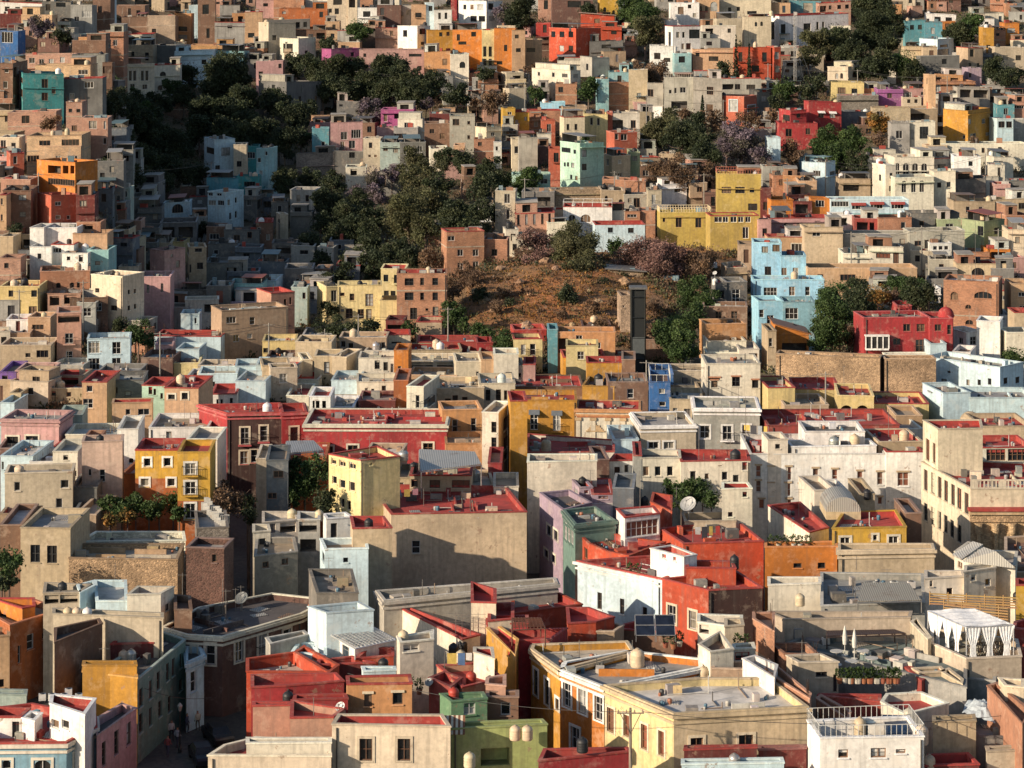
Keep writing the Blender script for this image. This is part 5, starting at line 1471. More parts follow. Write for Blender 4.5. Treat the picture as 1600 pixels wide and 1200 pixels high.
read_tile(0, 900, """
P 140,205 220,190 215,140 -60,140 330 orange w=15,275,50,80 r=red z=8 k=orange_house_at_the_left_edge
P 62,310 345,225 335,190 220,150 -80,230 760 rust w=190,410,44,96;120,490,18,110;275,375,22,40 r=tan z=7.2 k=rust_brown_house_with_stained_side
P -80,385 60,375 60,320 -80,330 780 peach w=10,670,30,50 r=beige Y=205
P 270,110 500,105 570,55 280,45 220 beige o=320,130,90,90;430,130,110,80 r=beige
P 500,110 600,60 590,30 480,60 220 ice n r=grey
P 600,160 795,160 790,30 590,30 230 ice n r=white k=white_roof-terrace_with_high_walls
P 795,120 1005,115 1088,70 860,68 245 ivory w=1045,195,24,44;900,170,14,14 r=red k=small_ivory_box_with_a_red_roof
P 330,240 1020,265 1020,235 330,205 370 beige n r=white k=long_pale_terrace_slab
P 1090,215 1200,215 1190,130 1090,120 270 brickd n r=brown
P 1390,385 1885,240 2060,150 1700,110 1240,200 1010,325 1165,372 850 choc w=1315,490,58,130;1495,470,50,130;1640,430,52,130b;1793,370,46,74;1215,470,30,60 sur=ivory cor trim=ivory r=dark k=brown_corner_house_with_white_window_frames z=7
P 860,650 1160,400 1000,345 700,540 1160 greenblue w=880,760,22,114;940,710,20,114;990,655,20,114;1048,600,18,110;1083,570,18,110;1130,530,14,90;940,880,18,114;880,920,22,120;1130,680,24,70;1000,830,20,100;1060,800,20,100 trim=mintgrey r=dark z=7 k=long_green_house_on_the_shaded_street
P 515,560 855,560 850,535 520,535 790 mustard n r=tan z=8 k=ochre_gable_wall_in_the_sun
P 515,600 858,640 855,560 520,545 790 mustard n r=dark z=7.2 dy=2
P 1165,545 1275,500 1250,440 1160,440 900 ice w=1210,660,36,130 cor r=dark z=6
P 690,430 960,420 1000,350 800,350 520 maroon n r=red z=7.7
P 340,420 640,300 620,270 340,330 560 brickd n r=dark
P 605,1005 855,830 760,800 590,900 1280 pink w=805,985,28,140;728,1040,28,150;650,1110,26,150 trim=rose r=dark z=6.3 k=pink_house_beside_the_blue_one
P 415,1045 605,945 600,880 200,800 -60,830 -60,1050 1290 steel w=265,1190,110,80;478,1150,34,96;537,1120,38,104;40,1180,60,60 arch sur=ivory trim=ivory cor r=red z=6.6 k=slate-blue_corner_house_with_ivory_arches
P 310,800 530,870 600,770 320,740 1010 white w=345,925,46,54;408,928,46,54 r=red z=8.7 k=white_penthouse_on_the_blue_house
P -40,885 130,885 190,830 -40,820 1010 white D=100,960,50,100 r=red z=7.66
P 135,890 215,910 265,860 190,850 1010 white n r=dark z=7.6
P -60,740 165,745 170,715 -60,710 800 mintgrey n r=dark z=6.9
T d 30,30,80,60
K cream 425,240,56,66 480,240,50,66 520,305,28,40 772,515,46,56
K steel 820,500,60,90
K black 390,50,44,56 1280,250,50,70
K white 545,255,30,40
""")
read_tile(400, 900, """
P 440,235 735,215 640,165 325,195 480 ice r=beige w=355,420,20,20 z=11 k=pale_blue-white_block_with_a_blank_shaded_side
P 620,460 875,400 735,325 455,365 525 white D=470,430,24,60;560,470,40,80 r=white z=8.6 k=white_room_under_a_lattice_roof
P 90,430 330,370 300,345 60,390 520 grey n r=white z=8.6
P 220,480 440,500 440,420 260,420 540 ice n r=white z=8
P 800,158 1885,50 1870,15 750,95 300 conc n r=beige cor z=9.5 k=long_grey_cornice_building
P 950,230 1290,400 1400,370 800,140 480 ivory n r=red z=8.6 p=1.2 k=long_white_courtyard_wall
P 1345,165 1500,170 1500,85 1345,40 260 cream n r=red z=11
P 1450,285 1610,270 1610,170 1455,175 400 cream n r=red z=10
P 900,420 1110,400 1100,350 880,380 520 ivory w=970,440,100,60 r=grey z=10
P 930,520 1110,500 1110,420 905,470 650 white n r=white z=8.4 k=white_house_with_a_lattice_balcony
P 240,480 455,610 520,560 300,440 640 scarlet n r=beige z=8.2
P 620,520 860,500 860,450 700,450 640 scarlet n r=red z=8.2
P 385,560 740,545 600,505 385,530 640 maroon n r=red z=8
P 670,600 875,590 870,570 660,570 640 ice n r=white z=9
P 570,680 975,675 965,620 565,630 875 orangepale w=700,775,48,78;885,765,62,74 lintel=cream r=red z=9.6 k=peach_house_with_two_brown_windows
P -30,700 185,690 550,660 500,610 -30,620 830 crimson n r=red z=8.4
P -60,600 450,605 240,478 -60,520 720 scarlet n r=beige z=8.1 p=.9
P 230,780 575,770 560,740 240,745 900 crimson n r=red z=8.8
P -20,815 215,810 210,790 -20,790 930 salmon n r=red z=8.6
P 215,890 485,885 560,830 220,780 1000 salmon n r=red z=8.9
P 475,930 1215,945 1165,870 515,868 1260 cream w=687,1085,80,138;925,1085,80,138 wc=wood sur=beige r=red z=9.3 k=cream_house_with_two_brown_gridded_windows
P -300,1125 470,1130 470,1040 0,1010 -200,1060 1300 cream n r=red z=7.4 k=low_cream_courtyard_house
P -60,1050 470,1045 470,1015 -60,1015 1110 ivory n r=white z=8.2
P 1215,700 1290,640 1180,600 1080,640 780 redroof n r=red z=8.8
P 1130,560 1290,700 1540,640 1430,540 780 brick n r=red z=8.6
P 1360,480 1490,520 1480,450 1360,450 570 ivory n r=red z=10
P 1435,680 1560,690 1560,620 1440,640 800 salmon n r=beige z=9.5
P 1220,790 1445,770 1420,730 1150,740 925 green w=1335,830,74,76 r=white z=9.2 k=green_rooftop_house_with_a_square_window
P 1440,760 1640,760 1640,720 1440,720 930 brickd w=1560,830,60,80 r=dark z=9.0
P 1220,960 1820,930 1790,900 1220,920 1290 lime o=1495,1130,180,110 r=brown z=8.4 k=lime_green_house_with_cream_tanks
P 1440,330 1620,500 1640,400 1500,300 600 mustard w=1580,470,16,60 r=red z=9.4
P 1440,300 1700,300 1700,250 1440,250 420 crimson n r=red z=9.6
P 380,110 640,110 600,-40 330,-40 180 graystone o=450,60,80,60 r=tan z=10
K cream 920,380,64,80 975,350,40,50 1280,520,64,50 1335,1155,70,80
K red 1345,640,64,90 1235,720,52,80
K black 200,740,46,90 1290,440,56,80 795,560,50,50 1235,470,40,60
""")
read_tile(800, 900, """
P -10,410 245,400 345,330 -10,340 640 crimson n r=red z=9.2
P 350,300 525,290 640,260 480,200 340,200 420 scarlet n r=red z=9.2
P 0,240 440,180 300,110 0,70 330 scarlet n r=red z=8.3 k=curved_red_parapet_house
P 530,350 640,350 700,310 600,290 420 tan n r=dark z=8.4
P 600,330 1010,360 1000,310 760,290 430 brickd n r=red z=7.8
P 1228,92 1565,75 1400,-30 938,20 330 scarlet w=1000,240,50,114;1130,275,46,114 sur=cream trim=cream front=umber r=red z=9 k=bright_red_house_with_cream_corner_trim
P 1090,-50 1400,-45 1380,-90 1090,-95 60 scarlet n r=red z=10
P 300,590 118,460 130,430 720,410 760,470 1120 mustard w=150,665,26,160;220,725,26,160;285,800,22,70 sur=white trim=sand cor r=beige z=9 k=ochre_terrace_house_nearest_the_lane
P 577,700 303,592 330,540 720,470 1180,520 1190,575 1180 orange w=345,745,48,150;442,785,50,150;543,828,50,150;395,1015,54,140 sur=white trim=white cor r=grey z=9 k=orange_house_with_white_cornice_and_white-framed_windows
P 1012,865 1850,820 1610,640 1180,640 580,685 1240 lemon w=618,900,44,150s;718,935,38,134s;828,1005,38,154s;935,1045,36,154s;1155,1050,80,80;1462,1032,90,80 sur=cream trim=sand front=sand cor r=white z=9.4 k=large_cream-yellow_corner_building
P 1165,430 1240,480 1385,460 1300,350 600 ivory n r=brown z=10.4
P 1160,290 1440,330 1440,250 1160,240 420 ivory o=1200,330,60,60 r=grey z=9.8 k=ivory_terrace_house_with_an_air_unit
P 1380,460 1520,455 1510,420 1380,430 600 ivory w=1440,520,90,90 wc=red r=white z=9.5
P 1505,270 1640,350 1640,230 1505,230 600 brick B n r=beige z=10.6
P 1250,580 1560,590 1560,530 1250,540 660 adobe n r=grey z=9.2
P 1440,520 1640,640 1660,560 1520,500 700 white n r=grey z=10.2
P 165,1160 745,1100 720,1075 200,1085 1300 crimson n r=red z=7.6
P 1075,1090 1530,1075 1530,1060 1080,1065 1200 maroon n r=red z=7.4
P 1060,1180 1700,1170 1690,1140 1060,1150 1320 ice n r=white z=7.0
P 1330,320 1450,310 1440,270 1330,270 400 cream n r=beige z=10.4
K cream 20,985,60,76 95,985,60,76 1195,620,50,110 1255,620,50,90
K black 440,1060,60,80 
K steel 1390,1160,70,80
""")
read_tile(1200, 900, """
P 0,60 330,50 330,10 0,10 180 ivory n r=grey z=9.4
P 330,190 980,170 970,-10 330,-20 230 grey n r=grey z=8.6
P 980,20 1230,5 1220,-30 980,-30 180 ivory w=1135,100,38,50;1020,40,20,50 r=tan z=10.5 k=white_house_with_a_round_dome
P 1225,-20 1425,-50 1400,-80 1230,-60 150 ivory w=1285,10,30,40;1375,40,34,46 r=grey z=11
P 105,275 890,262 900,225 0,225 400 beige n r=beige z=9.6 k=long_beige_roof_parapet
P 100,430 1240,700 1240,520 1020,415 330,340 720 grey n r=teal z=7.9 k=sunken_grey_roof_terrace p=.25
P 1240,520 1585,505 1560,400 1020,330 1020,425 680 beige n r=beige z=8.8 k=beige_block_under_the_white_tent
P 890,290 1000,400 1020,390 930,265 470 beige n r=beige z=9.4
P 100,490 325,500 235,420 15,425 560 brick B n r=dark z=9.0
P 190,545 440,540 330,490 115,500 735 beige w=335,615,72,32 D=420,670,24,110 r=beige z=9.2 k=beige_roof_house_with_a_slot_window
P -20,600 260,770 270,740 0,520 790 brick B n r=beige z=9.6
P 310,750 705,790 705,745 320,740 880 redroof n r=red z=7.6
P 300,770 500,900 520,850 330,745 960 brick n r=red z=7.8
P 705,790 860,870 1130,800 960,730 740,740 900 ivory n r=red z=8.0 k=white-walled_house_with_a_red_roof
P 325,1015 975,1005 880,880 245,905 1300 white w=470,1110,62,52;690,1105,96,60;830,1095,62,26 r=white z=8.8 p=1.1 k=white_house_with_a_blue_roof_panel
P 1030,915 1300,910 1290,870 1030,880 1180 tan n r=tan z=8.2 k=plain_tan_wall_house
P 1300,1010 1640,1010 1640,790 1220,790 1130 greyd n r=grey z=6.8
P 1590,930 1370,690 1430,670 1650,850 1080 brick n r=brown z=9.4 k=brick_wall_painted_with_murals
P 950,610 1110,600 1080,570 900,580 740 sand n r=grey z=8.0
P 1080,600 1215,680 1220,650 1130,580 760 sand n r=beige z=8.0
P 1220,640 1420,660 1430,600 1240,600 740 grey n r=grey z=7.2
P 840,560 960,660 990,640 870,550 740 redroof n r=red z=7.8
P 1480,690 1600,700 1600,650 1440,640 780 cream n r=beige z=10
P 60,780 300,900 280,1000 0,1100 1200 adobe n r=brown z=6.5
P -60,1090 240,1080 240,1060 -60,1065 1220 maroon n r=red z=6.8
P 1370,1100 1650,1090 1640,1060 1360,1070 1300 beige n r=white z=6.8
P 980,1190 1320,1180 1250,1110 1000,1120 1290 maroon n r=red z=6.2
P 1550,60 1650,60 1650,20 1550,20 190 yellow n r=red
P 1530,330 1650,340 1650,260 1540,290 420 redroof n r=red z=8.4
K cream 575,940,72,120 960,920,84,120 1515,740,66,76 200,150,60,70 1010,1170,60,110
K white 640,940,50,80
K beige 880,870,56,90
K black 1560,150,40,40
""")
# ------------------------------------------------------------------ vegetation
LEAFC = dict(d=[(.042, .055, .026), (.058, .068, .032), (.034, .046, .024)], g=[(.050, .085, .026), (.062, .095, .030), (.040, .068, .022)],
    o=[(.085, .088, .040), (.070, .072, .034), (.105, .098, .048)], j=[(.16, .125, .15), (.13, .10, .125), (.18, .14, .15), (.10, .09, .07)],
    b=[(.14, .09, .06), (.12, .075, .045), (.19, .12, .07)], p=[(.30, .15, .04), (.22, .12, .035), (.16, .12, .04)],
    r=[(.20, .115, .10), (.16, .095, .075), (.24, .14, .12)], c=[(.030, .045, .020), (.022, .034, .016)], y=[(.30, .26, .10), (.24, .22, .09)])
TWORD = dict(d=('tree', 'dark dense evergreen tree', 'tree'), g=('tree', 'bushy mid-green tree', 'tree'), o=('tree', 'tall loose olive-grey tree', 'tree'),
    j=('jacaranda_tree', 'violet flowering jacaranda tree', 'tree'), b=('dry_bush', 'dry brown leafless bush', 'bush'), p=('tree', 'orange-brown autumn-coloured tree', 'tree'),
    r=('dry_tree', 'dry pinkish-brown twiggy tree', 'tree'), c=('cypress_tree', 'slim dark cypress tree', 'tree'), y=('agave_plant', 'spiky yellowish agave plant', 'plant'))
def leafmesh(name, root, P, D, S, cols):
    """P centres, D axis directions, S sizes -> one mesh of folded leaf sprays"""
    n = len(P); rng = np.random.default_rng(n)
    ax = D / np.maximum(1e-6, np.linalg.norm(D, axis=1))[:, None]
    rv = rng.normal(size=(n, 3)); sd = np.cross(ax, rv); sd /= np.maximum(1e-6, np.linalg.norm(sd, axis=1))[:, None]
    nn = np.cross(ax, sd)
    a = P - ax * S[:, None]; b = P + ax * S[:, None]
    w = S * rng.uniform(.42, .7, n)
    l = P + sd * w[:, None] + nn * (w * .35)[:, None]; r = P - sd * w[:, None] + nn * (w * .35)[:, None]
    V = np.stack([a, l, b, r], 1).reshape(-1, 3).astype(np.float32)
    me = bpy.data.meshes.new(name); me.vertices.add(4 * n); me.vertices.foreach_set('co', V.ravel())
    me.loops.add(6 * n); me.polygons.add(2 * n)
    base = np.arange(n)[:, None] * 4
    idx = (base + np.array([[0, 1, 2, 0, 2, 3]])).ravel().astype(np.int32)
    me.loops.foreach_set('vertex_index', idx)
    me.polygons.foreach_set('loop_start', np.arange(0, 6 * n, 3, dtype=np.int32))
    at = me.attributes.new('tint', 'FLOAT_COLOR', 'FACE')
    at.data.foreach_set('color', np.repeat(np.concatenate([cols, np.ones((n, 1))], 1), 2, axis=0).astype(np.float32).ravel())
    me.materials.append(M['leaf']); me.update(calc_edges=True); me.validate()
    o = bpy.data.objects.new(name, me); COL.objects.link(o); o.parent = root; o['_w'] = root['_w']
    return o
def tree(cx, cy, rx, ry, kind, Y=None, h0=None):
    rng = np.random.default_rng(int(cx * 31 + cy * 7) % 99991)
    row = cy + ry * 1.05
    if Y is None: Y = depth2(cx, row)
    s = FPX / Y; RX = rx / s; RZ = ry / s; RY = RX * .9
    X, _, Z = pt(cx, cy, Y); Y2 = Y
    zg = ground(X, Y) - .2 if h0 is None else h0
    zg = min(zg, Z - RZ * .6)
    nm, words_, cat = TWORD[kind]
    root = empty(nm, (X, Y2, zg))
    tk = MB(); bc = vary((.14, .10, .075), .2); top = Vector((0, 0, Z - zg))
    lean = Vector((rng.uniform(-.15, .15) * RX, rng.uniform(-.1, .1) * RX, 0))
    tr = max(.10, .055 * (RX + RZ) / 2 + .05) * (1 if kind not in 'bry' else .6)
    W = lambda v: (X + v[0], Y2 + v[1], zg + v[2])
    fork = Vector((0, 0, max(.4, top.z - RZ * .55))) + lean * .5
    if kind == 'c': fork = Vector((0, 0, top.z + RZ * .5))
    if kind != 'y':
        tk.bar(W((0, 0, -.6)), W(fork), tr, 'bark', bc, 7, tr * .7)
    lobes = []; nl = int(np.clip(10 + RX * RZ * .9, 10, 44))
    if kind == 'c':
        for i in range(9):
            u = i / 8; lobes.append((Vector((0, 0, top.z - RZ + 2 * RZ * u)), RX * (1.0 - .8 * u) * .9, RZ * .22))
    elif kind == 'y':
        pass
    else:
        for i in range(nl):
            d = rng.normal(size=3); d /= np.linalg.norm(d); q = rng.uniform(.2, .92)
            k = rng.uniform(.20, .42)
            p = Vector((d[0] * RX * q, d[1] * RY * q, max(-.9, d[2]) * RZ * q)) + top + lean
            lobes.append((p, RX * k, RZ * k * .85))
            if i < 14: 
                m = fork.lerp(p, .5) + Vector((0, 0, -.08 * RZ))
                tk.bar(W(fork), W(m), tr * .5, 'bark', bc, 5, tr * .32); tk.bar(W(m), W(p), tr * .32, 'bark', bc, 5, tr * .1)
                if kind in 'br':
                    for _ in range(7):
                        q2 = p + Vector(rng.normal(size=3) * RX * .3); tk.bar(W(p.lerp(m, rng.uniform(0, .7))), W(q2), tr * .12, 'bark', bc, 3, .015)
    if kind == 'y':
        for i in range(70):
            an = rng.uniform(0, 6.28); el = rng.uniform(.3, 1.4); L = RX * rng.uniform(.7, 1.1)
            b0 = Vector((rng.uniform(-.6, .6) * RX, rng.uniform(-.3, .3) * RX, .1))
            tk.bar(W(b0), W(b0 + Vector((math.cos(an) * math.cos(el), math.sin(an) * math.cos(el), math.sin(el))) * L * .7), .07, 'leaf', LEAFC['y'][i % 2], 3, .01)
        tk.build('leaves', root)
    else:
        tk.build('trunk' if kind != 'b' else 'stem', root)
        dens = dict(b=.45, r=.36, j=.7, o=.62).get(kind, float(rng.uniform(.75, 1.1)))
        ls = .17 if s > 9 else .21 if s > 7 else .25
        P = []; D = []; Sz = []; Cc = []
        cs = np.array(LEAFC[kind])
        for (p, a, c) in lobes:
            n = int(min(1100, dens * 16 * a * (a + c) / (ls * ls) * .42)) + 20
            d = rng.normal(size=(n, 3)); d /= np.linalg.norm(d, axis=1)[:, None]
            q = rng.uniform(.25, 1.0, n) ** .5 * (1 + .22 * np.sin(d[:, 0] * 5 + p.x) * np.sin(d[:, 2] * 6 + p.y))
            pos = np.array(p)[None] + d * np.stack([a * q, a * q, c * q], 1)
            P.append(pos); D.append(d * .5 + rng.normal(size=(n, 3)) * .8 + np.array([0, 0, -.25])); Sz.append(rng.uniform(.6, 1.35, n) * ls)
            base = cs[rng.integers(len(cs))] * rng.uniform(.75, 1.3)
            Cc.append(np.clip(base[None] * rng.uniform(.7, 1.35, (n, 1)), .008, .6))
        n = int(min(5000, 5 * dens * (RX + .5) * (RZ + .5) / (ls * ls) * .5)); d = rng.normal(size=(n, 3)); d /= np.linalg.norm(d, axis=1)[:, None]
        if kind != 'c':
            pos = np.array(top + lean)[None] + d * np.array([RX, RY, RZ * .95]) * (rng.uniform(.1, 1.1, n) ** .45)[:, None]
            P.append(pos); D.append(rng.normal(size=(n, 3)) + d * .4); Sz.append(rng.uniform(.5, 1.2, n) * ls)
            Cc.append(np.clip(cs[rng.integers(len(cs), size=n)] * rng.uniform(.6, 1.3, (n, 1)), .008, .6))
        P = np.concatenate(P); leafmesh('crown' if kind != 'b' else 'twigs', root, P, np.concatenate(D), np.concatenate(Sz), np.concatenate(Cc))
    big = 'large ' if max(RX, RZ) > 4.6 else 'small ' if max(RX, RZ) < 2.3 else ''
    grp = None
    thing(root, cat, big + words_, cx, cy, None, grp)
for (cx, cy, rx, ry, kind) in TREES: tree(cx, cy, rx, ry, kind)
# ------------------------------------------------------------------ ground
def relief(x, y):
    r = 0.0
    for (p, row, sx, sy, h) in ((850, 455, 17, 18, 3.2), (930, 430, 14, 14, 1.5)):
        X, Y, _ = pt(p, row, depth(row)); r += h * math.exp(-((x - X) / sx) ** 2 - ((y - Y) / sy) ** 2)
    return r
def make_ground():
    xs = np.concatenate([np.arange(-420, -120, 20), np.arange(-120, 121, 2.5), np.arange(140, 421, 20)])
    ys = np.concatenate([np.arange(60, 290, 20), np.arange(290, 720, 2.5), np.arange(720, 1300, 40)])
    from mathutils import noise
    V = []; F = []; T = []
    nx = len(xs)
    for y in ys:
        for x in xs:
            z = ground(x, y) + relief(x, y) - .06
            if y > 310: z += .5 * noise.noise((x * .13, y * .13, 0)) + .25 * noise.noise((x * .4, y * .4, 3))
            if 335 < y < 460 and -25 < x < 45:
                px, row = topx(x, y, z); k = math.exp(-((px - 880) / 190) ** 4 - ((row - 470) / 80) ** 4)
                z += k * (1.5 * (abs(noise.noise((x * .10 + 3, y * .05, 7))) - .25) + .5 * noise.noise((x * .3, y * .3, 9)))
            V.append((float(x), float(y), float(z)))
    for j in range(len(ys) - 1):
        for i in range(nx - 1):
            a = j * nx + i; F.append((a, a + 1, a + nx + 1, a + nx))
            x, y, z = V[a]; px, row = topx(x, y, z)
            k = math.exp(-((px - 850) / 150) ** 4 - ((row - 470) / 75) ** 4)
            k2 = math.exp(-((px - 1000) / 160) ** 4 - ((row - 420) / 50) ** 4)
            k = max(k, .6 * k2)
            base = np.array((.13, .095, .06)); hot = np.array((.44, .17, .058))
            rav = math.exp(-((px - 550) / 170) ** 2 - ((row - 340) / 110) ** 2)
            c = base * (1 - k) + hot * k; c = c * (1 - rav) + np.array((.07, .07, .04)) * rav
            T.append((float(c[0]), float(c[1]), float(c[2])))
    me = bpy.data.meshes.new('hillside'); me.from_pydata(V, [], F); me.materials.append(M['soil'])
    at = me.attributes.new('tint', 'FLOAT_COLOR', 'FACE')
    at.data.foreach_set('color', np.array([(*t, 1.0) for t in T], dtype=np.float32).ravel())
    me.polygons.foreach_set('use_smooth', [True] * len(F))
    o = bpy.data.objects.new('hillside', me); COL.objects.link(o); o['kind'] = 'structure'
    s = MB(); s.face([(-160, 110, 0), (160, 110, 0), (160, 294, 0), (-160, 294, 0)], 'street', (.1, .1, .1))
    s = s.build('street'); s['kind'] = 'structure'
make_ground()

# ------------------------------------------------------------------ things on the roofs
def onroof(px, row):
    best = None
    for B in BUILD:
        x, y = ptz(px, row, B['zr'])
        if inpoly(x, y, B['foot']) and (best is None or y < best[1]): best = (x, y, B['zr'], B)
    if best: best[3]['used'] = True; return best
    for B in BUILD:
        if B['px'][0] <= px <= B['px'][1] and -14 < row - B['row'] < 10:
            d = abs(row - B['row'])
            if best is None or d < best[4]:
                y = B['Y'] + 2.0; best = (pt(px, row, y)[0], y, B['zr'], B, d)
    if best: best[3]['used'] = True; return best[:4]
    Y = depth(row); x, y, z = pt(px, row, Y)
    return (x, Y, max(z, ground(x, Y)), None)
TANKC = dict(black=(.018, .018, .02), cream=(.55, .44, .30), red=(.40, .05, .03), steel=(.45, .44, .42), white=(.68, .68, .66), beige=(.42, .38, .32))
TANKW = dict(black='black ribbed water tank', cream='cream ribbed water tank', red='red water tank', steel='silvery steel water tank', white='white water tank', beige='beige water tank')
def tank(px, row, w, h, kind):
    x, y, z, B = onroof(px, row + h / 2)
    s = FPX / y; r = min(.85, max(.42, w / s / 2)); H = min(2.6, max(1.1, h / s))
    c = vary(TANKC[kind], .12); m = MB(); mt = 'metal' if kind == 'steel' else 'plain'
    prof = [(r * .92, 0), (r, .06)]
    nr = 4
    for k in range(nr):
        a = .06 + (H * .68) * k / nr; b = .06 + (H * .68) * (k + 1) / nr
        prof += [(r, a + .04), (r * 1.04, (a + b) / 2), (r, b - .02)]
    prof += [(r * .93, H * .80), (r * .62, H * .91), (r * .30, H * .95)]
    m.lathe((x, y, z), prof, mt, c, 16)
    o = m.build('water_tank', None, True)
    l = MB(); l.lathe((x, y, z), [(r * .30, H * .95), (r * .30, H), (r * .12, H * 1.03)], mt, tuple(q * .7 for q in c), 12); l.build('lid', o)
    thing(o, 'water tank', TANKW[kind], px, row)
for t in TANKS: tank(*t)
random.seed(21)
_far = [B for B in BUILD if not B['near'] and not B['spec'].get('tidy') and B['px'][1] - B['px'][0] > 16]
random.shuffle(_far)
for B in _far[:70]:
    B['used'] = True
    ins = inset(B['foot'], 1.0); q = random.choice(ins); p = topx(q[0], q[1], B['zr'])
    s = FPX / q[1]
    tank(p[0], p[1] - .75 * s, 1.15 * s, 1.5 * s, random.choice(['black', 'black', 'black', 'cream', 'cream', 'white']))

def dish(px, row, r, tint=(.62, .62, .60), desc='white satellite dish on a short mast'):
    x, y, z, B = onroof(px, row + r * 1.6); s = FPX / y; R = r / s
    cz = CAMZ - (row - HROW) * y / FPX
    if cz - z < R * .7: cz = z + R
    m = MB(); m.bar((x, y, z), (x, y, cz), .05 + R * .03, 'metal', (.3, .3, .3), 6)
    u = Vector((-.35, -.62, .70)).normalized(); a = u.orthogonal().normalized(); b = u.cross(a)
    o = m.build('satellite_dish')
    d = MB(); c0 = Vector((x, y, cz)); n = 24; rings = [(0, 0), (.4, .05), (.75, .16), (1.0, .30)]
    pts = [[c0 + a * (R * q * math.cos(2 * math.pi * j / n)) + b * (R * q * math.sin(2 * math.pi * j / n)) + u * (R * hh) for j in range(n)] for q, hh in rings]
    for k in range(3):
        for j in range(n):
            q = (j + 1) % n
            d.face([tuple(v) for v in ((pts[k][j], pts[k][q], pts[k + 1][q], pts[k + 1][j]) if k else (pts[0][0], pts[1][q], pts[1][j]))], 'plain', tint)
            e = [v - u * .03 for v in ((pts[k][j], pts[k + 1][j], pts[k + 1][q], pts[k][q]) if k else (pts[0][0], pts[1][j], pts[1][q]))]
            d.face([tuple(v) for v in e], 'plain', tint)
    d.build('reflector', o)
    f = MB(); f.bar(tuple(c0 + a * R * .9 + u * R * .28), tuple(c0 + u * R * .9), .025, 'metal', (.2, .2, .2), 4)
    f.bar(tuple(c0 - a * R * .9 + u * R * .28), tuple(c0 + u * R * .9), .025, 'metal', (.2, .2, .2), 4)
    f.box(tuple(c0 + u * R * .9), (.14, .14, .14), 'plain', (.2, .2, .2)); f.build('feed_arm', o)
    thing(o, 'satellite dish', desc, px, row)
dish(1076, 789, 13, (.38, .38, .37), desc='large white satellite dish on a red roof')
dish(532, 1105, 8); dish(671, 1071, 7, (.4, .4, .38), 'grey satellite dish on a short mast'); dish(378, 936, 11, (.13, .14, .14), 'wide grey mesh satellite dish')
dish(1116, 118, 3.5); dish(1117, 427, 3.5)

def pole(px, rtop, rbot, r=.03, desc='thin metal antenna pole', name='antenna', arms=(), roof=True, tint=(.28, .26, .24)):
    if roof: x, y, z, B = onroof(px, rbot)
    else:
        y = depth(rbot); x, _, z = pt(px, rbot, y); z = ground(x, y) - .3
    zt = CAMZ - (rtop - HROW) * y / FPX
    m = MB(); m.bar((x, y, z), (x, y, zt), r, 'metal', tint, 6, r * .7)
    for (dz, L) in arms:
        m.bar((x - L, y, zt - dz), (x + L, y, zt - dz), r * .6, 'metal', tint, 4)
    o = m.build(name); thing(o, 'antenna', desc, px, (rtop + rbot) / 2); return (x, y, zt)
for (px, a, b) in ((712, 957, 990), (722, 960, 992), (735, 962, 996), (747, 958, 992), (752, 964, 994)):
    pole(px, a, b, .03, 'rooftop television antenna with crossbars', arms=((.1, .7), (.45, .5), (.8, .6)))
for (px, a, b) in ((1000, 735, 800), (1057, 760, 805), (348, 905, 962), (353, 920, 980), (1165, 620, 700), (1092, 660, 718), (905, 1000, 1030), (988, 1000, 1035), (1253, 1000, 1040), (490, 1090, 1130),
    (660, 905, 930), (1582, 345, 410), (1524, 345, 430), (180, 880, 905), (285, 895, 935), (163, 1010, 1040), (1338, 868, 890), (590, 870, 890), (1240, 1100, 1130), (1520, 640, 660)):
    pole(px, a, b, .035, 'slim rooftop antenna mast', arms=((.2, .45),) if px % 2 else ())
def mast():
    y = depth(122); x, _, z = pt(1242, 122, y); zt = CAMZ - (18 - HROW) * y / FPX
    m = MB(); t = (.45, .44, .42)
    P = [(-.3, -.2), (.3, -.2), (0, .35)]
    for a in P: m.bar((x + a[0], y + a[1], z - 1), (x + a[0], y + a[1], zt), .055, 'metal', t, 5)
    k = z; i = 0
    while k < zt - .9:
        for j in range(3):
            a, b = P[j], P[(j + 1) % 3]
            m.bar((x + a[0], y + a[1], k), (x + b[0], y + b[1], k + .9), .03, 'metal', t, 4)
        k += .9
    for (dx, dy) in ((7, -3), (-6, -3), (3, -6)):
        m.bar((x, y, z + (zt - z) * .62), (x + dx * .6, y + dy * .6, z - .5), .02, 'metal', t, 3)
    o = m.build('radio_mast'); thing(o, 'radio mast', 'tall slender lattice radio mast with guy wires', 1242, 70, 'lattice radio mast')
mast()
def utility_pole(px, rtop, Y, nick):
    x, _, zt = pt(px, rtop, Y); m = MB(); t = (.23, .19, .15)
    m.bar((x, Y, 0), (x, Y, zt), .15, 'bark', t, 8, .10)
    m.bar((x - 1.0, Y - .12, zt - .35), (x + 1.0, Y - .12, zt - .35), .06, 'bark', t, 5)
    for sg in (-1, 1): m.bar((x, Y - .12, zt - 1.9), (x + sg * .75, Y - .12, zt - .4), .035, 'metal', t, 4)
    o = m.build('utility_pole'); thing(o, 'utility pole', 'wooden utility pole with a braced crossarm', px, rtop + 40, nick)
    g = MB()
    for k in (-.9, -.3, .3, .9): g.lathe((x + k, Y - .12, zt - .3), [(.05, 0), (.07, .08), (.04, .2)], 'plain', (.3, .2, .15), 8)
    g.build('insulator', o)
    return (x, Y - .12, zt - .25)
pa = utility_pole(985, 1106, 171, 'wooden pole in front of the cream-yellow building')
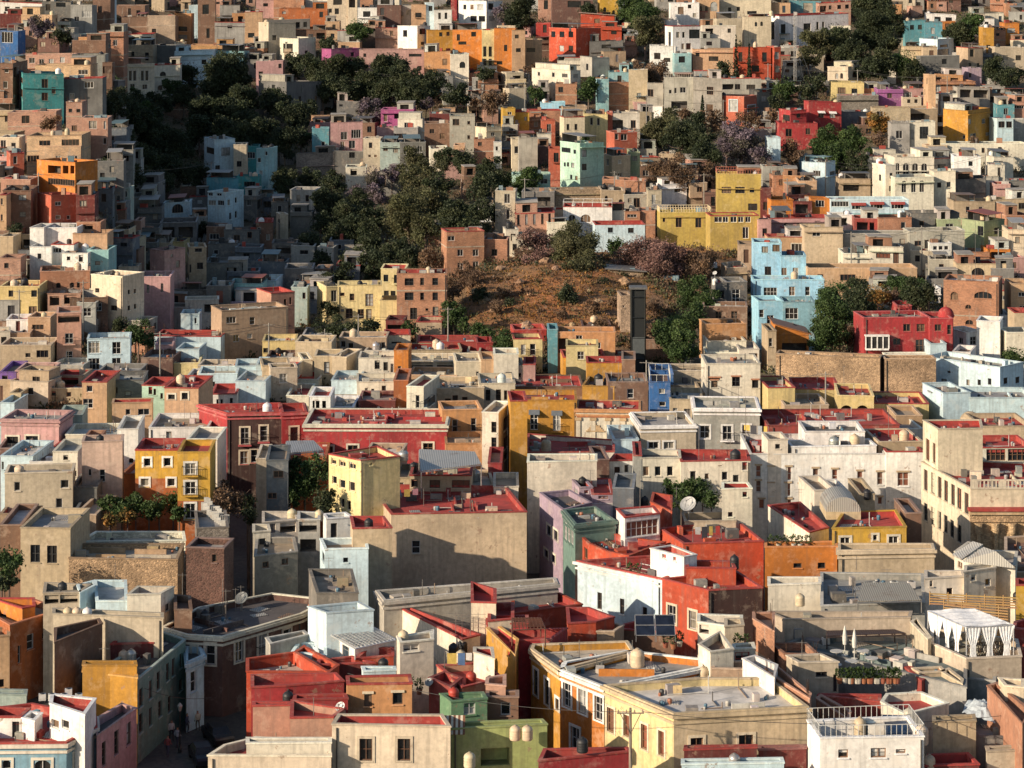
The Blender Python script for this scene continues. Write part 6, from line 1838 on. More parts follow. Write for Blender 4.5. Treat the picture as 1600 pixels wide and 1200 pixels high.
def cable(a, b, sag, desc, r=.022):
    m = MB(); prev = None
    for i in range(13):
        t = i / 12; p = tuple(a[k] * (1 - t) + b[k] * t - (sag * 4 * t * (1 - t) if k == 2 else 0) for k in range(3))
        if prev: m.bar(prev, p, r, 'plain', (.03, .03, .03), 4)
        prev = p
    o = m.build('overhead_cable'); q = topx(*(tuple((a[k] + b[k]) / 2 for k in range(3)))); thing(o, 'cable', desc, q[0], q[1])
cable(pa, (pa[0] - 22, 186, 9.2), .8, 'black overhead cable running back from the wooden pole')
cable((pa[0] + .9, pa[1], pa[2]), (pa[0] + 36, 180, 8.6), 1.2, 'black overhead cable running right from the wooden pole')
def hill_wires():
    rg = random.Random(4)
    for chain in (((60, 330), (190, 318), (330, 300)), ((250, 590), (420, 575), (560, 560), (700, 548)), ((820, 330), (960, 318), (1100, 322), (1230, 330)), ((1330, 420), (1440, 410), (1560, 415)), ((900, 200), (1010, 192), (1130, 200)), ((1290, 300), (1420, 305), (1540, 290)), ((30, 520), (130, 505)), ((560, 150), (700, 160), (820, 170)), ((1010, 640), (1180, 640), (1290, 660)), ((200, 120), (330, 130)), ((1200, 140), (1340, 150), (1480, 160))):
        prev = None
        for (px, row) in chain:
            y = depth2(px, row); x, _, z = pt(px, row, y); zt = z + 6.5; z = ground(x, y) - .5; m = MB(); t = (.26, .24, .21)
            m.bar((x, y, z), (x, y, zt), .13, 'plain', t, 6, .09); m.bar((x - .9, y, zt - .3), (x + .9, y, zt - .3), .05, 'plain', t, 4)
            o = m.build('utility_pole'); thing(o, 'utility pole', 'slim grey utility pole', px, row - 20)
            if prev:
                for k in (-.8, .8): cable((prev[0] + k, prev[1], prev[2]), (x + k, y, zt - .25), rg.uniform(.5, 1.2), 'dark overhead cable', .03)
            prev = (x, y, zt - .25)
hill_wires()
a_, b_ = pt(225, 1075, 190), pt(330, 1090, 196)
cable(a_, b_, .4, 'black overhead cable crossing the shaded street')

def ac_unit(px, row, w=11):
    x, y, z, B = onroof(px, row + w * .5); m = MB(); t = vary((.60, .59, .55)); d = min(1.2, w * y / FPX)
    m.box((x, y, z + d * .5 + .1), (d, d * .7, d * .9), 'plain', t, .2)
    for sx in (-1, 1): m.box((x + sx * d * .35, y, z + .05), (.08, d * .6, .1), 'metal', (.1, .1, .1), .2)
    o = m.build('air_conditioner'); f = MB()
    f.lathe((x, y, z + d * .95 + .1), [(d * .32, 0), (d * .30, .05), (d * .1, .06)], 'metal', (.06, .06, .06), 14); f.build('fan_grille', o)
    thing(o, 'air conditioner', 'pale rooftop air conditioning unit', px, row)
for q in ((66, 1091), (81, 1091), (100, 1091), (123, 1091), (107, 1083), (1371, 916), (1397, 915), (1424, 915), (1350, 936), (1147, 990), (1416, 945), (1290, 1003)): ac_unit(*q)

def solar():
    z = 8.7; a = ptz(1000, 1003, z); m = MB(); y = a[1]; sc_ = y / FPX
    root = empty('solar_panel', (a[0], y, z))
    x0, x1 = pt(993, 1000, y)[0], pt(1056, 1000, y)[0]
    fr = MB()
    for k in range(2):
        xa = x0 + (x1 - x0) * k / 2 + .05; xb = x0 + (x1 - x0) * (k + 1) / 2 - .05
        P = MB(); P.hexa([(xa, y, z + .5), (xb, y, z + .5), (xb, y + 1.9, z + 1.7), (xa, y + 1.9, z + 1.7), (xa, y, z + .56), (xb, y, z + .56), (xb, y + 1.9, z + 1.76), (xa, y + 1.9, z + 1.76)], 'glass', (.015, .02, .035)); P.build('panel', root)
        for u in (0, .5, 1): fr.bar((xa, y + 1.9 * u - .02, z + .57 + 1.2 * u), (xb, y + 1.9 * u - .02, z + .57 + 1.2 * u), .03, 'metal', (.5, .5, .5), 4)
        for q in (xa, xb):
            fr.bar((q, y, z + .56), (q, y + 1.9, z + 1.76), .03, 'metal', (.5, .5, .5), 4); fr.bar((q, y + 1.9, z), (q, y + 1.9, z + 1.7), .035, 'metal', (.4, .4, .4), 4); fr.bar((q, y, z), (q, y, z + .5), .035, 'metal', (.4, .4, .4), 4)
    fr.build('frame', root); thing(root, 'solar panel', 'pair of tilted dark solar panels on a metal frame', 1024, 992, 'dark solar panels')
solar()

def tent():
    zb = 8.25; T4 = lambda p, r: ptz(1200 + p / 4, 900 + r / 4, zb)
    A, Bq, Cq = T4(1000, 412), T4(1240, 520), T4(1535, 505)
    D = (A[0] + Cq[0] - Bq[0], A[1] + Cq[1] - Bq[1]); H = 2.65
    root = empty('white_tent', (A[0], A[1], zb)); t = (.78, .78, .78)
    P4 = [A, Bq, Cq, D]; fr = MB()
    for i in range(4):
        a, b = P4[i], P4[(i + 1) % 4]; n = 4 if i in (0, 2) else 2
        fr.bar((*a, zb + H), (*b, zb + H), .06, 'metal', (.7, .7, .7), 6)
        for k in range(n):
            u = k / n; p = (a[0] + (b[0] - a[0]) * u, a[1] + (b[1] - a[1]) * u); fr.bar((*p, zb), (*p, zb + H), .05, 'metal', (.7, .7, .7), 6)
    fr.build('frame', root)
    ro = MB(); N = 14; S = 8
    L = lambda u, v: (A[0] + (Bq[0] - A[0]) * u + (D[0] - A[0]) * v, A[1] + (Bq[1] - A[1]) * u + (D[1] - A[1]) * v, zb + H + .07 - .16 * abs(math.sin(u * math.pi * 5)) - .05 * math.sin(v * 9 + u * 4))
    for i in range(N * 2):
        for j in range(S):
            u0, u1, v0, v1 = i / (N * 2), (i + 1) / (N * 2), j / S, (j + 1) / S
            ro.face([L(u0, v0), L(u1, v0), L(u1, v1), L(u0, v1)], 'cloth', t)
    ro.build('canopy', root, True)
    def curtain(p, d, n_):
        c = MB(); K = 10; ring = []
        for (f, wd) in ((1.0, .75), (.7, .55), (.4, .24), (.2, .26), (0.02, .34)):
            ring.append([(p[0] + d[0] * (q / K - .5) * 2 * wd + n_[0] * .018 * (1 if q % 2 else -1), p[1] + d[1] * (q / K - .5) * 2 * wd + n_[1] * .018 * (1 if q % 2 else -1), zb + H * f) for q in range(K + 1)])
        for a in range(len(ring) - 1):
            for q in range(K): c.face([ring[a + 1][q], ring[a + 1][q + 1], ring[a][q + 1], ring[a][q]], 'cloth', t)
        c.build('curtain', root, True)
    for i in range(4):
        a, b = Vector(P4[i]), Vector(P4[(i + 1) % 4]); e = (b - a).normalized(); nn = Vector((e.y, -e.x)); n = 4 if i in (0, 2) else 2
        for k in range(n): 
            u = k / n; curtain(a + (b - a) * u + e * (.6 if k == 0 else 0), e, nn)
        if i == 1: curtain(b - e * .6, e, nn)
    thing(root, 'tent', 'white rooftop tent with gathered curtains on its posts', 1518, 985, 'white curtained tent')
    # woven screen behind the curtains
    sc2 = MB(); a, b = Vector(Bq), Vector(Cq); q = (Vector(D) - Vector(A)).normalized() * 0
    for k in range(16):
        u = k / 15; p = a + (b - a) * (.08 + .84 * u)
        for sg in (-.45, .45): sc2.bar((p.x - sg * .6, p.y + .5, zb + .05), (p.x + sg * .6, p.y + .5, zb + 1.15), .035, 'plain', (.10, .055, .03), 4)
    sc2.bar((a.x + .3, a.y + .5, zb + 1.18), (b.x - .3, b.y + .5, zb + 1.18), .04, 'plain', (.10, .055, .03), 4)
    o = sc2.build('lattice_screen'); thing(o, 'screen', 'dark brown crossed lattice screen under the white tent', 1545, 1008)
tent()

def pergola(name, pts, z, H, tint, nb, desc, nick, mat='metal', sheet=None, slope=0.0):
    P = [ptz(a, b, z + H) for a, b in pts]; root = empty(name, (P[0][0], P[0][1], z))
    f = MB(); Z = [z + H, z + H, z + H + slope, z + H + slope]
    for i in range(4):
        a, b = P[i], P[(i + 1) % 4]; f.bar((*a, Z[i]), (*b, Z[(i + 1) % 4]), .06, mat, tint, 5); f.bar((*a, z), (*a, Z[i]), .06, mat, tint, 5)
    f.build('frame', root); r = MB()
    for k in range(1, nb):
        u = k / nb; a = [P[0][i] + (P[1][i] - P[0][i]) * u for i in (0, 1)]; b = [P[3][i] + (P[2][i] - P[3][i]) * u for i in (0, 1)]
        r.bar((*a, Z[0] + .06), (*b, Z[2] + .06), .05, mat, tint, 4)
        a = [P[0][i] + (P[3][i] - P[0][i]) * u for i in (0, 1)]; b = [P[1][i] + (P[2][i] - P[1][i]) * u for i in (0, 1)]
        if not sheet: r.bar((*a, Z[0] + slope * u + .12), (*b, Z[0] + slope * u + .12), .04, mat, tint, 4)
    r.build('rafters', root)
    if sheet:
        s = MB(); q = [(*P[0], Z[0] + .1), (*P[1], Z[1] + .1), (*P[2], Z[2] + .1), (*P[3], Z[3] + .1)]
        s.hexa(q + [(a, b, c + .06) for a, b, c in q], 'sheet', sheet); s.build('sheet_roof', root)
    px = sum(p[0] for p in pts) / 4; row = sum(p[1] for p in pts) / 4
    thing(root, 'pergola', desc, px, row, nick)
pergola('metal_canopy', [(658, 738), (752, 727), (742, 712), (655, 708)], 10.2, 2.2, (.45, .44, .42), 8, 'arched grey metal canopy with thin rafters', 'grey metal canopy', sheet=(.42, .42, .40), slope=.3)
pergola('white_pergola', [(555, 1014), (618, 1000), (584, 981), (514, 991)], 8.2, .9, (.70, .70, .68), 11, 'flat white lattice pergola roof beside the pale block', 'white lattice pergola roof')
pergola('slat_pergola', [(800, 985), (852, 982), (845, 966), (800, 966)], 9.0, 1.6, (.12, .05, .03), 9, 'dark slatted rooftop pergola on the crimson house', 'dark slatted pergola', mat='plain')
pergola('sheet_canopy', [(1241, 983), (1293, 981), (1282, 974), (1232, 975)], 6.2, 2.6, (.30, .30, .30), 5, 'grey sheet canopy at the edge of the sunken terrace', 'grey terrace canopy', sheet=(.30, .33, .32), slope=.35)
pergola('sheet_canopy', [(450, 710), (505, 705), (490, 697), (447, 698)], 11.5, .6, (.30, .30, .30), 5, 'slanted grey metal canopy beside the leafy tree', 'slanted grey metal canopy', sheet=(.34, .35, .36), slope=.5)
pergola('sheet_roof', [(1340, 942), (1440, 940), (1420, 922), (1348, 921)], 8.4, 1.0, (.30, .29, .27), 6, 'flat brownish corrugated roof among grey roofs', 'flat corrugated roof', sheet=(.36, .33, .27), slope=.5)

pergola('dark_awning', [(1292, 996), (1416, 992), (1398, 986), (1292, 988)], 7.8, 1.0, (.05, .03, .025), 6, 'long dark brown awning along the sunken terrace', 'long dark terrace awning', mat='plain', sheet=(.06, .035, .03))
def clothes_line(px, row, k):
    rg = random.Random(k); x, y, z, B = onroof(px, row)
    if B is None or not inpoly(x, y, inset(B['foot'], 1.2)) or row > topx(x, y, z)[1] + 3: return
    L = rg.uniform(2.2, 3.2); a = rg.uniform(-.4, .4); root = empty('clothes_line', (x, y, z)); m = MB()
    p = (x - math.cos(a) * L / 2, y - math.sin(a) * L / 2); q = (x + math.cos(a) * L / 2, y + math.sin(a) * L / 2)
    for e in (p, q): m.bar((*e, z), (*e, z + 1.9), .035, 'metal', (.25, .24, .22), 5)
    m.bar((*p, z + 1.85), (*q, z + 1.85), .012, 'plain', (.1, .1, .1), 3); m.build('posts', root); u = .08
    while u < .9:
        w = rg.uniform(.35, .8); h = rg.uniform(.5, 1.2); v = min(.95, u + w / L); c = MB(); t = rg.choice([(.62, .60, .56), (.45, .06, .05), (.08, .15, .3), (.55, .4, .1), (.3, .32, .34), (.05, .05, .06), (.5, .25, .28), (.12, .3, .28)])
        A = [p[i] + (q[i] - p[i]) * u for i in (0, 1)]; Bb = [p[i] + (q[i] - p[i]) * v for i in (0, 1)]
        c.hexa([(A[0], A[1] - .02, z + 1.85 - h), (Bb[0], Bb[1] - .02, z + 1.8 - h), (Bb[0], Bb[1] + .02, z + 1.8 - h), (A[0], A[1] + .02, z + 1.85 - h), (A[0], A[1] - .02, z + 1.86), (Bb[0], Bb[1] - .02, z + 1.86), (Bb[0], Bb[1] + .02, z + 1.86), (A[0], A[1] + .02, z + 1.86)], 'cloth', t); c.build('hung_cloth', root)
        u = v + rg.uniform(.02, .14)
    thing(root, 'clothes line', 'rooftop clothes line hung with washing', px, row)
for k, q in enumerate(((555, 905), (450, 868), (640, 792), (1010, 1014), (1050, 1016), (930, 838), (1105, 852), (150, 1022), (1330, 856), (1240, 846), (560, 1046), (720, 1056), (860, 728), (300, 922), (1560, 870), (1180, 690), (420, 660), (230, 668), (1480, 905), (700, 905))): clothes_line(*q, k)
def lift_tower():
    y = depth(560) - 2; x0, x1 = pt(987, 500, y)[0], pt(1008, 500, y)[0]; zt = CAMZ - (452 - HROW) * y / FPX; zb = ground(0, y) - 1
    root = empty('lift_tower', ((x0 + x1) / 2, y, zb)); f = MB(); t = (.03, .033, .033); d = x1 - x0
    for px in (x0, x1):
        for py in (y, y + d): f.bar((px, py, zb), (px, py, zt), .13, 'metal', t, 5)
    k = zb; lv = []
    while k < zt:
        for (a, b) in (((x0, y), (x1, y)), ((x1, y), (x1, y + d)), ((x1, y + d), (x0, y + d)), ((x0, y + d), (x0, y))): f.bar((*a, k), (*b, k), .09, 'metal', t, 5)
        lv.append(k); k += 3.0
    f.build('frame', root); c = MB(); c.box(((x0 + x1) / 2, y + d / 2, zt + .15), (d + .6, d + .6, .3), 'plain', (.12, .12, .12)); c.build('cap', root)
    g = MB(); g.box(((x0 + x1) / 2, y + d / 2, (zb + zt) / 2), (d * .86, d * .86, zt - zb - .4), 'plain', (.014, .016, .016)); g.build('shaft_glass', root)
    k = MB(); k.box(((x0 + x1) / 2, y + d / 2 - .1, zt - 8.2), (d * .95, d * .95, 2.4), 'plain', (.09, .10, .10)); k.build('cabin', root)
    thing(root, 'lift tower', 'dark steel and glass lift tower on the slope', 998, 510, 'dark steel lift tower')
lift_tower()

def dome(px, row, w, base_z, tint, mat, name, parent, n=20, lantern=True, Y=None):
    y = Y; x = pt(px, row, y)[0]; r = w * y / FPX / 2; m = MB()
    m.lathe((x, y, base_z), [(r, 0)] + [(r * math.cos(t), r * math.sin(t)) for t in (.25, .5, .75, 1.0, 1.25, 1.45)], mat, tint, n)
    if lantern: m.bar((x, y, base_z + r * .95), (x, y, base_z + r * 1.25), r * .1, mat, tint, 6, .03)
    return m.build(name, parent, True)
def find(nick):
    for B in BUILD:
        if B['spec'].get('k') == nick: return B
    raise KeyError(nick)
B = find('crimson villa with a domed turret'); yt_ = depth(555) + 1.5
tb = MB(); xx = pt(1478, 500, yt_)[0]; rr = 23 * yt_ / FPX / 2; zz = CAMZ - (492 - HROW) * yt_ / FPX
tb.lathe((xx, yt_, zz - 6), [(rr, 0), (rr, 5.6), (rr * 1.15, 5.8), (rr * 1.15, 6.0)], 'paint', C['crimson'], 20); tb.build('turret', B['root'])
dome(1478, 487, 25, zz, (.33, .03, .03), 'paint', 'turret_dome', B['root'], Y=yt_)
bw_ = MB(); yb_ = depth(560) - .9; xa, xb = pt(1353, 540, yb_)[0], pt(1389, 540, yb_)[0]; z0_, z1_ = pt(0, 545, yb_)[2], pt(0, 526, yb_)[2]
bw_.box(((xa + xb) / 2, yb_ + .45, z0_ - .1), (xb - xa, .9, .25), 'paint', C['white']); bw_.box(((xa + xb) / 2, yb_ + .45, z1_ + .1), (xb - xa + .2, 1.0, .22), 'paint', C['white'])
for k in range(5): bw_.box((xa + (xb - xa) * k / 4, yb_ + .1, (z0_ + z1_) / 2), (.16, .16, z1_ - z0_), 'paint', C['white'])
bw_.box(((xa + xb) / 2, yb_ + .2, (z0_ + z1_) / 2), (xb - xa - .2, .08, z1_ - z0_ - .1), 'glass', (.05, .05, .05)); bw_.build('bay_window', B['root'])
B = find('white house with a round dome'); dome(1459, 929, 27, B['zr'] - 1.0, (.36, .28, .20), 'stone', 'dome', B['root'], Y=B['Y'] + 1.2, lantern=False)
B = find('pale blue house with a rubble dome'); dome(1516, 660, 33, B['zt'] - 3.2, (.46, .36, .24), 'stone', 'dome', B['root'], Y=B['Y'] - 2.2, lantern=False)

# tin vault on the yellow penthouse
def vault():
    B = find('yellow penthouse with a tin vault'); x0, y = ptz(1291, 812, B['zr']); x1 = pt(1345, 812, y)[0]; z = B['zr']; r = (x1 - x0) / 2; n = 14; m = MB(); L = 5.0
    P = lambda a, d: ((x0 + x1) / 2 - r * math.cos(a), y + d, z + .8 + r * .85 * math.sin(a))
    for k in range(n):
        a, b = math.pi * k / n, math.pi * (k + 1) / n
        m.face([P(a, 0), P(b, 0), P(b, L), P(a, L)][::-1], 'sheet', (.36, .35, .32))
    m.face([P(math.pi * k / n, 0) for k in range(n + 1)], 'sheet', (.42, .40, .36)); m.face([P(math.pi * k / n, L) for k in range(n + 1)][::-1], 'sheet', (.42, .40, .36))
    m.box(((x0 + x1) / 2, y + L / 2, z + .4), (x1 - x0, L, .8), 'paint', (.5, .4, .25)); m.build('tin_vault', B['root'], False)
vault()
# pitched and sloping roofs carried by single houses
def slab_roof(nick, pts, zs, mat, tint, name='pitched_roof', th=.15):
    B = find(nick); Q = [(*ptz(a, b, z), z) for (a, b), z in zip(pts, zs)]
    m = MB(); m.hexa([(x, y, z) for x, y, z in Q] + [(x, y, z + th) for x, y, z in Q], mat, tint); m.build(name, B['root'])
B = find('white shed house on the right'); z = B['zt']
slab_roof('white shed house on the right', [(1505, 878), (1585, 888), (1556, 864), (1537, 857)], [z + .1, z + .1, z + 1.3, z + 1.3], 'sheet', (.40, .39, .36))
slab_roof('white shed house on the right', [(1488, 868), (1503, 876), (1536, 853), (1520, 848)], [z + .1, z + .2, z + 1.2, z + 1.2], 'sheet', (.44, .43, .40))
def lean_roof(nick, over, rise, mat, tint):
    B = find(nick); f = inset(B['foot'], -over); zt = B['zt']; m = MB()
    # slopes down from the left gable to the right
    xs = [p[0] for p in f]; lo, hi = min(xs), max(xs)
    Z = [zt + .1 + rise * (hi - p[0]) / (hi - lo) for p in f]
    m.hexa([(p[0], p[1], z) for p, z in zip(f, Z)] + [(p[0], p[1], z + .16) for p, z in zip(f, Z)], mat, tint); m.build('sloping_roof', B['root'])
    g = MB(); b = B['foot']
    for i in range(4):
        a, c = b[i], b[(i + 1) % 4]; za, zc = [zt + .1 + rise * (hi - p[0]) / (hi - lo) for p in (a, c)]
        g.face([(*a, zt), (*c, zt), (*c, max(zc, zt + .01)), (*a, max(za, zt + .01))], 'paint', B['wt'])
    g.build('gable', B['root'])
lean_roof('orange shed with a sloping tiled roof', .35, 1.6, 'sheet', (.30, .13, .06))
lean_roof('little stone hut with a tilted roof', .5, -.9 + 1.5, 'sheet', (.22, .21, .2))
lean_roof('scarlet gabled house', .6, .8, 'sheet', (.42, .30, .24))

# ornament of the cream house with pilasters
def ornate():
    B = find('ornate cream house with pilasters'); f = B['foot']; a, b = Vector(f[0]), Vector(f[1]); e = (b - a); L = e.length; e /= L; nv = Vector((e.y, -e.x)); zt = B['zt']
    P = lambda s, z, d: (a.x + e.x * s + nv.x * d, a.y + e.y * s + nv.y * d, z)
    def bx(m, s0, s1, z0, z1, d, t, k='paint'): m.hexa([P(s0, z0, d), P(s1, z0, d), P(s1, z0, 0), P(s0, z0, 0), P(s0, z1, d), P(s1, z1, d), P(s1, z1, 0), P(s0, z1, 0)], k, t)
    m = MB(); t = (.52, .36, .20)
    for k in range(5):
        s = L * (.035 + .93 * k / 4)
        bx(m, s - .28, s + .28, zt - 4.6, zt - 1.15, .12, (.66, .58, .45)); bx(m, s - .4, s + .4, zt - 1.3, zt - .95, .2, t)
    m.build('pilaster', B['root']); r = MB()
    for k in range(2):
        s = L * (.30 + .40 * k)
        for i in range(-5, 6): bx(r, s + i * .17 - .085, s + i * .17 + .085, zt - 2.55, zt - 2.45 + .85 * math.cos(i * .28) * (.8 + .2 * math.cos(i * 2)), .1, t)
        bx(r, s - 1.15, s + 1.15, zt - 2.7, zt - 2.55, .14, t)
        bx(r, s - 1.3, s - .3, zt - 4.0, zt - 3.7, .12, t); bx(r, s + .3, s + 1.3, zt - 4.0, zt - 3.7, .12, t)
    r.build('relief', B['root']); bm = MB(); bx(bm, .1, L - .1, zt - .92, zt - .74, .10, (.45, .16, .07)); bm.build('frieze', B['root'])
ornate()
# carved stone front of the long mansion, with its balustrade
def carved_front():
    B = find('cream street-long mansion with brown shutters'); f = B['foot']
    best = max(range(len(f)), key=lambda i: -(f[i][1] + f[(i + 1) % len(f)][1]))
    a, b = Vector(f[best]), Vector(f[(best + 1) % len(f)])
    if a.x > b.x: a, b = b, a
    e = (b - a); L = e.length; e /= L; nv = Vector((e.y, -e.x)); zt = B['zt']
    P = lambda s, z, d: (a.x + e.x * s + nv.x * d, a.y + e.y * s + nv.y * d, z)
    def bx(m, s0, s1, z0, z1, d, t, k='paint'): m.hexa([P(s0, z0, d), P(s1, z0, d), P(s1, z0, 0), P(s0, z0, 0), P(s0, z1, d), P(s1, z1, d), P(s1, z1, 0), P(s0, z1, 0)], k, t)
    st = (.50, .35, .20); m = MB()
    bx(m, 0, L, zt - 9, zt - 2.2, .12, st, 'stone'); bx(m, -.3, L, zt - 2.2, zt - 1.9, .8, (.36, .05, .04)); bx(m, -.1, L, zt - 3.4, zt - 2.6, .35, (.42, .28, .16), 'stone')
    bx(m, -.2, L, zt - 2.6, zt - 2.2, .6, st); m.build('stone_cornice', B['root'])
    c = MB()
    for k in range(7):
        s = .8 + k * 1.75; x, y, _ = P(s, 0, .45)
        c.lathe((x, y, zt - 9), [(.34, 0), (.34, .5), (.26, .6), (.22, 4.2), (.36, 4.5), (.42, 5.2), (.46, 5.5)], 'stone', st, 12)
    c.build('carved_column', B['root']); q = MB(); t = (.62, .54, .42)
    bx(q, 0, L, zt, zt + .15, .1, t); bx(q, 0, L, zt + .85, zt + 1.0, .1, t)
    for k in range(int(L / .42)):
        if k % 7 < 2: bx(q, k * .42, k * .42 + .4, zt + .15, zt + .85, .08, t)
        else: bx(q, k * .42 + .1, k * .42 + .26, zt + .15, zt + .85, .05, t)
    q.build('balustrade', B['root'])
carved_front()
# lattice parapet
def lattice(nick, idx, h=1.15):
    B = find(nick); f = B['foot']; m = MB(); zt = B['zt']; t = (.70, .68, .63)
    for i in range(len(f)):
        a, b = Vector(f[i]), Vector(f[(i + 1) % len(f)]); e = b - a; L = e.length
        if L < .8: continue
        e /= L; n = max(2, int(L / .45)); 
        for k in range(n):
            p, q = a + e * (L * k / n), a + e * (L * (k + 1) / n)
            for r in range(2):
                z0, z1 = zt + h * r / 2, zt + h * (r + 1) / 2
                m.bar((p.x, p.y, z0), (q.x, q.y, z1), .05, 'paint', t, 4); m.bar((q.x, q.y, z0), (p.x, p.y, z1), .05, 'paint', t, 4)
        m.bar((a.x, a.y, zt + h), (b.x, b.y, zt + h), .07, 'paint', t, 4)
    m.build('lattice_parapet', B['root'])
lattice('white house with a lattice balcony', 0)
# balustrade rails on terrace houses
def rail(nick, t, h=.95, sp=.35, r=.05):
    B = find(nick); f = B['foot']; m = MB(); zt = B['zt']
    for i in range(len(f)):
        a, b = Vector(f[i]), Vector(f[(i + 1) % len(f)]); e = b - a; L = e.length; e /= L; n = max(2, int(L / sp))
        for k in range(n + 1):
            p = a + e * (L * k / n); m.bar((p.x, p.y, zt + .05), (p.x, p.y, zt + h), r, 'paint', t, 5)
        m.bar((a.x, a.y, zt + h), (b.x, b.y, zt + h), r * 1.3, 'paint', t, 4)
    m.build('balustrade', B['root'])
rail('bright yellow house with a balustrade', (.66, .54, .34), sp=.5); rail('white house with two arches', C['white'], sp=1.6)
rail('tall yellow house with roof terrace', (.35, .1, .06), sp=.5); rail('white house with a blue roof panel', (.55, .55, .52), sp=.4, r=.025)
rail('deep blue narrow house', (.6, .6, .55), sp=.8, r=.03); rail('concrete house with a loggia', (.42, .38, .32), sp=.5)
# striped awning and the blue panel
def roof_extra(nick, name, pts, z, mat, tint, th=.12, dz=0.):
    B = find(nick); z += B['zr']; Q = [ptz(a, b, z) for a, b in pts]; m = MB()
    zz = [z, z, z + dz, z + dz]
    m.hexa([(x, y, k) for (x, y), k in zip(Q, zz)] + [(x, y, k + th) for (x, y), k in zip(Q, zz)], mat, tint); m.build(name, B['root'])
roof_extra('white house with a blue roof panel', 'skylight_panel', [(1384, 1148), (1426, 1147), (1418, 1128), (1378, 1127)], .5, 'glass', (.012, .03, .07), dz=.4)
roof_extra('white house with a blue roof panel', 'roof_hatch', [(1356, 1150), (1382, 1150), (1382, 1140), (1356, 1140)], .05, 'paint', (.66, .62, .55), th=.8)
B = find('green rooftop house with a square window')
def striped():
    x0, y = ptz(694, 1120, B['zt'] - .2); x1 = pt(727, 1120, y)[0]; zt = B['zt']; y -= .1
    for k in range(9):
        m = MB(); a = x0 + (x1 - x0) * k / 9; b = x0 + (x1 - x0) * (k + 1) / 9
        m.hexa([(a, y - 1.3, zt - 1.1), (b, y - 1.3, zt - 1.1), (b, y, zt - .1), (a, y, zt - .1), (a, y - 1.3, zt - 1.05), (b, y - 1.3, zt - 1.05), (b, y, zt - .05), (a, y, zt - .05)], 'cloth', (.60, .54, .42) if k % 2 else (.20, .09, .05))
        m.build('awning_strip', B['root'])
striped()
# stairway with stepped balustrade
def stairs():
    y0 = 239.; root = None; m = MB(); q = MB(); n = 12
    p0 = pt(319, 789, y0); p1 = pt(354, 820, y0 - 6)
    root = empty('stone_stairway', (p0[0], y0, p1[2] - 4))
    for k in range(n):
        u = (k + .5) / n; x = p0[0] + (p1[0] - p0[0]) * u; y = y0 - 6 * u; z = p0[2] + (p1[2] - p0[2]) * u
        m.box((x, y, z - 2.4), (.5, 2.2, 4.0), 'stone', (.16, .14, .12))
        wv = .22 * math.sin(u * 14)
        q.box((x, y - 1.1, z + .05 + wv), (.5, .2, .9), 'paint', (.52, .50, .45)); q.box((x, y + 1.1, z + .05 + wv), (.5, .2, .9), 'paint', (.52, .50, .45))
    m.build('flight', root); q.build('balustrade', root); thing(root, 'stairway', 'dark stone stairway with a wavy pale balustrade', 336, 815, 'dark stone stairway')
stairs()
# terrace furniture
def umbrella(px, row):
    x, y, z, B = onroof(px, row + 6); m = MB(); m.lathe((x, y, z), [(.28, 0), (.28, .08), (.04, .1), (.03, .9), (.17, 1.0), (.21, 1.6), (.10, 2.3), (.02, 2.6)], 'cloth', (.62, .60, .54), 10)
    o = m.build('parasol'); thing(o, 'parasol', 'closed white parasol on the sunken terrace', px, row)
umbrella(1320, 1019); umbrella(1335, 1024)
def terrace_table(px, row):
    x, y, z, B = onroof(px, row); m = MB(); m.lathe((x, y, z), [(.28, 0), (.05, .05), (.05, .7), (.55, .72), (.55, .76)], 'plain', (.5, .48, .44), 14); o = m.build('terrace_table')
    thing(o, 'table', 'small round pale terrace table', px, row)
for q in ((1307, 1031), (1348, 1030), (1330, 1047), (1305, 1052), (1362, 1042)): terrace_table(*q)
def planter(px, row, k):
    x, y, z, B = onroof(px, row); root = empty('potted_plant', (x, y, z)); m = MB(); m.lathe((x, y, z), [(.18, 0), (.26, .4), (.29, .45), (.22, .46)], 'plain', random.choice([(.35, .14, .07), (.5, .47, .4), (.3, .1, .06)]), 12); m.build('pot', root)
    rng = np.random.default_rng(k); n = 90; d = rng.normal(size=(n, 3)); d /= np.linalg.norm(d, axis=1)[:, None]
    P = np.array((0, 0, .85)) + d * np.array([.38, .38, .5]) * (rng.uniform(.3, 1, n) ** .5)[:, None]
    leafmesh('foliage', root, P, d + np.array([0, 0, .4]), rng.uniform(.07, .14, n), np.array(LEAFC['g'])[rng.integers(3, size=n)] * rng.uniform(.7, 1.3, (n, 1)))
    thing(root, 'potted plant', 'green potted plant on a flat roof', px, row)
for k in range(16): planter(1312 + k * 6.0 + (k * 37 % 5), 1064 + (k * 29 % 15), k)
for k, (px, row) in enumerate(((1205, 845), (1216, 843), (1228, 846), (1240, 844), (1250, 846), (1262, 845), (985, 900), (996, 902), (470, 850), (480, 852), (640, 1080), (655, 1085), (1152, 1002), (1165, 1003), (1040, 1012), (1052, 1014), (1062, 1010))): planter(px, row, 40 + k)
